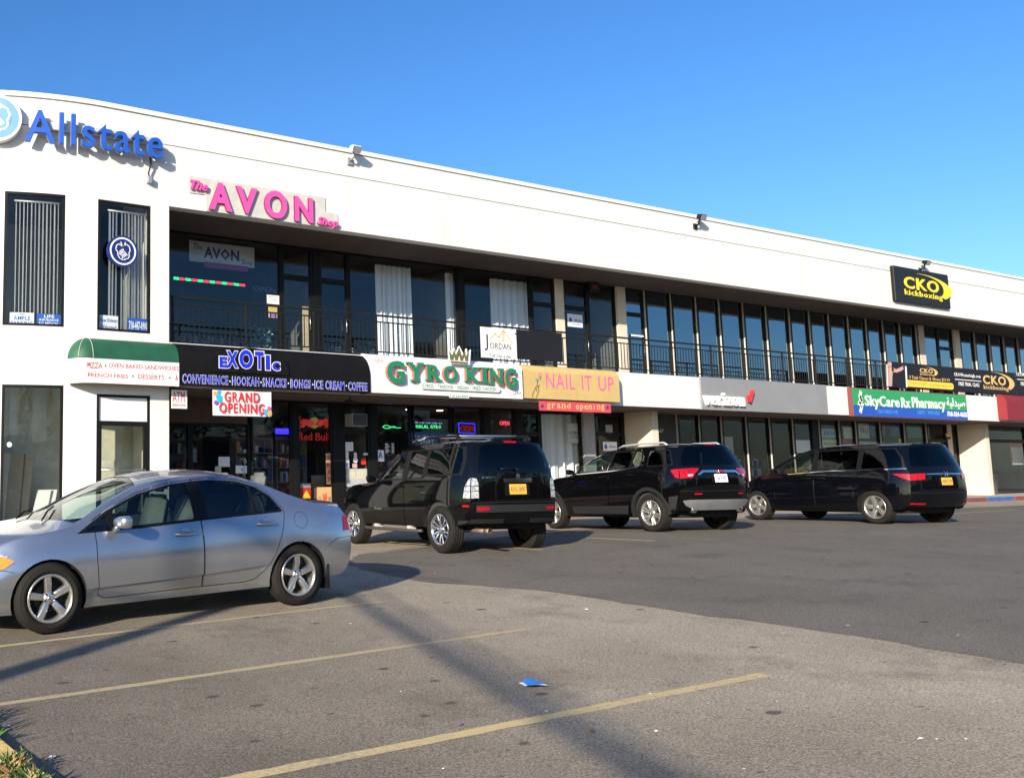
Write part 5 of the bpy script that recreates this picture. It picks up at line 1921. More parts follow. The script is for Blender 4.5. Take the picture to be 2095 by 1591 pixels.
# window air conditioner over the door
x0, x1, z0, z1 = rect(720, 845.5, 752, 872, YB - .36)
e = empty('air_conditioner', ((x0 + x1) / 2, YB - .2, z0), 'grey window air conditioner jutting out above the sticker-covered door', 'air conditioner')
mb = MB()
mb.bbox(x0, x1, YB - .36, YB - .002, z0, z1, .012)
mb.build('casing', mat('ac_grey', (0.30, 0.30, 0.29), 0.5, var=0.1), e)
mb = MB()
for k in range(9):
    zz = z0 + .03 + (z1 - z0 - .06) * k / 8.5
    mb.box(x0 + .03, x1 - .03, YB - .368, YB - .361, zz, zz + .012)
mb.box(x0 + .025, x1 - .025, YB - .3635, YB - .3605, z0 + .02, z1 - .02)
mb.build('grille', mat('ac_dark', (0.06, 0.065, 0.07), 0.5), e)
# stickers on that door
def stick(u0, v0, u1, v1, m, lab, txt=None, tm=None, name='sticker'):
    e, L = vrect(u0, v0, u1, v1, YG, name, m, lab, 'sticker', 'stickers and notices on the shop door')
    if txt:
        mb = MB()
        for (t, a, b, c, q) in txt:
            vwords(mb, L, t, a, b, c, q, YG - .005, .01)
        mb.build('print', tm or C_txt, e)
    return e, L
stick(702, 904, 722.5, 922.5, M_paper, 'largest plain white paper on the sticker-covered door')
stick(700, 923, 713, 938, M_paper, 'narrow white paper under the largest plain paper')
e, L = stick(700, 938.6, 714.3, 959, C_white, 'white sign with a black leaping figure on the sticker-covered door')
mb = MB()
for l in ([(.3, .2), (.38, .5), (.55, .55), (.7, .75), (.62, .9)], [(.38, .5), (.3, .7), (.2, .62)], [(.55, .55), (.8, .4), (.72, .25)]):
    ribbon(mb, [L(*q) for q in l], .016, flat(YG - .005), 0, 0, .002)
disc(mb, L(.26, .14), .016, flat(YG - .005), 0, .002, 0, 10)
mb.build('print', C_txt, e)
q = at(727, 933, YG)
mb = MB()
mb.box(q.x - .045, q.x + .045, YG - .004, YG, q.z - .10, q.z + .10)
mb.build  # keyhole-shaped notice: a short tab over a round foot
disc(mb, (q.x, q.z - .10), .075, flat(YG), .0, .0035, 0, 20)
tag(mb.build('sticker', M_paper, loc=q), 'white keyhole-shaped paper in the middle of the sticker-covered door', 'sticker', 'stickers and notices on the shop door')
stick(743.5, 926.5, 753, 931, M_paper, 'tiny white label at the right edge of the sticker-covered door')
stick(739, 937.5, 748.5, 950, C_red, 'small red sticker near the right edge of the sticker-covered door')
stick(721, 948, 730.5, 957, mat('sticker_pink', (0.62, 0.35, 0.33), 0.6, var=0.3, scale=30), 'small pale pink sticker under the keyhole-shaped paper')
e, L = stick(704.8, 958.5, 751, 995, mat('poster_silver', (0.46, 0.47, 0.48), 0.5, var=0.25, scale=2.5), 'silver poster with FREE in pale gold letters low on the sticker-covered door', [('FREE', .12, .16, .93, .52)], mat('print_pale_gold', (0.72, 0.60, 0.22), 0.5), 'poster')
e, L = vrect(771, 920.5, 785.5, 943, YG, 'grade_card', C_white, 'white card with a blue letter A in the gyro shop window', 'card')
mb = MB()
vwords(mb, L, 'A', .2, .15, .8, .72, YG - .005, .03)
mb.build('lettering', C_blue, e)
e, L = vrect(786, 904.5, 808, 929.5, YG, 'menu_board', C_black, 'black price list with rows of white print in the gyro shop window', 'menu')
mb = MB()
for k in range(7):
    A, Q = L(.08, .16 + .12 * k), L(.08 + .42 * (.6 + .4 * ((k * 7) % 3) / 2), .10 + .12 * k)
    mb.box(A[0], Q[0], YG - .0065, YG - .0045, A[1], Q[1])
    A, Q = L(.68, .16 + .12 * k), L(.9, .10 + .12 * k)
    mb.box(A[0], Q[0], YG - .0065, YG - .0045, A[1], Q[1])
mb.build('print_rows', C_white, e)
# stocked shelves and counters standing a little way inside the shops
def stocked_shelf(x0, x1, y, z0, levels, label, seed, pal, wood=False):
    rr = random.Random(seed)
    e = empty('stocked_shelf', ((x0 + x1) / 2, y, z0), label, 'shelf')
    mb = MB()
    h = .38
    mb.box(x0, x1, y + .36, y + .38, z0, z0 + h * levels + .1)
    for k in range(levels + 1):
        mb.box(x0, x1, y, y + .358, z0 + .06 + h * k, z0 + .085 + h * k)
    for xx in (x0 + .001, x1 - .022):
        mb.box(xx, xx + .02, y + .002, y + .357, z0, z0 + h * levels + .1)
    mb.build('frame', mat('shelf_frame', (0.20, 0.19, 0.17), 0.6, var=0.1), e)
    for ci, m in enumerate(pal):
        mb = MB()
        for k in range(levels):
            x = x0 + .04
            while x < x1 - .12:
                w_, hh = rr.uniform(.05, .12), rr.uniform(.12, .30)
                if rr.random() < .8 and rr.randrange(len(pal)) == ci:
                    mb.box(x, x + w_ * .9, y + .04 + rr.uniform(0, .03), y + .2, z0 + .086 + h * k, z0 + .086 + h * k + hh)
                x += w_
        if mb.v:
            mb.build('stock', m, e)['kind'] = 'stuff'
PAL = [mat('stock_white', (0.55, 0.54, 0.50), 0.5), mat('stock_orange', (0.55, 0.22, 0.05), 0.5), mat('stock_teal', (0.06, 0.24, 0.26), 0.5), mat('stock_crimson', (0.35, 0.04, 0.05), 0.5), mat('stock_navy', (0.04, 0.07, 0.22), 0.5)]
stocked_shelf(11.85, 12.95, YB + .9, SWZ, 5, 'tall stocked shelf inside the window with the glowing blue sign', 1, PAL)
stocked_shelf(13.2, 14.15, YB + 1.1, SWZ, 5, 'tall stocked shelf behind the neon bull sign', 2, PAL)
stocked_shelf(9.0, 11.5, YB + 2.4, SWZ, 5, 'long stocked shelf deep inside the convenience shop', 3, PAL)
stocked_shelf(16.0, 19.4, YB + 2.2, SWZ, 4, 'long counter shelf behind the gyro shop windows', 4, PAL)
stocked_shelf(29.4, 31.6, YB + 1.0, SWZ, 3, 'low display shelf inside the phone shop', 5, PAL[:1] + PAL[4:])
stocked_shelf(32.0, 35.4, YB + 1.6, SWZ, 4, 'display shelf at the right side of the phone shop', 6, PAL[:1] + PAL[4:])
stocked_shelf(37.5, 43.0, YB + 1.2, SWZ, 5, 'long stocked shelf inside the pharmacy', 7, PAL)
# gyro shop neon
yn = YI + .03
def neon(name, label, path_uv, m, r=.012, part='tube'):
    mb = MB()
    for p_ in path_uv:
        mb.tube([at(u, v, yn) for u, v in p_], r, 6)
    e = empty(name, at(path_uv[0][0][0], path_uv[0][0][1], yn), label, 'neon sign')
    mb.build(part, m, e)
    return e
neon('neon_tube', 'violet light tubes along the top and down the right side of the gyro shop windows', [[(786, 827), (836, 830)], [(848, 829.5), (911, 834)], [(924, 832), (984, 835.5)], [(988.5, 834), (990, 895)]], M_lp, .016)
neon('neon_sign', 'small green neon squiggle in the left gyro shop window', [[(783, 873), (787, 870), (793, 870), (799, 873), (806, 874), (812, 875), (820, 875)], [(783, 873), (788, 876), (795, 876), (801, 873), (809, 872)]], M_lg, .007)
e = empty('led_sign', at(876, 876, yn), 'multicolour dotted light sign in the middle gyro shop window', 'lit sign')
mb = MB()
for k in range(26):
    q = at(849 + 54 * k / 25, 864 + 2 * k / 25, yn)
    disc(mb, (q.x, q.z), .012, flat(yn), 0, .006, [0, 1, 2, 0, 0, 2][k % 6], 6)
for k in range(7):
    q = at(849 + 54 * k / 6, 868, yn)
x0, x1 = at(851, 871, yn)[0], at(902, 871, yn)[0]
text_on(mb, 'HALAL GYRO', x0, at(876, 876, yn)[2], x1, at(876, 869, yn)[2], flat(yn), 0, 0, 1.2, .004, 1, 1)
mb.build('dots', [M_lb, M_lg, mat('light_amber', (0.3, 0.2, 0.02), 0.5, var=0, emit=(1.0, 0.55, 0.05), estr=0.8)], e)
e = neon('open_sign', 'blue neon rectangle round a dim red OPEN in the gyro shop window', [[(938.5, 865), (971, 866.5), (971.5, 886.5), (939, 884.5), (938.5, 865)]], M_lb, .014, 'border')
mb = MB()
words(mb, 'OPEN', 942, 869.5, 968, 882.5, yn, .01, 0, .0)
mb.build('lettering', M_nt, e)
e = empty('open_sign', at(1032, 866, yn), 'glowing red OPEN letters in the narrow window left of the nail salon', 'neon sign')
mb = MB()
words(mb, 'OPEN', 1022, 861, 1042, 870, yn, .01, 0, .0)
mb.build('lettering', M_lr, e)
e, L = vrect(836, 884, 927, 912, YG, 'window_poster', mat('poster_navy', (0.02, 0.06, 0.20), 0.5, var=0.1), "navy poster reading WE'RE STILL OPEN DELIVERY in the gyro shop window", 'poster')
mb = MB()
vwords(mb, L, "WE'RE STILL OPEN", .07, .22, .64, .42, YG - .005, .0)
vwords(mb, L, 'DELIVERY &', .08, .50, .66, .86, YG - .005, .015)
mb.build('lettering', mat('print_pale_blue', (0.45, 0.52, 0.62), 0.5), e)
mb = MB()
disc(mb, L(.85, .45), .10, flat(YG - .005), 0, .002, 0, 16)
mb.build('print', mat('food_print', (0.35, 0.12, 0.05), 0.5, var=0.6, scale=30), e)
# small ceiling lamps seen in the dark rooms
for i, (u, v) in enumerate(((837, 848), (900, 845), (1034, 838))):
    q = at(u, v, YB + 1.5)
    mb = MB()
    mb.lathe([(.0, -.02), (.09, -.02), (.10, 0)], (q.x, q.y, Z_SLAB0 - .025), 'z', 16)
    tag(mb.build('ceiling_lamp', M_lw, loc=q), ['leftmost small ceiling lamp glowing inside the gyro shop', 'middle small ceiling lamp glowing inside the gyro shop', 'small ceiling lamp glowing in the window left of the nail salon'][i], 'lamp', 'ceiling lamps in the shops')
# nail salon and office doors
e, L = vrect(1161.5, 866, 1184, 906, YI + .02, 'poster', M_paper, 'white poster with black print at the right of the nail salon curtain', 'poster')
mb = MB()
vwords(mb, L, 'LOTTERY', .08, .40, .95, .58, YI + .012, .01)
vwords(mb, L, 'PLAY HERE', .2, .66, .9, .74, YI + .012, .0)
mb.build('lettering', C_txt, e)
e, L = vrect(1239, 869, 1253, 889, YG, 'notice', mat('paper_grey', (0.32, 0.34, 0.33), 0.7), 'small grey notice high on the dark door beside the cream wall', 'notice')
e, L = vrect(1233.5, 903.5, 1262, 922, YG - .01, 'small_sign', C_white, 'small white sign with a blue drop and Allstate lettering on the dark door', 'sign')
mb = MB()
vwords(mb, L, 'Allstate', .42, .38, .95, .66, YG - .0155, .02)
disc(mb, L(.2, .56), .07, flat(YG - .0155), 0, .002, 0, 14)
A, Q, W_ = L(.11, .48), L(.29, .48), L(.2, .12)
mb.prism([(A[0], YG - .0155, A[1]), (Q[0], YG - .0155, Q[1]), (W_[0], YG - .0155, W_[1])], (0, -.0021, 0))
mb.build('lettering', C_blue, e)
e, L = vrect(1062, 884, 1078, 925, YI + .35, 'cardboard_panel', mat('cardboard', (0.42, 0.28, 0.15), 0.8, var=0.12), 'pale cardboard piece standing inside the door left of the nail salon', 'panel')
mb = MB()
yq = YB - .031
x0, x1 = at(1343, 880, yq)[0], at(1357, 880, yq)[0]
text_on(mb, '1267', x0, at(1350, 884.5, yq)[2], x1, at(1350, 877.5, yq)[2], flat(yq), .0, 0, 1.05, .006, 0, 2)
o = mb.build('house_number', C_white, loc=at(1350, 884, yq))
tag(o, 'white house number 1267 on the black panel beside the cream wall', 'number')
e, L = vrect(1483, 893, 1500, 926, YI + .1, 'poster', mat('poster_dusty', (0.36, 0.35, 0.32), 0.7, var=0.2, scale=8), 'dusty pale poster behind the phone shop glass', 'poster')
e, L = vrect(1629, 900, 1660, 926, YI, 'window_board', C_white, 'plain white board in the window at the left end of the pharmacy', 'board')
e, L = vrect(1675, 877, 1713, 899, YI, 'poster', mat('poster_skyblue', (0.36, 0.48, 0.60), 0.6, var=0.2, scale=3), 'pale blue and green poster in the first pharmacy window', 'poster')
mb = MB()
vwords(mb, L, 'EPIC', .3, .2, .95, .62, YI - .006, .01, 0)
A, Q = L(0, 1), L(1, .8)
mb.box(A[0], Q[0], YI - .0065, YI - .0045, A[1], Q[1], 1)
mb.build('print', [C_blue, mat('grass_print', (0.12, 0.32, 0.10), 0.6)], e)
e, L = vrect(1678, 899.5, 1716, 915, YI - .01, 'poster', mat('poster_cream2', (0.66, 0.60, 0.42), 0.6), 'cream strip reading SkyCare Rx below the blue and green poster', 'poster')
mb = MB()
vwords(mb, L, 'SkyCare Rx', .16, .3, .9, .75, YI - .0155, .01)
mb.build('lettering', C_txt, e)
e, L = vrect(1725.5, 874, 1745, 897, YI, 'poster', mat('poster_pale', (0.52, 0.54, 0.48), 0.6, var=0.2, scale=6), 'pale poster in the second pharmacy window', 'poster')
e, L = vrect(1720, 897.5, 1746, 911, YI - .01, 'poster', mat('poster_wine', (0.28, 0.06, 0.08), 0.6, var=0.5, scale=12), 'wine red patterned poster under the pale poster', 'poster')
e, L = vrect(1756, 866, 1778, 896.5, YI, 'poster', mat('poster_sage', (0.42, 0.46, 0.40), 0.6, var=0.15, scale=6), 'sage green poster with FRU print in the third pharmacy window', 'poster')
mb = MB()
vwords(mb, L, 'FRU', .2, .3, .85, .65, YI - .006, .01)
mb.build('print', C_navy, e)
for i, (u0, u1, m, lab) in enumerate(((1780, 1810, 'poster_deepblue', 'dark blue poster nearest the sage green poster'), (1822, 1851, 'poster_deepblue', 'dark blue poster left of the green poster'), (1857, 1890, 'poster_deepgreen', 'dark green poster in the right pharmacy window'))):
    e, L = vrect(u0, 864, u1, 893 + 2 * (i == 2), YI, 'poster', mat(m, (0.02, 0.06, 0.20) if i < 2 else (0.03, 0.16, 0.07), 0.6, var=0.15), lab, 'poster', 'posters in the pharmacy windows')
    mb = MB()
    vwords(mb, L, ['VITAMINS', 'COLD & FLU', 'HERBAL'][i], .15, .35, .85, .5, YI - .006, .0)
    mb.build('print', mat('print_dim', (0.12, 0.2, 0.36) if i < 2 else (0.1, 0.35, 0.2), 0.6), e)
e, L = vrect(1839, 897, 1850, 911, YI - .01, 'poster', C_yellow, 'small bright yellow card under the second dark blue poster', 'card')
e, L = vrect(1757, 903, 1809, 915, YI + .3, 'counter_frame', mat('frame_pale', (0.5, 0.5, 0.48), 0.5), 'pale counter top seen inside the third pharmacy window', 'counter')
e, L = vrect(1906, 900, 1925, 922, YI, 'poster', mat('poster_cream2', (0.66, 0.60, 0.42), 0.6), 'cream poster on the pharmacy door', 'poster')
x0, x1, z0, z1 = rect(1935.5, 888, 1946, 898, YB - .2)
e = empty('security_light', ((x0 + x1) / 2, YB - .1, z0), 'yellow-topped wall lamp beside the pharmacy door', 'lamp')
MB().bbox(x0, x1, YB - .2, YB - .065, z0, z1, .02).build('housing', C_black, e)
MB().bbox(x0 + .02, x1 - .02, YB - .21, YB - .15, (z0 + z1) / 2, z1 + .02, .01).build('cover', C_yellow, e)
# red dressing of the last shop
e, L = vrect(2066, 905, 2140, 945, YI + .2, 'wall_mural', mat('mural_red', (0.50, 0.05, 0.05), 0.6, var=0.3, scale=3), 'red menu panel inside the last shop at the right edge', 'panel')
e, L = vrect(2070, 915, 2140, 950, YI + .19, 'menu_board', mat('menu_pale', (0.62, 0.55, 0.50), 0.6, var=0.2, scale=6), 'pale menu board over the red panel at the right edge', 'menu')

# parking sign on a post by the kerb
ysn = 18.25
q = at(1506, 990, ysn)
e = empty('parking_sign', (q.x, ysn, SWZ), 'small red and white parking sign on a grey post between the two right black vehicles', 'sign')
zt_ = at(1506, 946, ysn)[2]
MB().tube([(q.x, ysn + .03, SWZ), (q.x, ysn + .03, zt_ + .02)], .025, 8).build('post', C_metal, e)
x0, x1 = at(1500.5, 960, ysn)[0], at(1512.5, 960, ysn)[0]
z0 = at(1506, 974, ysn)[2]
MB().box(x0, x1, ysn - .004, ysn, z0, zt_).build('plate', C_white, e)
mb = MB()
L = local(x0, x1, z0, zt_)
A, Q = L(.1, .95), L(.9, .56)
mb.box(A[0], Q[0], ysn - .0065, ysn - .0045, A[1], Q[1], 0)
A, Q = L(.15, .45), L(.6, .08)
text_on(mb, 'N', A[0], A[1], Q[0], Q[1], flat(ysn - .0045), .02, 0, 1, .002, 0, 1)
mb.build('print', C_red, e)

# bin and clutter at the last shop
q = at(2032, 1008, 20.0)
e = empty('dark_bin', (q.x, 20.0, SWZ), 'dark grey bin with a red-handled broom by the last shop door', 'bin')
MB().lathe([(.16, 0), (.2, .75), (.21, .75), (.21, .78), (.18, .78), (.15, .05)], (q.x, 20.0, SWZ), 'z', 16).build('body', mat('bin_grey', (0.06, 0.065, 0.07), 0.5), e)
q2 = empty('broom', (q.x - .3, 19.9, SWZ), 'broom with a red handle leaning left of the dark grey bin', 'broom')
MB().tube([(q.x - .3, 19.9, SWZ + .2), (q.x - .28, 20.05, SWZ + 1.1)], .014, 6).build('handle', C_red, q2)
MB().bbox(q.x - .4, q.x - .2, 19.86, 19.94, SWZ + .001, SWZ + .2, .02).build('brush', C_black, q2)

# small camera under the black awning
q = at(716, 811, D + .3)
e = empty('security_camera', (q.x, D + .3, Z_SLAB0 - .03), 'small dark security camera under the right end of the black awning', 'camera')
MB().tube([(q.x, D + .3, Z_SLAB0 - .031), (q.x, D + .3, Z_SLAB0 - .12)], .02, 8).build('mount', C_black, e)
MB().tube([(q.x - .1, D + .36, Z_SLAB0 - .13), (q.x + .1, D + .22, Z_SLAB0 - .17)], .035, 10).build('body', C_black, e)

# ------------------------------------------------------------------ litter, weeds, kerb at the lower left
p_ = ground_at(1091, 1403)
mb = MB()
n, k = 8, 5
vs = []
for j in range(k):
    for i in range(n):
        u, v = i / (n - 1) - .5, j / (k - 1) - .5
        zz = .010 + .018 * math.sin(u * 5 + 1) * (v + .5) + .008 * math.sin(v * 7 + u * 3) + .012
        vs.append((p_.x + u * .13 + v * .03, p_.y + v * .15 - u * .02, p_.z + max(.006, zz)))
mb.add(vs, [(j * n + i, j * n + i + 1, (j + 1) * n + i + 1, (j + 1) * n + i) for j in range(k - 1) for i in range(n - 1)], 0, True)
for f in range(len(mb.f)):
    if f < n - 1 or f % (n - 1) == 0:
        mb.m[f] = 1
o = mb.build('snack_packet', [mat('packet_blue', (0.02, 0.20, 0.62), 0.35, var=0.15, scale=30), C_white], loc=p_)
tag(o, 'crumpled blue snack packet on the asphalt in the middle foreground', 'packet')
def litter(u, v, w_, col, label):
    p = ground_at(u, v)
    mb = MB()
    a = rnd.uniform(0, 3)
    pts = []
    for i in range(6):
        an = a + i * math.pi / 3
        r = w_ * rnd.uniform(.6, 1.1)
        pts.append((p.x + r * math.cos(an), p.y + r * .6 * math.sin(an), p.z + .006 + rnd.uniform(.0, w_ * .35)))
    mb.add(pts + [(p.x, p.y, p.z + .006 + w_ * .45)], [(i, (i + 1) % 6, 6) for i in range(6)])
    o = mb.build('litter_scrap', col, loc=p)
    tag(o, label, 'litter', 'scraps of litter on the asphalt')
C_lit = mat('litter_white', (0.66, 0.65, 0.62), 0.7)
litter(716, 1277, .022, C_lit, 'white crumpled scrap beyond the sedan, between the two nearest pale lines')
litter(941, 1484, .032, mat('litter_purple', (0.20, 0.12, 0.34), 0.6), 'flat purple scrap left of the nearest yellow line')
litter(1209, 1499, .028, mat('litter_rust', (0.25, 0.06, 0.03), 0.7), 'rust coloured scrap on the soft shadow band')
litter(1343, 1497, .018, C_lit, 'white and brown scrap right of the rust coloured scrap')
litter(1118, 1457, .018, C_lit, 'flat white scrap touching the nearest yellow line')
litter(1201, 1248, .035, C_lit, 'pale flat scrap at the edge of the darker lane')
litter(1882, 1514, .03, C_lit, 'thin white straw-like scrap in the right foreground')
litter(1916, 1514, .015, C_lit, 'small white scrap beside the thin white scrap')
litter(14, 1487, .03, C_lit, 'white paper scrap against the yellow kerb')
litter(107, 1551, .03, C_lit, 'small white scrap near the rounded end of the yellow kerb')
litter(890, 1174, .025, C_lit, 'tiny white scrap on the dark lane right of the sedan shadow')
litter(1735, 1281, .025, C_lit, 'tiny white scrap near the right end of the lane edge')
for (u, v, w_) in ((907, 1574, .012), (820, 1416, .012), (1330, 1420, .012), (760, 1390, .012), (1590, 1436, .01), (1450, 1440, .01), (1960, 1300, .012), (1160, 1470, .01), (650, 1330, .012), (1240, 1320, .012), (1522, 1575, .012), (1976, 1513, .014)):
    litter(u, v, w_, C_lit, 'tiny pale crumb of litter on the sunlit asphalt')

# yellow painted kerb with weeds
M_ky = mat('yellow_kerb_paint', (0.62, 0.44, 0.14), 0.8, var=0.3, scale=5, bump=0.4, bscale=60)
kz = gz(1.5, 5.2)
KX = 1.50
mb = MB()
outline = [(KX - .015, y) for y in (12.0, 9, 7, 6, 5.45)] + [(KX, 5.17), (KX + .02, 4.86), (KX + .04, 4.7), (KX + .045, 4.6)]
for k in range(1, 10):
    a = math.pi / 2 * k / 9
    outline.append((KX + .045 - .32 * (1 - math.cos(a)), 4.6 - .32 * math.sin(a)))
outline += [(KX - 1.4, 4.28), (KX - 1.4, 12.0)]
KH = .058
top = [(x, y, gz(x, y) + KH - .018) for x, y in outline]
bot = [(x, y, gz(x, y) - .3) for x, y in outline]
inn = [((x - .02 if i < 18 else x), (y + .02 if 8 < i < 19 else y), gz(x, y) + KH) for i, (x, y) in enumerate(outline)]
n = len(outline)
mb.add(bot + top + inn, [(i, (i + 1) % n, n + (i + 1) % n, n + i) for i in range(n)] + [(n + i, n + (i + 1) % n, 2 * n + (i + 1) % n, 2 * n + i) for i in range(n)] + [[2 * n + i for i in range(n)]])
o = mb.build('yellow_kerb', M_ky, loc=(KX, 5, kz))
tag(o, 'worn yellow concrete kerb of a planting island at the lower left corner', 'kerb')
mb = MB()
def blade(c, hh, spread, wd, mi):
    a = rnd.uniform(0, 6.28)
    b_ = Vector((math.cos(a), math.sin(a), 0))
    tip = c + b_ * hh * spread + Vector((0, 0, hh))
    sd = Vector((-b_.y, b_.x, 0)) * wd
    mid = c.lerp(tip, .5) + Vector((0, 0, hh * .16))
    mb.add([c - sd, c + sd, mid + sd * .8, tip, mid - sd * .8], [(0, 1, 2, 3, 4)], mi)
tufts = [(KX - rnd.uniform(.05, .35), rnd.uniform(4.45, 4.95)) for _ in range(26)] + [(KX - rnd.uniform(.10, .6), rnd.uniform(4.9, 6.2)) for _ in range(34)]
for tx_, ty_ in tufts:
    kind = rnd.choice([0, 0, 1, 2])
    for i in range(22):
        c = Vector((tx_ + rnd.gauss(0, .022), ty_ + rnd.gauss(0, .022), 0))
        c.z = gz(c.x, c.y) + KH - .002
        blade(c, rnd.uniform(.025, .085), rnd.uniform(.3, 1.3), rnd.uniform(.002, .0045), rnd.choice([kind, kind, 0, 1]))
for i in range(70):
    c = Vector((KX + rnd.uniform(-.05, .035), rnd.uniform(5.6, 6.0), 0))
    c.z = gz(c.x, c.y) + .002
    blade(c, rnd.uniform(.05, .16), rnd.uniform(.2, .8), .004, rnd.choice([0, 0, 1]))
o = mb.build('weeds', [mat('weed_green', (0.06, 0.16, 0.022), 0.6, var=0.3), mat('dry_grass', (0.50, 0.38, 0.16), 0.8, var=0.2), mat('dead_brown', (0.22, 0.11, 0.06), 0.8, var=0.2)], loc=(KX, 5, kz))
o['label'] = 'green and dry weeds growing on and beside the yellow kerb'
o['category'] = 'weeds'
o['kind'] = 'stuff'

# ------------------------------------------------------------------ behind the camera: what the glass reflects
M_wood = mat('pole_wood', (0.10, 0.07, 0.05), 0.85, var=0.3, scale=3)
ph = 7.0
tipx, tipy = 8.6, 11.05
L_ = (ph + .35) / math.tan(SUN_EL)
bx, by = tipx - L_ * math.cos(SUN_AZ), tipy - L_ * math.sin(SUN_AZ)
bz = gz(bx, by)
e = empty('utility_pole', (bx, by, bz), 'tall brown wooden utility pole standing behind the photographer', 'pole')
top = Vector((bx, by, ph))
MB().tube([(bx, by, bz - .3), (bx, by, ph * .5), (bx, by, ph)], .15, 14, radii=[.17, .14, .09]).build('shaft', M_wood, e)
dv = Vector((-.371, -.929, 0))
nv = Vector((.929, -.371, 0))
MB().prism([top + nv * .55 + Vector((0, 0, -.75)), top + nv * .55 + Vector((0, 0, -.63)), top - nv * .55 + Vector((0, 0, -.63)), top - nv * .55 + Vector((0, 0, -.75))], dv * .12).build('crossarm', M_wood, e)
cp_ = Vector((bx + nv.x * .2, by + nv.y * .2, ph - .6))
def cable(off, r, sag, label):
    a = cp_ + nv * off[0] + Vector((0, 0, off[1])) + dv * 30
    b = cp_ + nv * off[0] + Vector((0, 0, off[1])) - dv * 2.0
    pts = [a.lerp(b, i / 30) + Vector((0, 0, -sag * 4 * (i / 30) * (1 - i / 30))) for i in range(31)]
    e = MB().tube(pts, r, 8).build('overhead_cable', C_black, loc=cp_)
    tag(e, label, 'cable', 'overhead cables')
cable((0, 0), .052, .25, 'thick bundle of black overhead cables running to the utility pole')
cable((.45, .02), .022, .45, 'single thin overhead cable on the outer end of the crossarm')

def tree(x, y, h, r, seed, label, m):
    rr = random.Random(seed)
    z = gz(x, y)
    e = empty('broadleaf_tree', (x, y, z), label, 'tree', 'trees across the street')
    MB().tube([(x, y, z - .2), (x + .05, y, z + h * .3), (x, y + .1, z + h * .6)], .2, 8, radii=[.28, .2, .12]).build('trunk', M_wood, e)
    mb = MB()
    blobs = [(Vector((x + rr.uniform(-r, r) * .7, y + rr.uniform(-r, r) * .7, z + h * rr.uniform(.42, .92))), r * rr.uniform(.3, .55)) for _ in range(14)]
    for i in range(1500):
        c, q = rr.choice(blobs)
        dd = Vector((rr.gauss(0, 1), rr.gauss(0, 1), rr.gauss(0, .8))).normalized() * q * rr.uniform(.5, 1.05)
        p = c + dd
        s = rr.uniform(.12, .28)
        a = Vector((rr.gauss(0, 1), rr.gauss(0, 1), rr.gauss(0, 1))).normalized()
        b = a.cross(dd).normalized() if dd.length > 0 else Vector((1, 0, 0))
        mb.add([p - a * s, p + b * s * .5, p + a * s, p - b * s * .5], [(0, 1, 2, 3)])
    mb.build('crown', m, e)
M_leaf = mat('leaf_green', (0.055, 0.085, 0.025), 0.7, var=0.4, scale=1.5)
M_leaf2 = mat('leaf_autumn', (0.11, 0.085, 0.03), 0.7, var=0.4, scale=1.5)
tx = [(-6, -26, 8.5, 3.6), (4, -30, 7.5, 3.2), (12, -26, 9.5, 4.2), (20, -28, 8.5, 3.8), (28, -25, 7.0, 3.2), (36, -29, 9.0, 4.2), (45, -26, 8.0, 3.6), (54, -29, 9.0, 4.0), (64, -26, 8.0, 4.0), (76, -28, 9, 4.2), (-20, -25, 9, 4)]
lt = ['first', 'second', 'third', 'fourth', 'fifth', 'sixth', 'seventh', 'eighth', 'ninth', 'tenth', 'eleventh']
for i, (x, y, h, r) in enumerate(tx):
    tree(x, y, h, r, 50 + i, 'leafy street tree across the road, %s along the row' % lt[i], M_leaf2 if i in (4, 7) else M_leaf)
M_hb = mat('house_brick', (0.085, 0.045, 0.035), 0.9, var=0.2)
M_hs = mat('house_siding', (0.13, 0.12, 0.105), 0.9, var=0.1)
for i, (x0, x1, h, m) in enumerate(((-34, -14, 5.2, M_hs), (-12, 6, 4.6, M_hb), (8, 26, 5.0, M_hs), (29, 48, 4.4, M_hb), (50, 74, 5.2, M_hs), (76, 104, 5.0, M_hb))):
    z = gz(x0, -40)
    e = empty('low_building', ((x0 + x1) / 2, -42, z), 'low flat-roofed building across the road, %s in the row' % lt[i], 'building', 'buildings across the road')
    MB().box(x0, x1, -48, -40, z - .5, z + h).build('wall', m, e)
    MB().box(x0 - .2, x1 + .2, -48.2, -39.8, z + h + .001, z + h + .3).build('roof', M_conc, e)
    for k in range(4):
        xx = x0 + (x1 - x0) * (k + .5) / 4
        MB().box(xx - 1.2, xx + 1.2, -39.99, -39.95, z + 1, z + 3).build('window', M_black, e)
# ------------------------------------------------------------------ vehicles
def pchip(pts):
    xs = [p[0] for p in pts]
    ys = [p[1] for p in pts]
    if xs[0] > xs[-1]:
        xs, ys = xs[::-1], ys[::-1]
    n = len(xs)
    h = [xs[i + 1] - xs[i] for i in range(n - 1)]
    d = [(ys[i + 1] - ys[i]) / h[i] for i in range(n - 1)]
    m = [0.0] * n
    m[0], m[-1] = d[0], d[-1]
    for i in range(1, n - 1):
        if d[i - 1] * d[i] > 0:
            w1, w2 = 2 * h[i] + h[i - 1], h[i] + 2 * h[i - 1]
            m[i] = (w1 + w2) / (w1 / d[i - 1] + w2 / d[i])
    def f(x):
        if x <= xs[0]:
            return ys[0]
        if x >= xs[-1]:
            return ys[-1]
        i = 0
        while x > xs[i + 1]:
            i += 1
        t = (x - xs[i]) / h[i]
        return ys[i] * (1 + 2 * t) * (1 - t) ** 2 + m[i] * h[i] * t * (1 - t) ** 2 + ys[i + 1] * t * t * (3 - 2 * t) + m[i + 1] * h[i] * t * t * (t - 1)
    return f
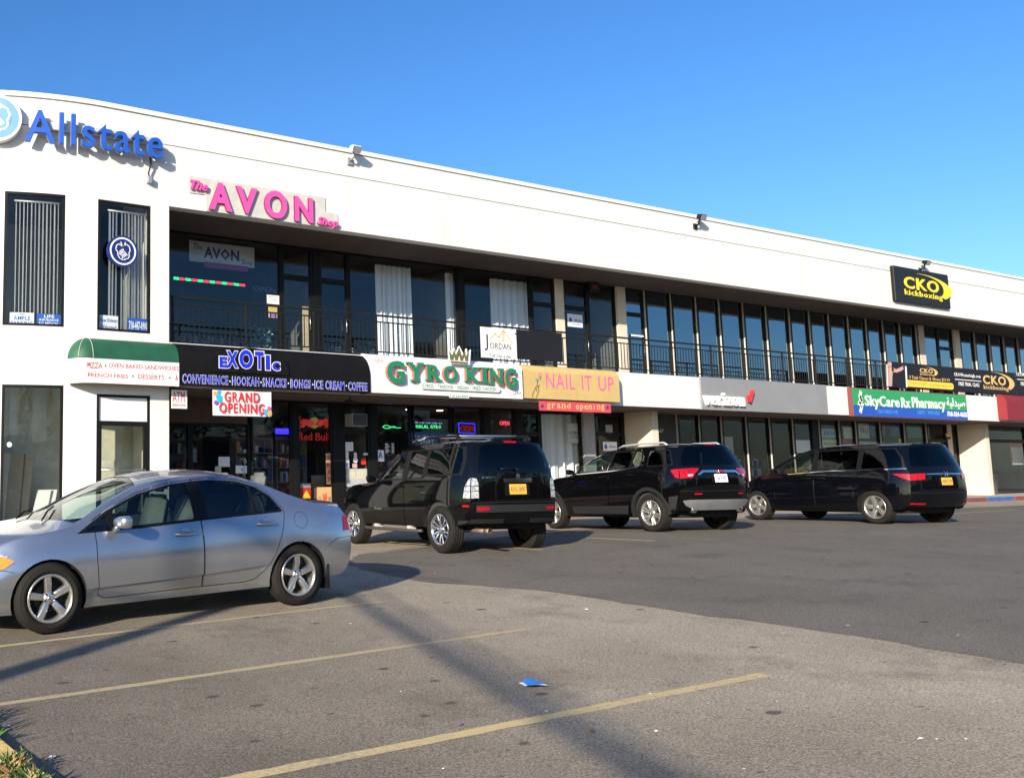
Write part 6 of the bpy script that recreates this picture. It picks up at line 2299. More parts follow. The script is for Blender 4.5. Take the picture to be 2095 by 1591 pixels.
def smooth_poly(pts, n=4):
    """closed Catmull-Rom curve through pts"""
    out = []
    k = len(pts)
    for i in range(k):
        p0, p1, p2, p3 = pts[i - 1], pts[i], pts[(i + 1) % k], pts[(i + 2) % k]
        for j in range(n):
            t = j / n
            out.append(tuple(.5 * ((2 * p1[a]) + (-p0[a] + p2[a]) * t + (2 * p0[a] - 5 * p1[a] + 4 * p2[a] - p3[a]) * t * t + (-p0[a] + 3 * p1[a] - 3 * p2[a] + p3[a]) * t ** 3) for a in (0, 1)))
    return out
def round_poly(pts, r, n=4):
    """polygon with its corners rounded by r"""
    out = []
    k = len(pts)
    for i in range(k):
        p0, p1, p2 = Vector(pts[i - 1]), Vector(pts[i]), Vector(pts[(i + 1) % k])
        a, b = (p0 - p1), (p2 - p1)
        q = min(r, a.length * .45, b.length * .45)
        A, B2 = p1 + a.normalized() * q, p1 + b.normalized() * q
        for j in range(n + 1):
            t = j / n
            out.append(tuple(A * (1 - t) ** 2 + p1 * 2 * t * (1 - t) + B2 * t * t))
    return out
def offset_poly(pts, dd):
    """grow (dd>0) or shrink a polygon"""
    n = len(pts)
    area = sum(pts[i][0] * pts[(i + 1) % n][1] - pts[(i + 1) % n][0] * pts[i][1] for i in range(n))
    sg = 1 if area > 0 else -1
    out = []
    for i in range(n):
        p0, p1, p2 = Vector(pts[i - 1]), Vector(pts[i]), Vector(pts[(i + 1) % n])
        a, b = (p1 - p0), (p2 - p1)
        if a.length < 1e-9 or b.length < 1e-9:
            out.append(tuple(p1))
            continue
        a.normalize(); b.normalize()
        n1, n2 = Vector((a.y, -a.x)) * sg, Vector((b.y, -b.x)) * sg
        m = n1 + n2
        if m.length < 1e-6:
            m = n1
        m.normalize()
        out.append(tuple(p1 + m * dd / max(.5, m.dot(n1))))
    return out
def densify(poly, step):
    out = []
    n = len(poly)
    for i in range(n):
        a, b = Vector(poly[i]), Vector(poly[(i + 1) % n])
        k = max(1, int((b - a).length / step))
        for j in range(k):
            out.append(tuple(a.lerp(b, j / k)))
    return out
class Surf:
    """one face of a body given by fn(u, v) -> point; meshes cut from it get exact normals"""
    def __init__(s, fn, flip):
        s.fn, s.flip = fn, flip
    def nrm(s, u, v):
        e = 2e-3
        a = s.fn(u + e, v) - s.fn(u - e, v)
        b = s.fn(u, v + e) - s.fn(u, v - e)
        n = a.cross(b)
        if n.length < 1e-12:
            n = Vector((0, 0, 1))
        n.normalize()
        return -n if s.flip else n
    def cut(s, outline, regions, step, off=0.0, grid=True, lines=()):
        """triangulate the outline; regions = [(polygon, tag)], the last that holds a triangle names it"""
        outline = densify(outline, step)
        polys = [densify(p, step) for p, t in regions]
        pts, edges = [], []
        for p in [outline] + polys:
            o = len(pts)
            pts += [Vector(q) for q in p]
            edges += [(o + i, o + (i + 1) % len(p)) for i in range(len(p))]
        for ln in lines:
            o = len(pts)
            pts += [Vector(q) for q in ln]
            edges += [(o + i, o + i + 1) for i in range(len(ln) - 1)]
        if grid:
            xs, ys = [p[0] for p in outline], [p[1] for p in outline]
            u = min(xs) + step * .5
            r = 0
            while u < max(xs):
                v = min(ys) + step * (.5 if r % 2 else .25)
                while v < max(ys):
                    if inside((u, v), outline):
                        pts.append(Vector((u, v)))
                    v += step
                u += step
                r += 1
        vo, eo, fo = delaunay_2d_cdt(pts, edges, [], 0, 1e-5)[:3]
        P = [s.fn(q[0], q[1]) for q in vo]
        N = [s.nrm(q[0], q[1]) for q in vo]
        if off:
            P = [p + n * off for p, n in zip(P, N)]
        out = {}
        for f in fo:
            c = (sum(vo[i][0] for i in f) / len(f), sum(vo[i][1] for i in f) / len(f))
            if not inside(c, outline):
                continue
            tg = 'body'
            for poly, t in regions:
                if inside(c, poly):
                    tg = t
            if tg is None:
                continue
            f = list(f)
            fn_ = (P[f[1]] - P[f[0]]).cross(P[f[2]] - P[f[0]])
            if fn_.dot(N[f[0]]) < 0:
                f = f[::-1]
            out.setdefault(tg, []).append(f)
        return {t: (P, N, fs) for t, fs in out.items()}
class Shell:
    """collects cut pieces with normals, then builds one mesh"""
    def __init__(s):
        s.v, s.n, s.f, s.m = [], [], [], []
    def add(s, piece, mi=0, mirror=False, only=False):
        P, N, F_ = piece
        used = sorted({i for f in F_ for i in f})
        for side in ((-1,) if only else ((1, -1) if mirror else (1,))):
            o = len(s.v)
            idx = {k: o + j for j, k in enumerate(used)}
            for k in used:
                s.v.append((P[k].x, P[k].y * side, P[k].z))
                s.n.append((N[k].x, N[k].y * side, N[k].z))
            for f in F_:
                g_ = [idx[k] for k in f]
                s.f.append(g_ if side == 1 else g_[::-1])
                s.m.append(mi)
        return s
    def build(s, name, mats, parent):
        me = bpy.data.meshes.new(name)
        me.from_pydata(s.v, [], s.f)
        for q in (mats if isinstance(mats, (list, tuple)) else [mats]):
            me.materials.append(q)
        me.polygons.foreach_set('material_index', s.m)
        me.polygons.foreach_set('use_smooth', [True] * len(s.f))
        me.update()
        me.normals_split_custom_set_from_vertices([Vector(n) for n in s.n])
        o = bpy.data.objects.new(name, me)
        COL.objects.link(o)
        o.parent = parent
        return o
def car_paint(name, col, metal, rough, coat=1.0, flake=0.0, spec=0.0):
    m, t, b = new_mat(name)
    b.inputs['Base Color'].default_value = list(col) + [1]
    b.inputs['Metallic'].default_value = metal
    b.inputs['Roughness'].default_value = rough
    b.inputs['Coat Weight'].default_value = coat
    b.inputs['Specular IOR Level'].default_value = spec
    b.inputs['Coat Roughness'].default_value = 0.04
    tc = t.nodes.new('ShaderNodeTexCoord')
    n = t.nodes.new('ShaderNodeTexNoise')
    n.inputs['Scale'].default_value = 2.2
    n.inputs['Detail'].default_value = 6
    t.links.new(tc.outputs['Object'], n.inputs['Vector'])
    r = t.nodes.new('ShaderNodeValToRGB')
    r.color_ramp.elements[0].position = .35
    r.color_ramp.elements[1].position = .75
    r.color_ramp.elements[0].color = [c * .95 for c in col] + [1]
    r.color_ramp.elements[1].color = [c * 1.05 + flake for c in col] + [1]
    t.links.new(n.outputs[0], r.inputs[0])
    t.links.new(r.outputs[0], b.inputs['Base Color'])
    # a film of road dust roughens the coat unevenly
    rr_ = t.nodes.new('ShaderNodeMapRange')
    rr_.inputs[3].default_value = 0.0
    rr_.inputs[4].default_value = 0.06
    t.links.new(n.outputs[0], rr_.inputs[0])
    t.links.new(rr_.outputs[0], b.inputs['Coat Roughness'])
    MATS[name] = m
    return m
M_tyre = mat('tyre_rubber', (0.015, 0.0135, 0.012), 0.8, var=0.25, scale=9, spec=.2)
M_alloy = mat('alloy_rim', (0.62, 0.60, 0.56), 0.28, metal=0.85, var=0.1, scale=9)
M_chrome = mat('chrome', (0.80, 0.80, 0.80), 0.08, metal=1.0, var=0)
M_hub = mat('brake_dark', (0.035, 0.032, 0.03), 0.7, var=0.3, scale=14)
M_clad = mat('grey_cladding', (0.017, 0.017, 0.018), 0.6, var=0.12, scale=12, spec=.25)
M_trim = mat('black_trim', (0.006, 0.006, 0.007), 0.45, var=0, spec=.2)
M_well = mat('wheel_well', (0.006, 0.006, 0.006), 0.9, var=0)
M_cabin = mat('cabin_dark', (0.035, 0.036, 0.037), 0.8, var=0.1)
M_seat = mat('seat_grey', (0.11, 0.115, 0.11), 0.9, var=0.1)
M_seatb = mat('seat_black', (0.03, 0.03, 0.03), 0.8)
M_tail = mat('tail_red', (0.33, 0.004, 0.008), 0.2, coat=.5, var=0.55, scale=38, spec=.2)
M_clearl = mat('clear_lens', (0.34, 0.35, 0.36), 0.15, coat=.8, var=0.75, scale=30)
M_amber = mat('amber_lens', (0.80, 0.22, 0.02), 0.15, coat=1.0, var=0.1)
M_plate = mat('plate_yellow', (0.80, 0.40, 0.03), 0.5, var=0.05)
G_car = glass('car_glass', (0.55, 0.66, 0.62), 0.9)
G_priv = glass('privacy_glass', (0.05, 0.055, 0.06), 0.6)

def make_wheel(car, x, y, r, wd, rim_r, style, side, label=None):
    """tyre with a rim as its part; side=+1 faces left"""
    # built round the origin, facing +y
    t = MB()
    h = wd / 2
    prof = [(rim_r * .98, -h * .72), (rim_r + .012, -h * .86), (rim_r + (r - rim_r) * .55, -h * 1.0), (r - .028, -h * .90), (r - .008, -h * .74)]
    for k in range(4):
        a, b = -h * .70 + 2 * h * .70 * k / 4, -h * .70 + 2 * h * .70 * (k + 1) / 4
        prof += [(r, a + .006), (r, b - .010), (r - .009, b - .006), (r - .009, b - .001)]
    prof += [(r - .008, h * .74), (r - .028, h * .90), (r - .040, h * .945), (r - .044, h * .93), (rim_r + (r - rim_r) * .55, h * 1.0), (rim_r + .022, h * .93), (rim_r + .012, h * .86), (rim_r * .98, h * .72)]
    t.lathe(prof, (0, 0, 0), 'y', 48)
    to = t.build('wheel', M_tyre, None)
    to.parent = car
    to.location = (x, y, r)
    to.rotation_euler = (0, style.get('spin', 0), 0) if side > 0 else (0, style.get('spin', 0), math.pi)
    m = MB()
    yo = h * .80
    lip = [(rim_r * .86, yo - .13), (rim_r * .88, yo - .015), (rim_r * .93, yo + .006), (rim_r * .985, yo + .012), (rim_r * 1.012, yo + .002), (rim_r * 1.0, yo - .02)]
    m.lathe(lip, (0, 0, 0), 'y', 40, 0)
    m.lathe([(0, yo - .10), (rim_r * .55, yo - .10), (rim_r * .60, yo - .09), (rim_r * .6, yo - .12), (rim_r * .87, yo - .13)], (0, 0, 0), 'y', 28, 1)
    n = style['n']
    def spoke(a, w0, w1, r0, r1, y0, y1, th):
        ca, sa = math.cos(a), math.sin(a)
        def P(rr, tt, yy):
            return (rr * ca - tt * sa, yy, rr * sa + tt * ca)
        st = []
        K = 4
        for k in range(K + 1):
            q = k / K
            rr = r0 + (r1 - r0) * q
            ww = w0 + (w1 - w0) * q
            yy = y0 + (y1 - y0) * (q ** .7) + .006 * math.sin(q * math.pi)
            st.append([P(rr, -ww, yy - th), P(rr, -ww * .92, yy - .006), P(rr, -ww * .6, yy), P(rr, ww * .6, yy), P(rr, ww * .92, yy - .006), P(rr, ww, yy - th)])
        vs = [p for ring in st for p in ring]
        fs = [(k * 6 + j, k * 6 + j + 1, (k + 1) * 6 + j + 1, (k + 1) * 6 + j) for k in range(K) for j in range(5)]
        m.add(vs, fs, 0)
    for k in range(n):
        a = math.pi / 2 + 2 * math.pi * k / n
        if style.get('twin'):
            dlt = style['twin']
            for sg in (-1, 1):
                spoke(a + sg * dlt, .020, .019, rim_r * .22, rim_r * .93, yo - .028, yo - .002, .04)
            if style.get('web'):
                spoke(a, .045, .012, rim_r * .2, rim_r * .55, yo - .034, yo - .02, .03)
        else:
            spoke(a, style.get('w0', .034), style.get('w1', .044), rim_r * .15, rim_r * .95, yo - .03, yo - .002, .05)
    m.lathe([(0, yo - .012), (rim_r * .10, yo - .012), (rim_r * .15, yo - .016), (rim_r * .27, yo - .024), (rim_r * .28, yo - .08)], (0, 0, 0), 'y', 24, 0)
    m.lathe([(0, yo - .009), (rim_r * .09, yo - .009), (rim_r * .10, yo - .013)], (0, 0, 0), 'y', 18, 2)
    for k in range(5):
        a = 2 * math.pi * k / 5 + math.pi / 2 + math.pi / 5
        m.lathe([(0, yo - .016), (.011, yo - .016), (.013, yo - .03)], (rim_r * .215 * math.cos(a), 0, rim_r * .215 * math.sin(a)), 'y', 10, 1)
    ro = m.build('rim', [style.get('mat', M_alloy), M_hub, M_chrome], None)
    ro.parent = to
    return to

def make_car(spec):
    S_ = spec
    car = empty(S_['name'], S_['loc'], S_['label'], S_['cat'], S_.get('group'))
    car.rotation_euler = (0, S_.get('pitch', 0), R_(S_['heading']))
    zc, zR, yR, zb, wb_, z0, xe, xf = [pchip(S_[k]) for k in ('zc', 'zR', 'yR', 'zb', 'wb', 'z0', 'xe', 'xf')]
    wmax, zm, wsill = S_['wmax'], S_['zm'], S_['wsill']
    xr0, xf0 = S_['xr'], S_['xfm']          # hindmost and foremost side station
    Lr, cr = S_.get('taper_r', (.45, .10))
    Lf, cf = S_.get('taper_f', (.9, .22))
    crease = pchip(S_['crease']) if 'crease' in S_ else None
    def tp(x):
        a = max(0.0, Lr - (x - xr0)) / Lr
        b = max(0.0, Lf - (xf0 - x)) / Lf
        return 1 - cr * min(a, 1.2) ** 2 - cf * min(b, 1.2) ** 2.4
    def W(x, z):
        zr_, k = zR(x), tp(x)
        zl, zbb = z0(x), min(zb(x), zr_ - .02)
        zmm = min(zm, (zl + zbb) / 2 + .05)
        wB = wb_(x)
        yr_ = yR(x)
        if z <= zmm:
            t = (z - zl) / max(.01, zmm - zl)
            w = wsill + (wmax - wsill) * (1 - (1 - min(max(t, -.3), 1)) ** 2)
        elif z <= zbb:
            t = (z - zmm) / max(.01, zbb - zmm)
            w = wmax + (wB - wmax) * t ** 2
        else:
            t = (z - zbb) / max(.01, zr_ - zbb)
            t = min(t, 1.3)
            w = wB + (yr_ - wB) * (.72 * t + .28 * t * t)
        if crease:
            q = (crease(x) - z) / .018
            q = min(1, max(0, q))
            fade = min(1, max(0, (x - S_['crease'][0][0]) / .1)) * min(1, max(0, (S_['crease'][-1][0] - x) / .1))
            w -= S_.get('crease_d', .028) * q * q * (3 - 2 * q) * fade
        for (za, wd, dep) in S_.get('creases', []):
            q = (z - za(x) if callable(za) else z - za) / wd
            w += dep * math.exp(-q * q)
        return w * k
    bulge_r, bulge_f = S_.get('bulge_r', .14), S_.get('bulge_f', .35)
    xt0, xt1 = xe(99), xf(99)               # ends of the upper surface
    xt0, xt1 = S_['xt0'], S_['xt1']
    def warp(x, s):
        q = 1 - abs(s) ** 3
        a = min(1, max(0, 1 - (x - xt0) / .7))
        b = min(1, max(0, 1 - (xt1 - x) / 1.0))
        return -bulge_r * q * a * a * (3 - 2 * a) + bulge_f * (1 - abs(s) ** 2.4) * b * b * (3 - 2 * b)
    pw = S_.get('crown_p', 2.4)
    def top(x, s):
        zr_ = zR(x)
        return Vector((x + warp(x, s), s * yR(x) * tp(x), zr_ + (zc(x) - zr_) * (1 - abs(s) ** pw)))
    def side(x, z):
        return Vector((x, W(x, z), z))
    ztop_r, zlow_r = zR(xt0), S_['zlow_r']
    ztop_f, zlow_f = zR(xt1), S_['zlow_f']
    def rear(s, z):
        x = xe(z)
        w_ = W(x, min(z, zR(x)))
        k = max(0, (z - zlow_r) / (ztop_r - zlow_r))
        return Vector((x - bulge_r * (1 - abs(s) ** 3), s * w_, z + (zc(xt0) - zR(xt0)) * (1 - abs(s) ** pw) * k * k))
    def front(s, z):
        x = xf(z)
        w_ = W(x, min(z, zR(x)))
        k = max(0, (z - zlow_f) / (ztop_f - zlow_f))
        return Vector((x + bulge_f * (1 - abs(s) ** 2.4), s * w_, z + (zc(xt1) - zR(xt1)) * (1 - abs(s) ** pw) * k * k))
    SS, ST, SR, SF = Surf(side, True), Surf(top, False), Surf(rear, False), Surf(front, False)
    car_s = dict(side=SS, top=ST, rear=SR, front=SF, W=W, zR=zR)
    # orient: side normal must look left, top up, rear back, front forward
    if SS.nrm(1.0, .6).y < 0: SS.flip = not SS.flip
    if ST.nrm(1.0, 0).z < 0: ST.flip = not ST.flip
    if SR.nrm(0, (ztop_r + zlow_r) / 2).x > 0: SR.flip = not SR.flip
    if SF.nrm(0, (ztop_f + zlow_f) / 2).x < 0: SF.flip = not SF.flip
    # side outline: sill with the two arches cut out, then ends and rail
    def arch(cx, r, zc_, n=18):
        a0 = math.asin(min(1, max(-1, (z0(cx - r) - zc_) / r)))
        a1 = math.asin(min(1, max(-1, (z0(cx + r) - zc_) / r)))
        return [(cx + r * math.cos(a), zc_ + r * math.sin(a)) for a in [math.pi - a0 + (a1 - (math.pi - a0)) * i / n for i in range(n + 1)]]
    wbs = S_['wheelbase']
    ar, az = S_['arch_r'], S_['arch_z']
    A0, A1 = arch(0, ar, az), arch(wbs, ar, az)
    def run(a, b, n, f):
        return [(a + (b - a) * i / n, f(a + (b - a) * i / n)) for i in range(n + 1)]
    rz = [zlow_r + (ztop_r - zlow_r) * i / 14 for i in range(15)]
    fz = [zlow_f + (ztop_f - zlow_f) * i / 10 for i in range(11)]
    out = [(xe(z), z) for z in rz[::-1]]                       # down the rear edge
    out += run(xe(zlow_r) + .02, A0[0][0] - .01, 5, z0) + A0 + run(A0[-1][0] + .01, A1[0][0] - .01, 12, z0) + A1 + run(A1[-1][0] + .01, xf(zlow_f) - .02, 5, z0)
    out += [(xf(z), z) for z in fz]
    out += run(xt1 - .02, xt0 + .02, 60, zR)
    out = [p for i, p in enumerate(out) if i == 0 or (Vector(p) - Vector(out[i - 1])).length > 1e-4]
    reg = []
    for poly, t in S_.get('side_regions', []):
        reg.append((poly, t))
    for cx, arcs in ((0, A0), (wbs, A1)):
        if S_.get('arch_clad'):
            q = S_['arch_clad']
            reg.append(([(cx + (ar + q) * math.cos(a), az + (ar + q) * math.sin(a)) for a in [math.pi * 1.12 - math.pi * 1.24 * i / 24 for i in range(25)]] + [(cx, az - .2)], 'clad'))
    doors = S_.get('doors', [])
    for i, dpoly in enumerate(doors):
        reg.append((offset_poly(dpoly, .0035), None))
        reg.append((offset_poly(dpoly, -.0035), 'door%d' % i))
    if S_.get('door_clad'):
        reg2 = []
    for poly in S_.get('dlo', []):
        reg.append((poly, 'trim'))
    for poly, g_, own in S_['windows']:
        reg.append((poly, None))
    lines = []
    if crease:
        a, b = S_['crease'][0][0] + .015, S_['crease'][-1][0] - .015
        for dz in (.002, -.006, -.012, -.020):
            lines.append([(a + (b - a) * i / 50, crease(a + (b - a) * i / 50) + dz) for i in range(51)])
    pc = SS.cut(out, reg, S_.get('step', .055), lines=lines)
    P_, T_ = S_['paint'], M_trim
    body = Shell()
    for t in ('body', 'clad', 'trim'):
        if t in pc:
            body.add(pc[t], {'body': 0, 'clad': 1, 'trim': 2}[t], True)
    # upper surface
    s_out = [(xt0 + (xt1 - xt0) * i / 60, -1) for i in range(61)] + [(xt1 - (xt1 - xt0) * i / 60, 1) for i in range(61)]
    treg = [(offset_poly(p, 0), t) for p, t in S_.get('top_regions', [])]
    glass_top = S_.get('top_glass', [])
    for poly, g_, nm in glass_top:
        treg.append((poly, None))
    tc_ = ST.cut(s_out, treg, .07)
    for t in tc_:
        body.add(tc_[t], {'body': 0, 'trim': 2}.get(t, 0))
    r_out = [(-1, z) for z in rz] + [(-1 + 2 * i / 20, ztop_r) for i in range(1, 20)] + [(1, z) for z in rz[::-1]] + [(1 - 2 * i / 20, zlow_r) for i in range(1, 20)]
    rreg = list(S_.get('rear_regions', []))
    for poly, g_, nm in S_.get('rear_glass', []):
        rreg.append((poly, None))
    rc = SR.cut(r_out, rreg, .06)
    for t in rc:
        body.add(rc[t], {'body': 0, 'clad': 1, 'trim': 2, 'silver': 3}.get(t, 0))
    f_out = [(-1, z) for z in fz] + [(-1 + 2 * i / 20, ztop_f) for i in range(1, 20)] + [(1, z) for z in fz[::-1]] + [(1 - 2 * i / 20, zlow_f) for i in range(1, 20)]
    fc = SF.cut(f_out, S_.get('front_regions', []), .07)
    for t in fc:
        body.add(fc[t], {'body': 0, 'trim': 2}.get(t, 0))
    body.build('body', [P_, M_clad, M_trim, S_.get('skid', M_clad)], car)
    # doors, each with its own panes and handle, both flanks
    door_obj = {}
    for i, dpoly in enumerate(doors):
        for sd in (1, -1):
            if 'door%d' % i in pc:
                sh = Shell()
                sh.add(pc['door%d' % i], 0, only=(sd < 0))
                door_obj[(i, sd)] = sh.build('door', [P_], car)
    for poly, g_, own in S_['windows']:
        pn = SS.cut(poly, [], .09, off=-.006)
        for sd in (1, -1):
            sh = Shell()
            sh.add(pn['body'], 0, only=(sd < 0))
            sh.build('window', g_, door_obj.get((own, sd), car) if own is not None else car)
    for poly, g_, nm in glass_top:
        pn = ST.cut(poly, [], .09, off=-.004)
        sh = Shell()
        sh.add(pn['body'])
        sh.build(nm, g_, car)
    for poly, g_, nm in S_.get('rear_glass', []):
        pn = SR.cut(poly, [], .08, off=-.004)
        sh = Shell()
        sh.add(pn['body'])
        sh.build(nm, g_, car)
    # raised patches: lamps, chrome strips, emblems; surf is 'side', 'rear', 'front' or 'top'
    for nm, m, pieces in S_.get('patches', []):
        one_side = nm.endswith('!')
        nm2 = nm.rstrip('!')
        for sd in ((1, -1) if not one_side else (1,)):
            sh = Shell()
            for surf, poly, off in pieces:
                q = dict(side=SS, rear=SR, front=SF, top=ST)[surf].cut(poly, [], .05, off=off)
                if 'body' in q:
                    sh.add(q['body'], 0, only=(sd < 0))
            sh.build(nm2, m, car)
    # handles
    for i, (x, z, ln) in enumerate(S_.get('handles', [])):
        for sd in (1, -1):
            p = side(x, z)
            mb = MB()
            pts = [(x - ln / 2, sd * (W(x - ln / 2, z) + .006), z), (x - ln * .38, sd * (W(x, z) + .030), z), (x, sd * (W(x, z) + .036), z), (x + ln * .38, sd * (W(x, z) + .030), z), (x + ln / 2, sd * (W(x + ln / 2, z) + .006), z)]
            mb.tube(pts, .014, 8, radii=[.010, .016, .016, .016, .010])
            o = mb.build('handle', S_.get('handle_mat', P_), None)
            o.parent = door_obj.get((S_['handle_door'][i], sd), car)
    # mirrors
    mx, mz = S_['mirror']
    for sd in (1, -1):
        w0 = W(mx, mz)
        bm = bmesh.new()
        bmesh.ops.create_uvsphere(bm, u_segments=16, v_segments=10, radius=1)
        for q in bm.verts:
            c = q.co
            c = Vector([math.copysign(abs(a_) ** .62, a_) for a_ in c])
            k = .80 + .20 * c.y
            q.co = Vector((mx + c.x * .07 * (1.1 if c.x > 0 else .5) - .02 * c.y, sd * (w0 + .155 + c.y * .10), mz + .06 + c.z * .068 * k))
        if sd < 0:
            bmesh.ops.reverse_faces(bm, faces=bm.faces[:])
        mb = MB()
        mb.bm(bm, 0, True)
        mb.tube([(mx + .02, sd * (w0 - .02), mz - .03), (mx + .02, sd * (w0 + .07), mz + .02)], .03, 8, radii=[.04, .025])
        o = mb.build('mirror', S_.get('mirror_mat', P_), None)
        o.parent = car
    # wheel wells and floor
    mb = MB()
    for cx, arc_ in ((0, A0), (wbs, A1)):
        for sd in (1, -1):
            o = len(mb.v)
            for (x, z) in arc_:
                y = W(x, max(z, z0(x)))
                mb.v += [(x, sd * (y - .003), z), (x, sd * (y - .32), z)]
            for k in range(len(arc_) - 1):
                mb.f.append([o + 2 * k, o + 2 * k + 1, o + 2 * k + 3, o + 2 * k + 2]); mb.m.append(0); mb.sm.append(False)
            c_ = [(x, sd * (W(x, max(z, z0(x))) - .32), z) for x, z in arc_]
            mb.add(c_, [list(range(len(c_)))], 0)
    zf = z0(wbs / 2)
    wi = wmax - .34
    mb.box(xe(zlow_r) + .12, xf(zlow_f) - .12, -wi, wi, zf - .02, zf + .10)
    mb.box(ar + .03, wbs - ar - .03, -(wsill - .03), wsill - .03, zf + .002, zf + .06)
    mb.build('underbody', M_well, None).parent = car
    # cabin: floor, door linings, dash, seats
    mb = MB()
    zs = S_['seat_z']
    xa, xb = S_['cabin']
    wc = wmax - .10
    mb.box(xa, xb, -wc, wc, zf + .11, zf + .14)
    for sd in (1, -1):
        mb.box(xa, xb, min(sd * wc, sd * (wc - .02)), max(sd * wc, sd * (wc - .02)), zf + .12, min(zb(xa), zb(xb)) - .09)
    dx = S_['dash']
    mb.bbox(dx, dx + .45, -wc, wc, zs + .12, zs + .42, .06)
    mb.build('cabin_lining', M_cabin, None).parent = car
    ms = S_.get('seat_mat', M_seat)
    for i, (sx, bench) in enumerate(S_['seats']):
        for sd in ((1, -1) if not bench else (0,)):
            mb = MB()
            hw = .25 if not bench else wc - .10
            yc = sd * .38
            def slab(pts, th):
                pass
            mb.bbox(sx - .05, sx + .45, yc - hw, yc + hw, zs - .06, zs + .10, .05)
            bm = bmesh.new()
            bmesh.ops.create_cube(bm, size=1)
            for q in bm.verts:
                q.co = Vector((q.co.x * .14, q.co.y * 2 * hw * (1 if q.co.z < 0 else .86), q.co.z * .62))
            bmesh.ops.bevel(bm, geom=bm.edges[:], offset=.05, segments=3, affect='EDGES')
            mb.bm(bm, 0, True, Matrix.Translation((sx - .15, yc, zs + .36)) @ Matrix.Rotation(R_(-14), 4, 'Y'))
            for hy in ((yc,) if not bench else (-.38, .38)):
                bm = bmesh.new()
                bmesh.ops.create_cube(bm, size=1)
                for q in bm.verts:
                    q.co = Vector((q.co.x * .10, q.co.y * .26, q.co.z * .19))
                bmesh.ops.bevel(bm, geom=bm.edges[:], offset=.04, segments=3, affect='EDGES')
                mb.bm(bm, 0, True, Matrix.Translation((sx - .25, hy, zs + .78)) @ Matrix.Rotation(R_(-10), 4, 'Y'))
            mb.build('seat', ms, None).parent = car
    bm = bmesh.new()
    mb = MB()
    cx, cy_, cz = dx - .12, .38, zs + .36
    ring = [(cx - .10 * math.sin(a) * .5, cy_ + .18 * math.cos(a), cz + .18 * math.sin(a) * .92) for a in [2 * math.pi * k / 20 for k in range(21)]]
    mb.tube(ring, .014, 8)
    mb.tube([(cx, cy_ - .18, cz), (cx + .02, cy_, cz - .02), (cx, cy_ + .18, cz)], .014, 6)
    mb.tube([(cx, cy_, cz), (cx + .2, cy_, cz - .08)], .02, 6)
    mb.build('steering_wheel', M_trim, None).parent = car
    # wheels
    wy = S_['wheel_face'] - S_['tyre_w'] / 2
    for cx in (0, wbs):
        for sd in (1, -1):
            st = dict(S_['rim'])
            st['spin'] = S_['spin'][0 if cx == 0 else 1] * sd
            make_wheel(car, cx, sd * wy, S_['tyre_r'], S_['tyre_w'], S_['rim_r'], st, sd)
    return car, car_s
def car_plate(car, surf, s, z, tilt, word, m, wm, wd=.305, ht=.155):
    """number plate with raised characters, standing just off the rear surface"""
    p = surf.fn(s, z)
    x = p.x - .022
    mb = MB()
    M_ = Matrix.Translation((x, p.y, p.z)) @ Matrix.Rotation(R_(tilt), 4, 'Y')
    b = bmesh.new()
    bmesh.ops.create_cube(b, size=1)
    for q in b.verts:
        q.co = Vector((q.co.x * .008, q.co.y * wd, q.co.z * ht))
    mb.bm(b, 0, False, M_)
    po = mb.build('licence_plate', m, None)
    po.parent = car
    mb = MB()
    tmp = MB()
    text_on(tmp, word, -wd * .42, -.035, wd * .42, .035, lambda a, c, h: (a, c, h), .0, 0, 1.1, .003, 0, 2)
    mb.v = [tuple(M_ @ Vector((-.0045 - q[2], -q[0], q[1]))) for q in tmp.v]
    mb.f, mb.m, mb.sm = tmp.f, tmp.m, tmp.sm
    mb.build('lettering', wm, None).parent = po
    return po
def stand(x, y, heading, wb, face):
    """plan position of the rear axle's middle from the outer face of the left rear wheel"""
    h = R_(heading)
    px_, py_ = x + math.sin(h) * face, y - math.cos(h) * face
    qx, qy = px_ + math.cos(h) * wb, py_ + math.sin(h) * wb
    zr, zf = gz(px_, py_), gz(qx, qy)
    lx, ly = x, y
    zr = max(zr, gz(x, y))
    zf = gz(x + math.cos(h) * wb, y + math.sin(h) * wb)
    zr = gz(x, y)
    return dict(loc=(px_, py_, zr), heading=heading, pitch=math.atan((zr - zf) / wb), wheelbase=wb, wheel_face=face)
def strip(path, w):
    """thin closed band along a path, as a polygon"""
    L_, Q_ = [], []
    n = len(path)
    for i in range(n):
        a, b = Vector(path[max(0, i - 1)]), Vector(path[min(n - 1, i + 1)])
        t = (b - a).normalized()
        nn = Vector((-t.y, t.x)) * w / 2
        p = Vector(path[i])
        L_.append(tuple(p + nn)); Q_.append(tuple(p - nn))
    return L_ + Q_[::-1]
def circ(cx, cz, r, n=24):
    return [(cx + r * math.cos(2 * math.pi * k / n), cz + r * math.sin(2 * math.pi * k / n)) for k in range(n)]
P_sedan = car_paint('silver_blue_paint', (0.41, 0.435, 0.475), 0.85, 0.25, 0.85)
P_black = car_paint('black_paint', (0.0022, 0.0022, 0.0028), 0.0, 0.25, .75)
P_black2 = car_paint('blue_black_paint', (0.0022, 0.0026, 0.0045), 0.0, 0.25, .75)
G_half = glass('dim_car_glass', (0.22, 0.25, 0.26), 1.0)

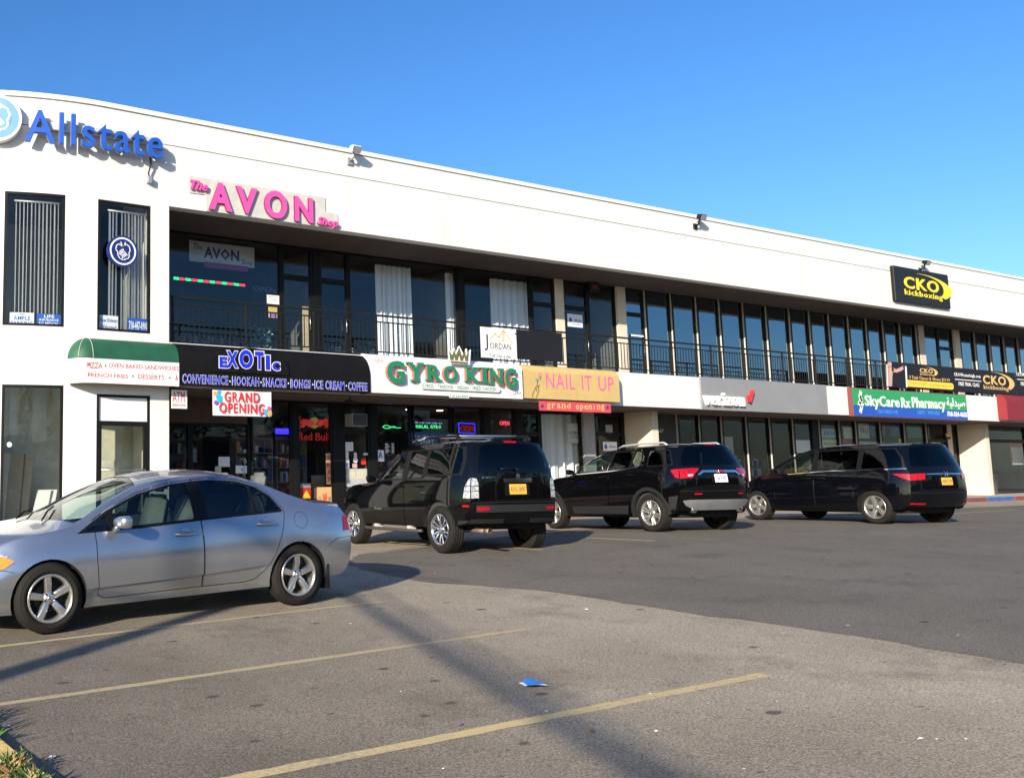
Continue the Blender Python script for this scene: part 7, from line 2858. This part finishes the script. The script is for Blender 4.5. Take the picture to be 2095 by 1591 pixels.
# ---- silver blue sedan -----------------------------------------------------------
sp = dict(name='sedan', cat='car', label='silver blue four-door sedan parked alongside the yellow lines, nose to the left edge',
          paint=P_sedan, wmax=.872, zm=.60, wsill=.80, xr=-.75, xfm=3.38, xt0=-.69, xt1=3.30, zlow_r=.28, zlow_f=.20,
          zR=[(-.69, .985), (-.3, 1.045), (-.24, 1.062), (0, 1.145), (.2, 1.225), (.4, 1.29), (.6, 1.332), (.9, 1.362), (1.2, 1.36), (1.45, 1.335), (1.75, 1.262), (2.1, 1.115), (2.40, .948), (2.48, .928), (2.9, .865), (3.15, .775), (3.30, .66)],
          zc=[(-.69, 1.03), (-.3, 1.085), (-.15, 1.12), (.1, 1.225), (.35, 1.33), (.6, 1.395), (.95, 1.43), (1.3, 1.42), (1.65, 1.365), (2.0, 1.24), (2.4, 1.07), (2.62, .985), (2.75, .955), (3.0, .895), (3.18, .815), (3.30, .70)],
          yR=[(-.69, .70), (-.24, .70), (0, .655), (.2, .62), (.5, .585), (.9, .575), (1.4, .575), (1.75, .60), (2.1, .67), (2.4, .745), (2.6, .765), (2.9, .76), (3.3, .72)],
          zb=[(-.64, .90), (.15, .965), (1.126, .915), (1.765, .875), (2.41, .855), (2.9, .79), (3.3, .60)],
          wb=[(-.64, .80), (.1, .805), (1.1, .81), (2.0, .81), (2.6, .80), (3.3, .79)],
          z0=[(-.7, .28), (-.36, .26), (.38, .22), (2.3, .198), (3.1, .19), (3.5, .2)],
          xe=[(.28, -.64), (.38, -.72), (.56, -.75), (.88, -.72), (.985, -.69)], xf=[(.2, 3.30), (.45, 3.40), (.56, 3.38), (.66, 3.30)],
          bulge_r=.18, bulge_f=.28, taper_r=(.45, .11), taper_f=(.9, .20), crease=[(.34, .452), (1.13, .408), (2.36, .368)],
          arch_r=.350, arch_z=.312, tyre_r=.316, tyre_w=.205, rim_r=.214, rim=dict(n=5, w0=.026, w1=.037), spin=(.02, .12),
          doors=[[(2.228, .30), (2.165, .268), (1.133, .289), (1.133, 1.328), (1.40, 1.30), (1.76, 1.216), (2.10, 1.067), (2.25, .985), (2.255, .60)],
                 [(1.125, .289), (.64, .291), (.51, .315), (.40, .40), (.30, .541), (.20, .75), (.14, .936), (.14, 1.0), (.236, 1.15), (.385, 1.255), (.60, 1.312), (.906, 1.334), (1.125, 1.328)]],
          dlo=[[(2.43, .866), (2.104, 1.057), (1.748, 1.204), (1.394, 1.284), (1.143, 1.31), (.906, 1.317), (.6, 1.295), (.392, 1.236), (.244, 1.134), (.155, .988), (.17, .968), (1.126, .925), (1.765, .885)]],
          windows=[([(2.35, .885), (2.12, 1.02), (2.09, .878)], G_half, None), (round_poly([(2.04, .905), (2.04, 1.06), (1.745, 1.183), (1.394, 1.264), (1.20, 1.288), (1.20, .945)], .03), G_car, 0),
                   (round_poly([(1.05, 1.292), (.906, 1.297), (.62, 1.277), (.50, 1.238), (.50, .967), (1.05, .945)], .03), G_half, 1), (round_poly([(.46, 1.238), (.40, 1.217), (.27, 1.122), (.19, .988), (.46, .974)], .03), G_half, 1)],
          top_glass=[([(2.42, -.93), (2.60, -.4), (2.63, 0), (2.60, .4), (2.42, .93), (2.1, .93), (1.72, .90), (1.64, .4), (1.62, 0), (1.64, -.4), (1.72, -.90), (2.1, -.93)], G_car, 'windshield'),
                     ([(.30, -.86), (.38, 0), (.30, .86), (.05, .88), (-.15, .86), (-.2, 0), (-.15, -.86), (.05, -.88)], G_half, 'rear_window')],
          side_regions=[(circ(-.056, .875, .086), None), (circ(-.056, .875, .082), 'body')],
          patches=[('tail_light', M_tail, [('side', [(-.715, .90), (-.66, .885), (-.625, .735), (-.742, .735)], .006), ('rear', [(.995, .90), (.70, .88), (.70, .74), (.995, .735)], .006)]),
                   ('headlight', M_clearl, [('side', [(3.06, .70), (3.18, .725), (3.36, .66), (3.40, .55), (3.2, .57)], .006), ('front', [(.995, .64), (.6, .62), (.62, .50), (.995, .53)], .006)]),
                   ('side_marker', M_amber, [('side', [(3.015, .655), (3.10, .70), (3.20, .69), (3.21, .575), (3.10, .60)], .009)]),
                   ('bumper_seam', M_trim, [('side', strip([(3.02, .56), (3.10, .585), (3.3, .58)], .005), .001), ('side', strip([(-.38, .60), (-.5, .66), (-.73, .67)], .005), .001)]),
                   ('sill_strip', MATS['galvanised_metal'], [])][:4],
          handles=[(1.32, .81, .23), (.385, .862, .23)], handle_door=[0, 1], mirror=(2.02, .90), seat_z=.50, seats=[(1.22, False), (.42, True)], cabin=(-.1, 2.3), dash=1.95, seat_mat=M_seat)
sp.update(stand(5.398, 8.359, 182.26, 2.70, .862))
car, cs = make_car(sp)
mb = MB()
for (a, b) in (((2.60, .60), (2.38, .10)), ((2.66, .02), (2.45, -.45))):
    p, q = cs['top'].fn(a[0], a[1]), cs['top'].fn(b[0], b[1])
    mb.tube([p + Vector((0, 0, .02)), p.lerp(q, .5) + Vector((0, 0, .045)), q + Vector((0, 0, .02))], .010, 6)
mb.build('wiper', M_trim, None).parent = car
mb = MB()
for (sx, z, ln) in ((1.32, .81, .11), (.385, .862, .11)):
    for sd in (1, -1):
        mb = MB()
        mb.lathe([(0, .002), (.05, .0015), (.055, 0)], (sx, sd * cs['W'](sx, z) - (0 if sd > 0 else .003), z), 'y', 18)
        mb.build('handle_recess', P_sedan, None).parent = car
q = MB()
p = cs['side'].fn(-.40, .40)
q.box(-.395, -.365, .70, .845, .14, .40)
q.build('mud_flap', M_clad, None).parent = car
q = MB()
q.box(-.395, -.365, -.845, -.70, .14, .40)
q.build('mud_flap', M_clad, None).parent = car

# ---- black suv with white tail lamps ---------------------------------------------
CHR = M_chrome
sp = dict(name='suv', cat='car', group='black vehicles parked nose-in at the kerb', label='black square-backed suv with white tail lamps and yellow plate, nearest of the three black vehicles',
          paint=P_black, wmax=.925, zm=.80, wsill=.885, xr=-.72, xfm=3.45, xt0=-.58, xt1=3.40, zlow_r=.48, zlow_f=.42,
          zR=[(-.58, 1.70), (0, 1.735), (.8, 1.735), (1.2, 1.69), (1.5, 1.56), (1.95, 1.21), (2.08, 1.145), (2.4, 1.12), (3.2, 1.06), (3.4, 1.0)],
          zc=[(-.58, 1.745), (0, 1.79), (.8, 1.79), (1.1, 1.76), (1.4, 1.66), (1.9, 1.34), (2.15, 1.18), (2.5, 1.15), (3.2, 1.10), (3.4, 1.04)],
          yR=[(-.58, .70), (0, .725), (.8, .725), (1.3, .74), (1.95, .82), (2.1, .85), (2.6, .84), (3.4, .78)],
          zb=[(-.72, 1.20), (0, 1.19), (1.0, 1.15), (1.9, 1.12), (2.3, 1.06), (3.4, .9)], wb=[(-.7, .88), (0, .89), (2, .89), (2.4, .89), (3.4, .86)],
          z0=[(-.72, .48), (-.4, .44), (.42, .40), (2.4, .40), (3.4, .42)],
          xe=[(.48, -.64), (.60, -.715), (.86, -.725), (1.2, -.72), (1.45, -.68), (1.70, -.58)], xf=[(.42, 3.36), (.7, 3.45), (1.0, 3.40)],
          bulge_r=.10, bulge_f=.25, taper_r=(.45, .15), taper_f=(.9, .18), arch_r=.445, arch_z=.40, crown_p=3.0,
          tyre_r=.375, tyre_w=.25, rim_r=.245, rim=dict(n=6, twin=.19, mat=M_chrome), spin=(.1, .3), step=.06,
          doors=[[(2.03, .43), (2.06, .9), (2.0, 1.15), (1.55, 1.53), (1.22, 1.665), (.98, 1.69), (1.0, 1.2), (1.0, .43)], [(.99, .43), (.99, 1.2), (.97, 1.69), (.335, 1.695), (.40, 1.2), (.47, .85), (.49, .62), (.56, .43)]],
          dlo=[[(1.90, 1.155), (1.52, 1.50), (1.22, 1.64), (1.0, 1.655), (-.54, 1.665), (-.60, 1.45), (-.58, 1.22), (.35, 1.215), (.42, 1.175), (1.0, 1.165)]],
          windows=[(round_poly([(1.84, 1.18), (1.50, 1.475), (1.22, 1.615), (1.06, 1.628), (1.08, 1.19)], .02), G_car, 0), (round_poly([(.93, 1.19), (.90, 1.632), (.41, 1.640), (.47, 1.20)], .03), G_half, 1),
                   (round_poly([(.30, 1.245), (.36, 1.45), (.30, 1.638), (-.48, 1.645), (-.54, 1.45), (-.52, 1.245)], .05), G_priv, None)],
          top_glass=[([(2.03, -.9), (2.12, 0), (2.03, .9), (1.5, .9), (1.24, .86), (1.14, 0), (1.24, -.86), (1.5, -.9)], G_car, 'windshield')],
          rear_glass=[(round_poly([(-.88, 1.225), (.88, 1.225), (.86, 1.45), (.78, 1.655), (-.78, 1.655), (-.86, 1.45)], .06), G_priv, 'rear_window')],
          patches=[('tail_light', M_clearl, [('rear', [(.995, .865), (.85, .87), (.86, 1.08), (.90, 1.16), (.995, 1.175)], .012), ('side', [(-.722, .865), (-.718, 1.175), (-.69, 1.15), (-.64, 1.04), (-.62, .87)], .012)]),
                   ('light_divider', M_trim, [('rear', strip([(.995, .97), (.855, .97)], .010), .014), ('rear', strip([(.995, 1.05), (.86, 1.05)], .010), .014), ('side', strip([(-.72, .97), (-.63, .97)], .010), .014), ('side', strip([(-.72, 1.05), (-.645, 1.05)], .010), .014)]),
                   ('tailgate_bar!', CHR, [('rear', round_poly([(-.335, 1.085), (.335, 1.085), (.345, 1.15), (-.345, 1.15)], .02), .03)]),
                   ('emblem!', CHR, [('rear', circ(0, 1.165, .055), .04)]),
                   ('brake_light!', M_tail, [('rear', [(-.17, 1.668), (.17, 1.668), (.17, 1.694), (-.17, 1.694)], .012)]),
                   ('bumper_pad!', M_clad, [('rear', round_poly([(-.92, .655), (.92, .655), (.92, .765), (-.92, .765)], .03), .035)]),
                   ('bumper_reflector', M_tail, [('rear', [(.90, .685), (.66, .685), (.66, .735), (.90, .735)], .039)]),
                   ('side_reflector', M_tail, [('side', [(-.70, .735), (-.60, .738), (-.60, .768), (-.70, .765)], .006)]),
                   ('tailgate_seam!', M_well, [('rear', strip([(-.97, .80), (.97, .80)], .008), .002)]),
                   ('bumper_lip', M_clad, [('side', [(-.62, .49), (-.68, .53), (-.50, .535), (-.47, .46)], .006), ('rear', [(.995, .485), (.3, .485), (.3, .56), (.995, .555)], .006)])],
          handles=[(1.12, 1.06, .24), (.52, 1.06, .22)], handle_door=[0, 1], mirror=(1.86, 1.14), seat_z=.78, seats=[(1.25, False), (.35, True)], cabin=(-.45, 2.0), dash=1.75, seat_mat=M_seatb)
sp.update(stand(10.13, 11.647, 81.9, 2.889, .90))
car, cs = make_car(sp)
car_plate(car, cs['rear'], 0, .99, 4, 'KFG 5095', M_plate, C_navy)
def flank_word(car, word, x0, x1, z0_, z1_, m, name):
    mb = MB()
    text_on(mb, word, x0, z0_, x1, z1_, lambda x, z, h: (x0 + x1 - x, cs['W'](x0 + x1 - x, z) + .003 + h, z), .0, .2, 1.05, .004, 0, 1)
    mb.build(name, m, None).parent = car
def tail_word(car, word, s0, s1, z0_, z1_, m, off=.004, name='badge', bold=0.0):
    """s runs from the left of the tail (+) to the right (-)"""
    mb = MB()
    text_on(mb, word, -s0, z0_, -s1, z1_, lambda x, z, h: tuple(cs['rear'].fn(-x, z) + Vector((-off - h, 0, 0))), bold, 0, 1.1, .004, 0, 1)
    mb.build(name, m, None).parent = car
tail_word(car, 'MOUNTAINEER', .80, .50, 1.155, 1.185, CHR)
tail_word(car, 'AWD', .60, .50, 1.115, 1.14, CHR)
flank_word(car, 'Premier', 1.72, 1.98, .66, .70, CHR, 'badge')
for sd in (1, -1):
    mb = MB()
    pts = [(-.35, sd * .66, 1.765), (-.30, sd * .66, 1.835), (.2, sd * .665, 1.85), (.75, sd * .665, 1.845), (1.0, sd * .66, 1.79)]
    mb.tube(pts, .02, 8)
    for x in (-.3, .3, .9):
        mb.box(x - .04, x + .04, sd * .665 - .02, sd * .665 + .02, 1.76, 1.83)
    mb.build('roof_rail', M_trim, None).parent = car
mb = MB()
for x in (.0, .6):
    mb = MB()
    mb.tube([(x, -.66, 1.855), (x, .66, 1.855)], .018, 8)
    mb.build('rack_crossbar', M_alloy, None).parent = car
for sd in (1, -1):
    mb = MB()
    mb.tube([(.62, sd * .665, 1.853), (1.02, sd * .662, 1.80)], .022, 8)
    mb.build('rail_end', M_alloy, None).parent = car
for sd in (1, -1):
    mb = MB()
    mb.tube([(.46, sd * .90, .34), (.55, sd * .955, .335), (2.25, sd * .955, .335), (2.36, sd * .90, .34)], .028, 8)
    mb.build('running_board', mat('bar_black', (0.05, 0.048, 0.045), 0.4), None).parent = car
mb = MB()
for sd in (1, -1):
    for x in (.85, 1.95):
        mb = MB()
        mb.bbox(x - .04, x + .04, min(sd * .80, sd * .94), max(sd * .80, sd * .94), .345, .41, .01)
        mb.build('step_bracket', mat('bracket_pale', (0.45, 0.42, 0.36), 0.6), None).parent = car
mb = MB()
mb.tube([(-.05, .52, .36), (-.45, .56, .37), (-.78, .58, .375)], .034, 12)
mb.lathe([(.036, 0), (.040, 0), (.040, .12), (.036, .12)], (-.90, .585, .376), 'x', 14)
mb.build('exhaust_pipe', mat('exhaust_rust', (0.30, 0.20, 0.14), 0.45, metal=.6, var=.3, scale=14), None).parent = car
mb = MB()
p, q = cs['rear'].fn(0.0, 1.28), cs['rear'].fn(.42, 1.29)
mb.tube([p + Vector((-.02, 0, 0)), q + Vector((-.03, 0, 0))], .012, 6)
mb.tube([p + Vector((.0, 0, 0)), p + Vector((-.05, 0, 0))], .025, 8)
mb.build('wiper', M_trim, None).parent = car
mb = MB()
p = cs['rear'].fn(0, .99)
mb.box(p.x - .012, p.x + .004, -.22, .22, .90, 1.075)
mb.build('plate_recess', M_trim, None).parent = car

# ---- black suv with red tail lamps -------------------------------------------------
sp = dict(name='suv', cat='car', group='black vehicles parked nose-in at the kerb', label='black suv with chrome window outline and silver roof rails, middle of the three black vehicles',
          paint=P_black, wmax=.955, zm=.80, wsill=.90, xr=-.70, xfm=3.40, xt0=-.50, xt1=3.35, zlow_r=.40, zlow_f=.32,
          zR=[(-.50, 1.60), (0, 1.635), (.6, 1.645), (1.1, 1.62), (1.5, 1.53), (1.9, 1.345), (2.2, 1.175), (2.35, 1.14), (2.8, 1.09), (3.2, 1.02), (3.35, .95)],
          zc=[(-.50, 1.655), (0, 1.69), (.6, 1.695), (1.1, 1.675), (1.5, 1.60), (1.9, 1.44), (2.3, 1.23), (2.45, 1.18), (2.9, 1.13), (3.2, 1.07), (3.35, 1.0)],
          yR=[(-.50, .68), (0, .71), (1.0, .715), (1.5, .735), (2.2, .83), (2.5, .86), (3.35, .78)],
          zb=[(-.7, 1.20), (0, 1.21), (1, 1.17), (2, 1.14), (2.4, 1.09), (3.35, .85)], wb=[(-.7, .89), (0, .905), (2, .91), (3.35, .88)],
          z0=[(-.7, .40), (-.42, .33), (.42, .29), (2.4, .28), (3.4, .32)],
          xe=[(.40, -.58), (.58, -.665), (.72, -.69), (1.0, -.70), (1.2, -.66), (1.40, -.585), (1.60, -.50)], xf=[(.32, 3.30), (.6, 3.40), (.95, 3.35)],
          bulge_r=.15, bulge_f=.25, taper_r=(.45, .12), taper_f=(.9, .20), arch_r=.415, arch_z=.37, arch_clad=.07, crown_p=3.0,
          tyre_r=.36, tyre_w=.245, rim_r=.245, rim=dict(n=6, twin=.16, web=True), spin=(.2, .4), step=.06,
          doors=[[(2.25, .33), (2.28, .75), (2.2, 1.14), (1.9, 1.365), (1.5, 1.548), (1.08, 1.615), (1.06, 1.17), (1.06, .33)], [(1.05, .33), (1.05, 1.17), (1.07, 1.615), (.30, 1.615), (.16, 1.45), (.15, 1.3), (.35, 1.02), (.50, .75), (.51, .50), (.56, .33)]],
          dlo=[[(2.06, 1.172), (1.93, 1.305), (1.62, 1.478), (1.25, 1.566), (.95, 1.59), (.35, 1.58), (.21, 1.54), (.165, 1.37), (.28, 1.262), (.60, 1.225), (1.05, 1.20)], round_poly([(.03, 1.245), (.06, 1.56), (-.42, 1.562), (-.57, 1.255)], .03)],
          windows=[(round_poly([(1.99, 1.19), (1.90, 1.30), (1.6, 1.462), (1.25, 1.548), (1.06, 1.568), (1.13, 1.212)], .02), G_car, 0), (round_poly([(.99, 1.57), (.43, 1.563), (.51, 1.255), (.65, 1.24), (1.06, 1.217)], .02), G_priv, 1),
                   (round_poly([(.37, 1.562), (.24, 1.53), (.195, 1.37), (.30, 1.28), (.44, 1.264)], .03), G_half, 1), (round_poly([(.0, 1.265), (.03, 1.54), (-.40, 1.545), (-.53, 1.275)], .03), G_priv, None)],
          top_glass=[([(2.22, -.9), (2.36, 0), (2.22, .9), (1.8, .9), (1.32, .86), (1.22, 0), (1.32, -.86), (1.8, -.9)], G_car, 'windshield')],
          rear_glass=[(round_poly([(-.94, 1.225), (.94, 1.225), (.90, 1.40), (.82, 1.56), (-.82, 1.56), (-.90, 1.40)], .05), G_priv, 'rear_window')],
          patches=[('tail_light', M_tail, [('rear', [(.995, 1.0), (.995, 1.175), (.58, 1.17), (.56, 1.14), (.66, 1.09), (.74, 1.0)], .012), ('side', [(-.70, 1.0), (-.672, 1.175), (-.57, 1.172), (-.54, 1.15), (-.63, 1.02)], .012)]),
                   ('reversing_light', M_clearl, [('rear', [(.84, 1.03), (.84, 1.065), (.72, 1.065), (.74, 1.03)], .015)]),
                   ('tailgate_bar!', CHR, [('rear', [(.64, 1.05), (.50, 1.125), (-.50, 1.125), (-.64, 1.05), (-.59, 1.045), (-.47, 1.085), (.47, 1.085), (.59, 1.045)], .028)]),
                   ('window_surround', CHR, [('side', strip([(2.07, 1.165), (1.94, 1.31), (1.62, 1.487), (1.25, 1.575), (.95, 1.599), (.35, 1.59), (.20, 1.545), (.155, 1.37), (.275, 1.255), (.60, 1.217), (1.05, 1.192), (2.07, 1.160)], .018), .006), ('side', strip([(1.03, 1.575), (1.10, 1.20)], .012), .006)]),
                   ('skid_plate!', mat('skid_silver', (0.17, 0.17, 0.175), 0.45, metal=.2, var=.12), [('rear', round_poly([(-.62, .415), (.62, .415), (.86, .50), (.95, .59), (.80, .605), (-.80, .605), (-.95, .59), (-.86, .50)], .03), .02)]),
                   ('bumper_reflector', M_tail, [('rear', [(.70, .695), (.52, .695), (.52, .72), (.70, .72)], .01)]),
                   ('sill_cladding', M_clad, [('side', [(2.16, .335), (2.17, .49), (.53, .505), (.58, .335)], .006)]), ('bumper_cladding', M_clad, [('side', [(-.45, .42), (-.49, .66), (-.66, .68), (-.58, .43)], .004)]),
                   ('tailgate_seam!', M_well, [('rear', strip([(-.97, .76), (.97, .76)], .008), .002)]),
                   ('brake_light!', M_tail, [('rear', [(-.2, 1.578), (.2, 1.578), (.2, 1.594), (-.2, 1.594)], .012)])],
          handles=[(1.20, 1.08, .24), (.40, 1.10, .22)], handle_door=[0, 1], mirror=(2.02, 1.15), seat_z=.72, seats=[(1.35, False), (.45, True)], cabin=(-.40, 2.2), dash=1.92, seat_mat=M_seatb)
sp.update(stand(15.954, 12.269, 81.07, 2.857, .93))
car, cs = make_car(sp)
car_plate(car, cs['rear'], 0, .985, 6, 'T68 4190C', C_white, C_navy)
tail_word(car, 'GMC', .15, -.15, 1.085, 1.128, M_tail, .032, 'badge', .03)
for sd in (1, -1):
    mb = MB()
    mb.tube([(-.30, sd * .66, 1.655), (-.22, sd * .66, 1.70), (.3, sd * .665, 1.715), (.85, sd * .665, 1.70), (1.0, sd * .66, 1.655)], .02, 8)
    mb.build('roof_rail', mat('rail_silver', (0.62, 0.62, 0.62), 0.35, metal=.5, var=.05), None).parent = car
for sd in (1, -1):
    p = cs['rear'].fn(sd * .66, .43)
    mb = MB()
    mb.lathe([(.030, 0), (.055, 0), (.060, .01), (.060, .10), (.03, .10), (.03, .01)], (p.x - .03, p.y, .415), 'x', 16)
    mb.build('exhaust_tip', CHR, None).parent = car
mb = MB()
mb.tube([(-.16, -.02, 1.69), (-.30, -.02, 1.78)], .010, 6)
mb.build('aerial', M_trim, None).parent = car

# ---- black minivan ------------------------------------------------------------------
sp = dict(name='minivan', cat='car', group='black vehicles parked nose-in at the kerb', label='black minivan with five-spoke silver wheels and yellow plate, farthest right of the black vehicles',
          paint=P_black2, wmax=.985, zm=.72, wsill=.93, xr=-.72, xfm=3.62, xt0=-.48, xt1=3.60, zlow_r=.36, zlow_f=.26,
          zR=[(-.48, 1.64), (0, 1.68), (.8, 1.70), (1.3, 1.685), (1.75, 1.61), (2.2, 1.43), (2.7, 1.18), (2.95, 1.06), (3.2, .97), (3.5, .87), (3.60, .79)],
          zc=[(-.48, 1.70), (0, 1.735), (.8, 1.75), (1.3, 1.735), (1.8, 1.66), (2.3, 1.48), (2.8, 1.26), (3.1, 1.12), (3.3, 1.04), (3.5, .94), (3.6, .84)],
          yR=[(-.48, .70), (0, .735), (1.2, .745), (1.75, .755), (2.2, .79), (2.95, .87), (3.3, .86), (3.6, .78)],
          zb=[(-.72, 1.13), (0, 1.14), (1.3, 1.13), (2.3, 1.09), (2.9, .99), (3.6, .70)], wb=[(-.7, .92), (0, .935), (2.3, .93), (3.6, .88)],
          z0=[(-.7, .36), (-.42, .30), (.42, .25), (2.6, .25), (3.6, .26)],
          xe=[(.36, -.60), (.46, -.68), (.75, -.72), (1.0, -.715), (1.2, -.66), (1.4, -.58), (1.64, -.48)], xf=[(.26, 3.50), (.5, 3.62), (.79, 3.60)],
          bulge_r=.16, bulge_f=.25, taper_r=(.48, .17), taper_f=(.9, .20), arch_r=.388, arch_z=.36, crown_p=3.0,
          tyre_r=.36, tyre_w=.235, rim_r=.245, rim=dict(n=5, w0=.046, w1=.050), spin=(.25, .5), step=.06,
          creases=[(lambda x: .60 - .03 * x, .05, .008)],
          doors=[[(2.42, .29), (2.46, .7), (2.38, 1.08), (1.97, 1.53), (1.55, 1.645), (1.40, 1.655), (1.40, 1.14), (1.40, .29)], [(1.39, .29), (1.39, 1.655), (.30, 1.655), (.27, 1.14), (.42, .75), (.46, .55), (.50, .29)]],
          dlo=[[(2.72, 1.06), (2.2, 1.37), (1.85, 1.54), (1.46, 1.62), (.9, 1.635), (-.42, 1.61), (-.58, 1.40), (-.64, 1.17), (.27, 1.155), (1.4, 1.14), (2.3, 1.095)]],
          windows=[([(2.62, 1.085), (2.30, 1.285), (2.32, 1.115)], G_half, None), (round_poly([(2.22, 1.125), (2.16, 1.345), (1.85, 1.508), (1.46, 1.592), (1.46, 1.16)], .02), G_car, 0), (round_poly([(1.33, 1.605), (.36, 1.605), (.36, 1.18), (1.33, 1.185)], .03), G_priv, 1), (round_poly([(.24, 1.60), (-.40, 1.585), (-.54, 1.40), (-.60, 1.195), (.24, 1.185)], .03), G_priv, None)],
          top_glass=[([(2.9, -.9), (3.12, 0), (2.9, .9), (2.3, .9), (1.60, .86), (1.50, 0), (1.60, -.86), (2.3, -.9)], G_car, 'windshield')],
          rear_glass=[(round_poly([(-.92, 1.19), (.92, 1.19), (.88, 1.40), (.80, 1.585), (-.80, 1.585), (-.88, 1.40)], .05), G_priv, 'rear_window')],
          patches=[('tail_light', M_tail, [('rear', [(.995, .915), (.995, 1.05), (.64, 1.05), (.67, .925)], .012), ('side', [(-.722, .915), (-.71, 1.055), (-.52, 1.064), (-.44, 1.058), (-.58, .985)], .012)]),
                   ('tailgate_strip!', M_chrome, [('rear', strip([(.62, 1.035), (-.62, 1.035)], .016), .014)]),
                   ('emblem!', CHR, [('rear', strip([(.055, 1.075), (.04, .985)], .02), .03), ('rear', strip([(-.055, 1.075), (-.04, .985)], .02), .03), ('rear', strip([(.05, 1.03), (-.05, 1.03)], .02), .031)]),
                   ('window_strip', CHR, [('side', strip([(2.25, 1.088), (1.4, 1.135), (.9, 1.155), (.3, 1.148), (-.2, 1.158), (-.66, 1.165)], .016), .006)]),
                   ('bumper_reflector', M_tail, [('rear', [(.995, .425), (.64, .42), (.64, .45), (.995, .455)], .01)]),
                   ('side_marker', M_amber, [('side', [(3.32, .66), (3.52, .66), (3.52, .705), (3.34, .71)], .006)]),
                   ('tailgate_seam!', M_well, [('rear', strip([(-.97, .66), (.97, .66)], .008), .002)]),
                   ('slide_rail', M_trim, [('side', strip([(.27, 1.06), (-.42, 1.07)], .012), .002)])],
          handles=[(1.56, .99, .25), (1.20, .99, .25)], handle_door=[0, 1], handle_mat=M_trim, mirror=(2.32, 1.10), seat_z=.70, seats=[(1.55, False), (.55, True)], cabin=(-.40, 2.6), dash=2.25, seat_mat=M_seatb)
sp.update(stand(22.008, 11.382, 79.31, 3.0, .965))
car, cs = make_car(sp)
car_plate(car, cs['rear'], 0, .885, 4, 'HDR 2270', M_plate, C_navy)
tail_word(car, 'Odyssey', .62, .40, .80, .83, CHR)
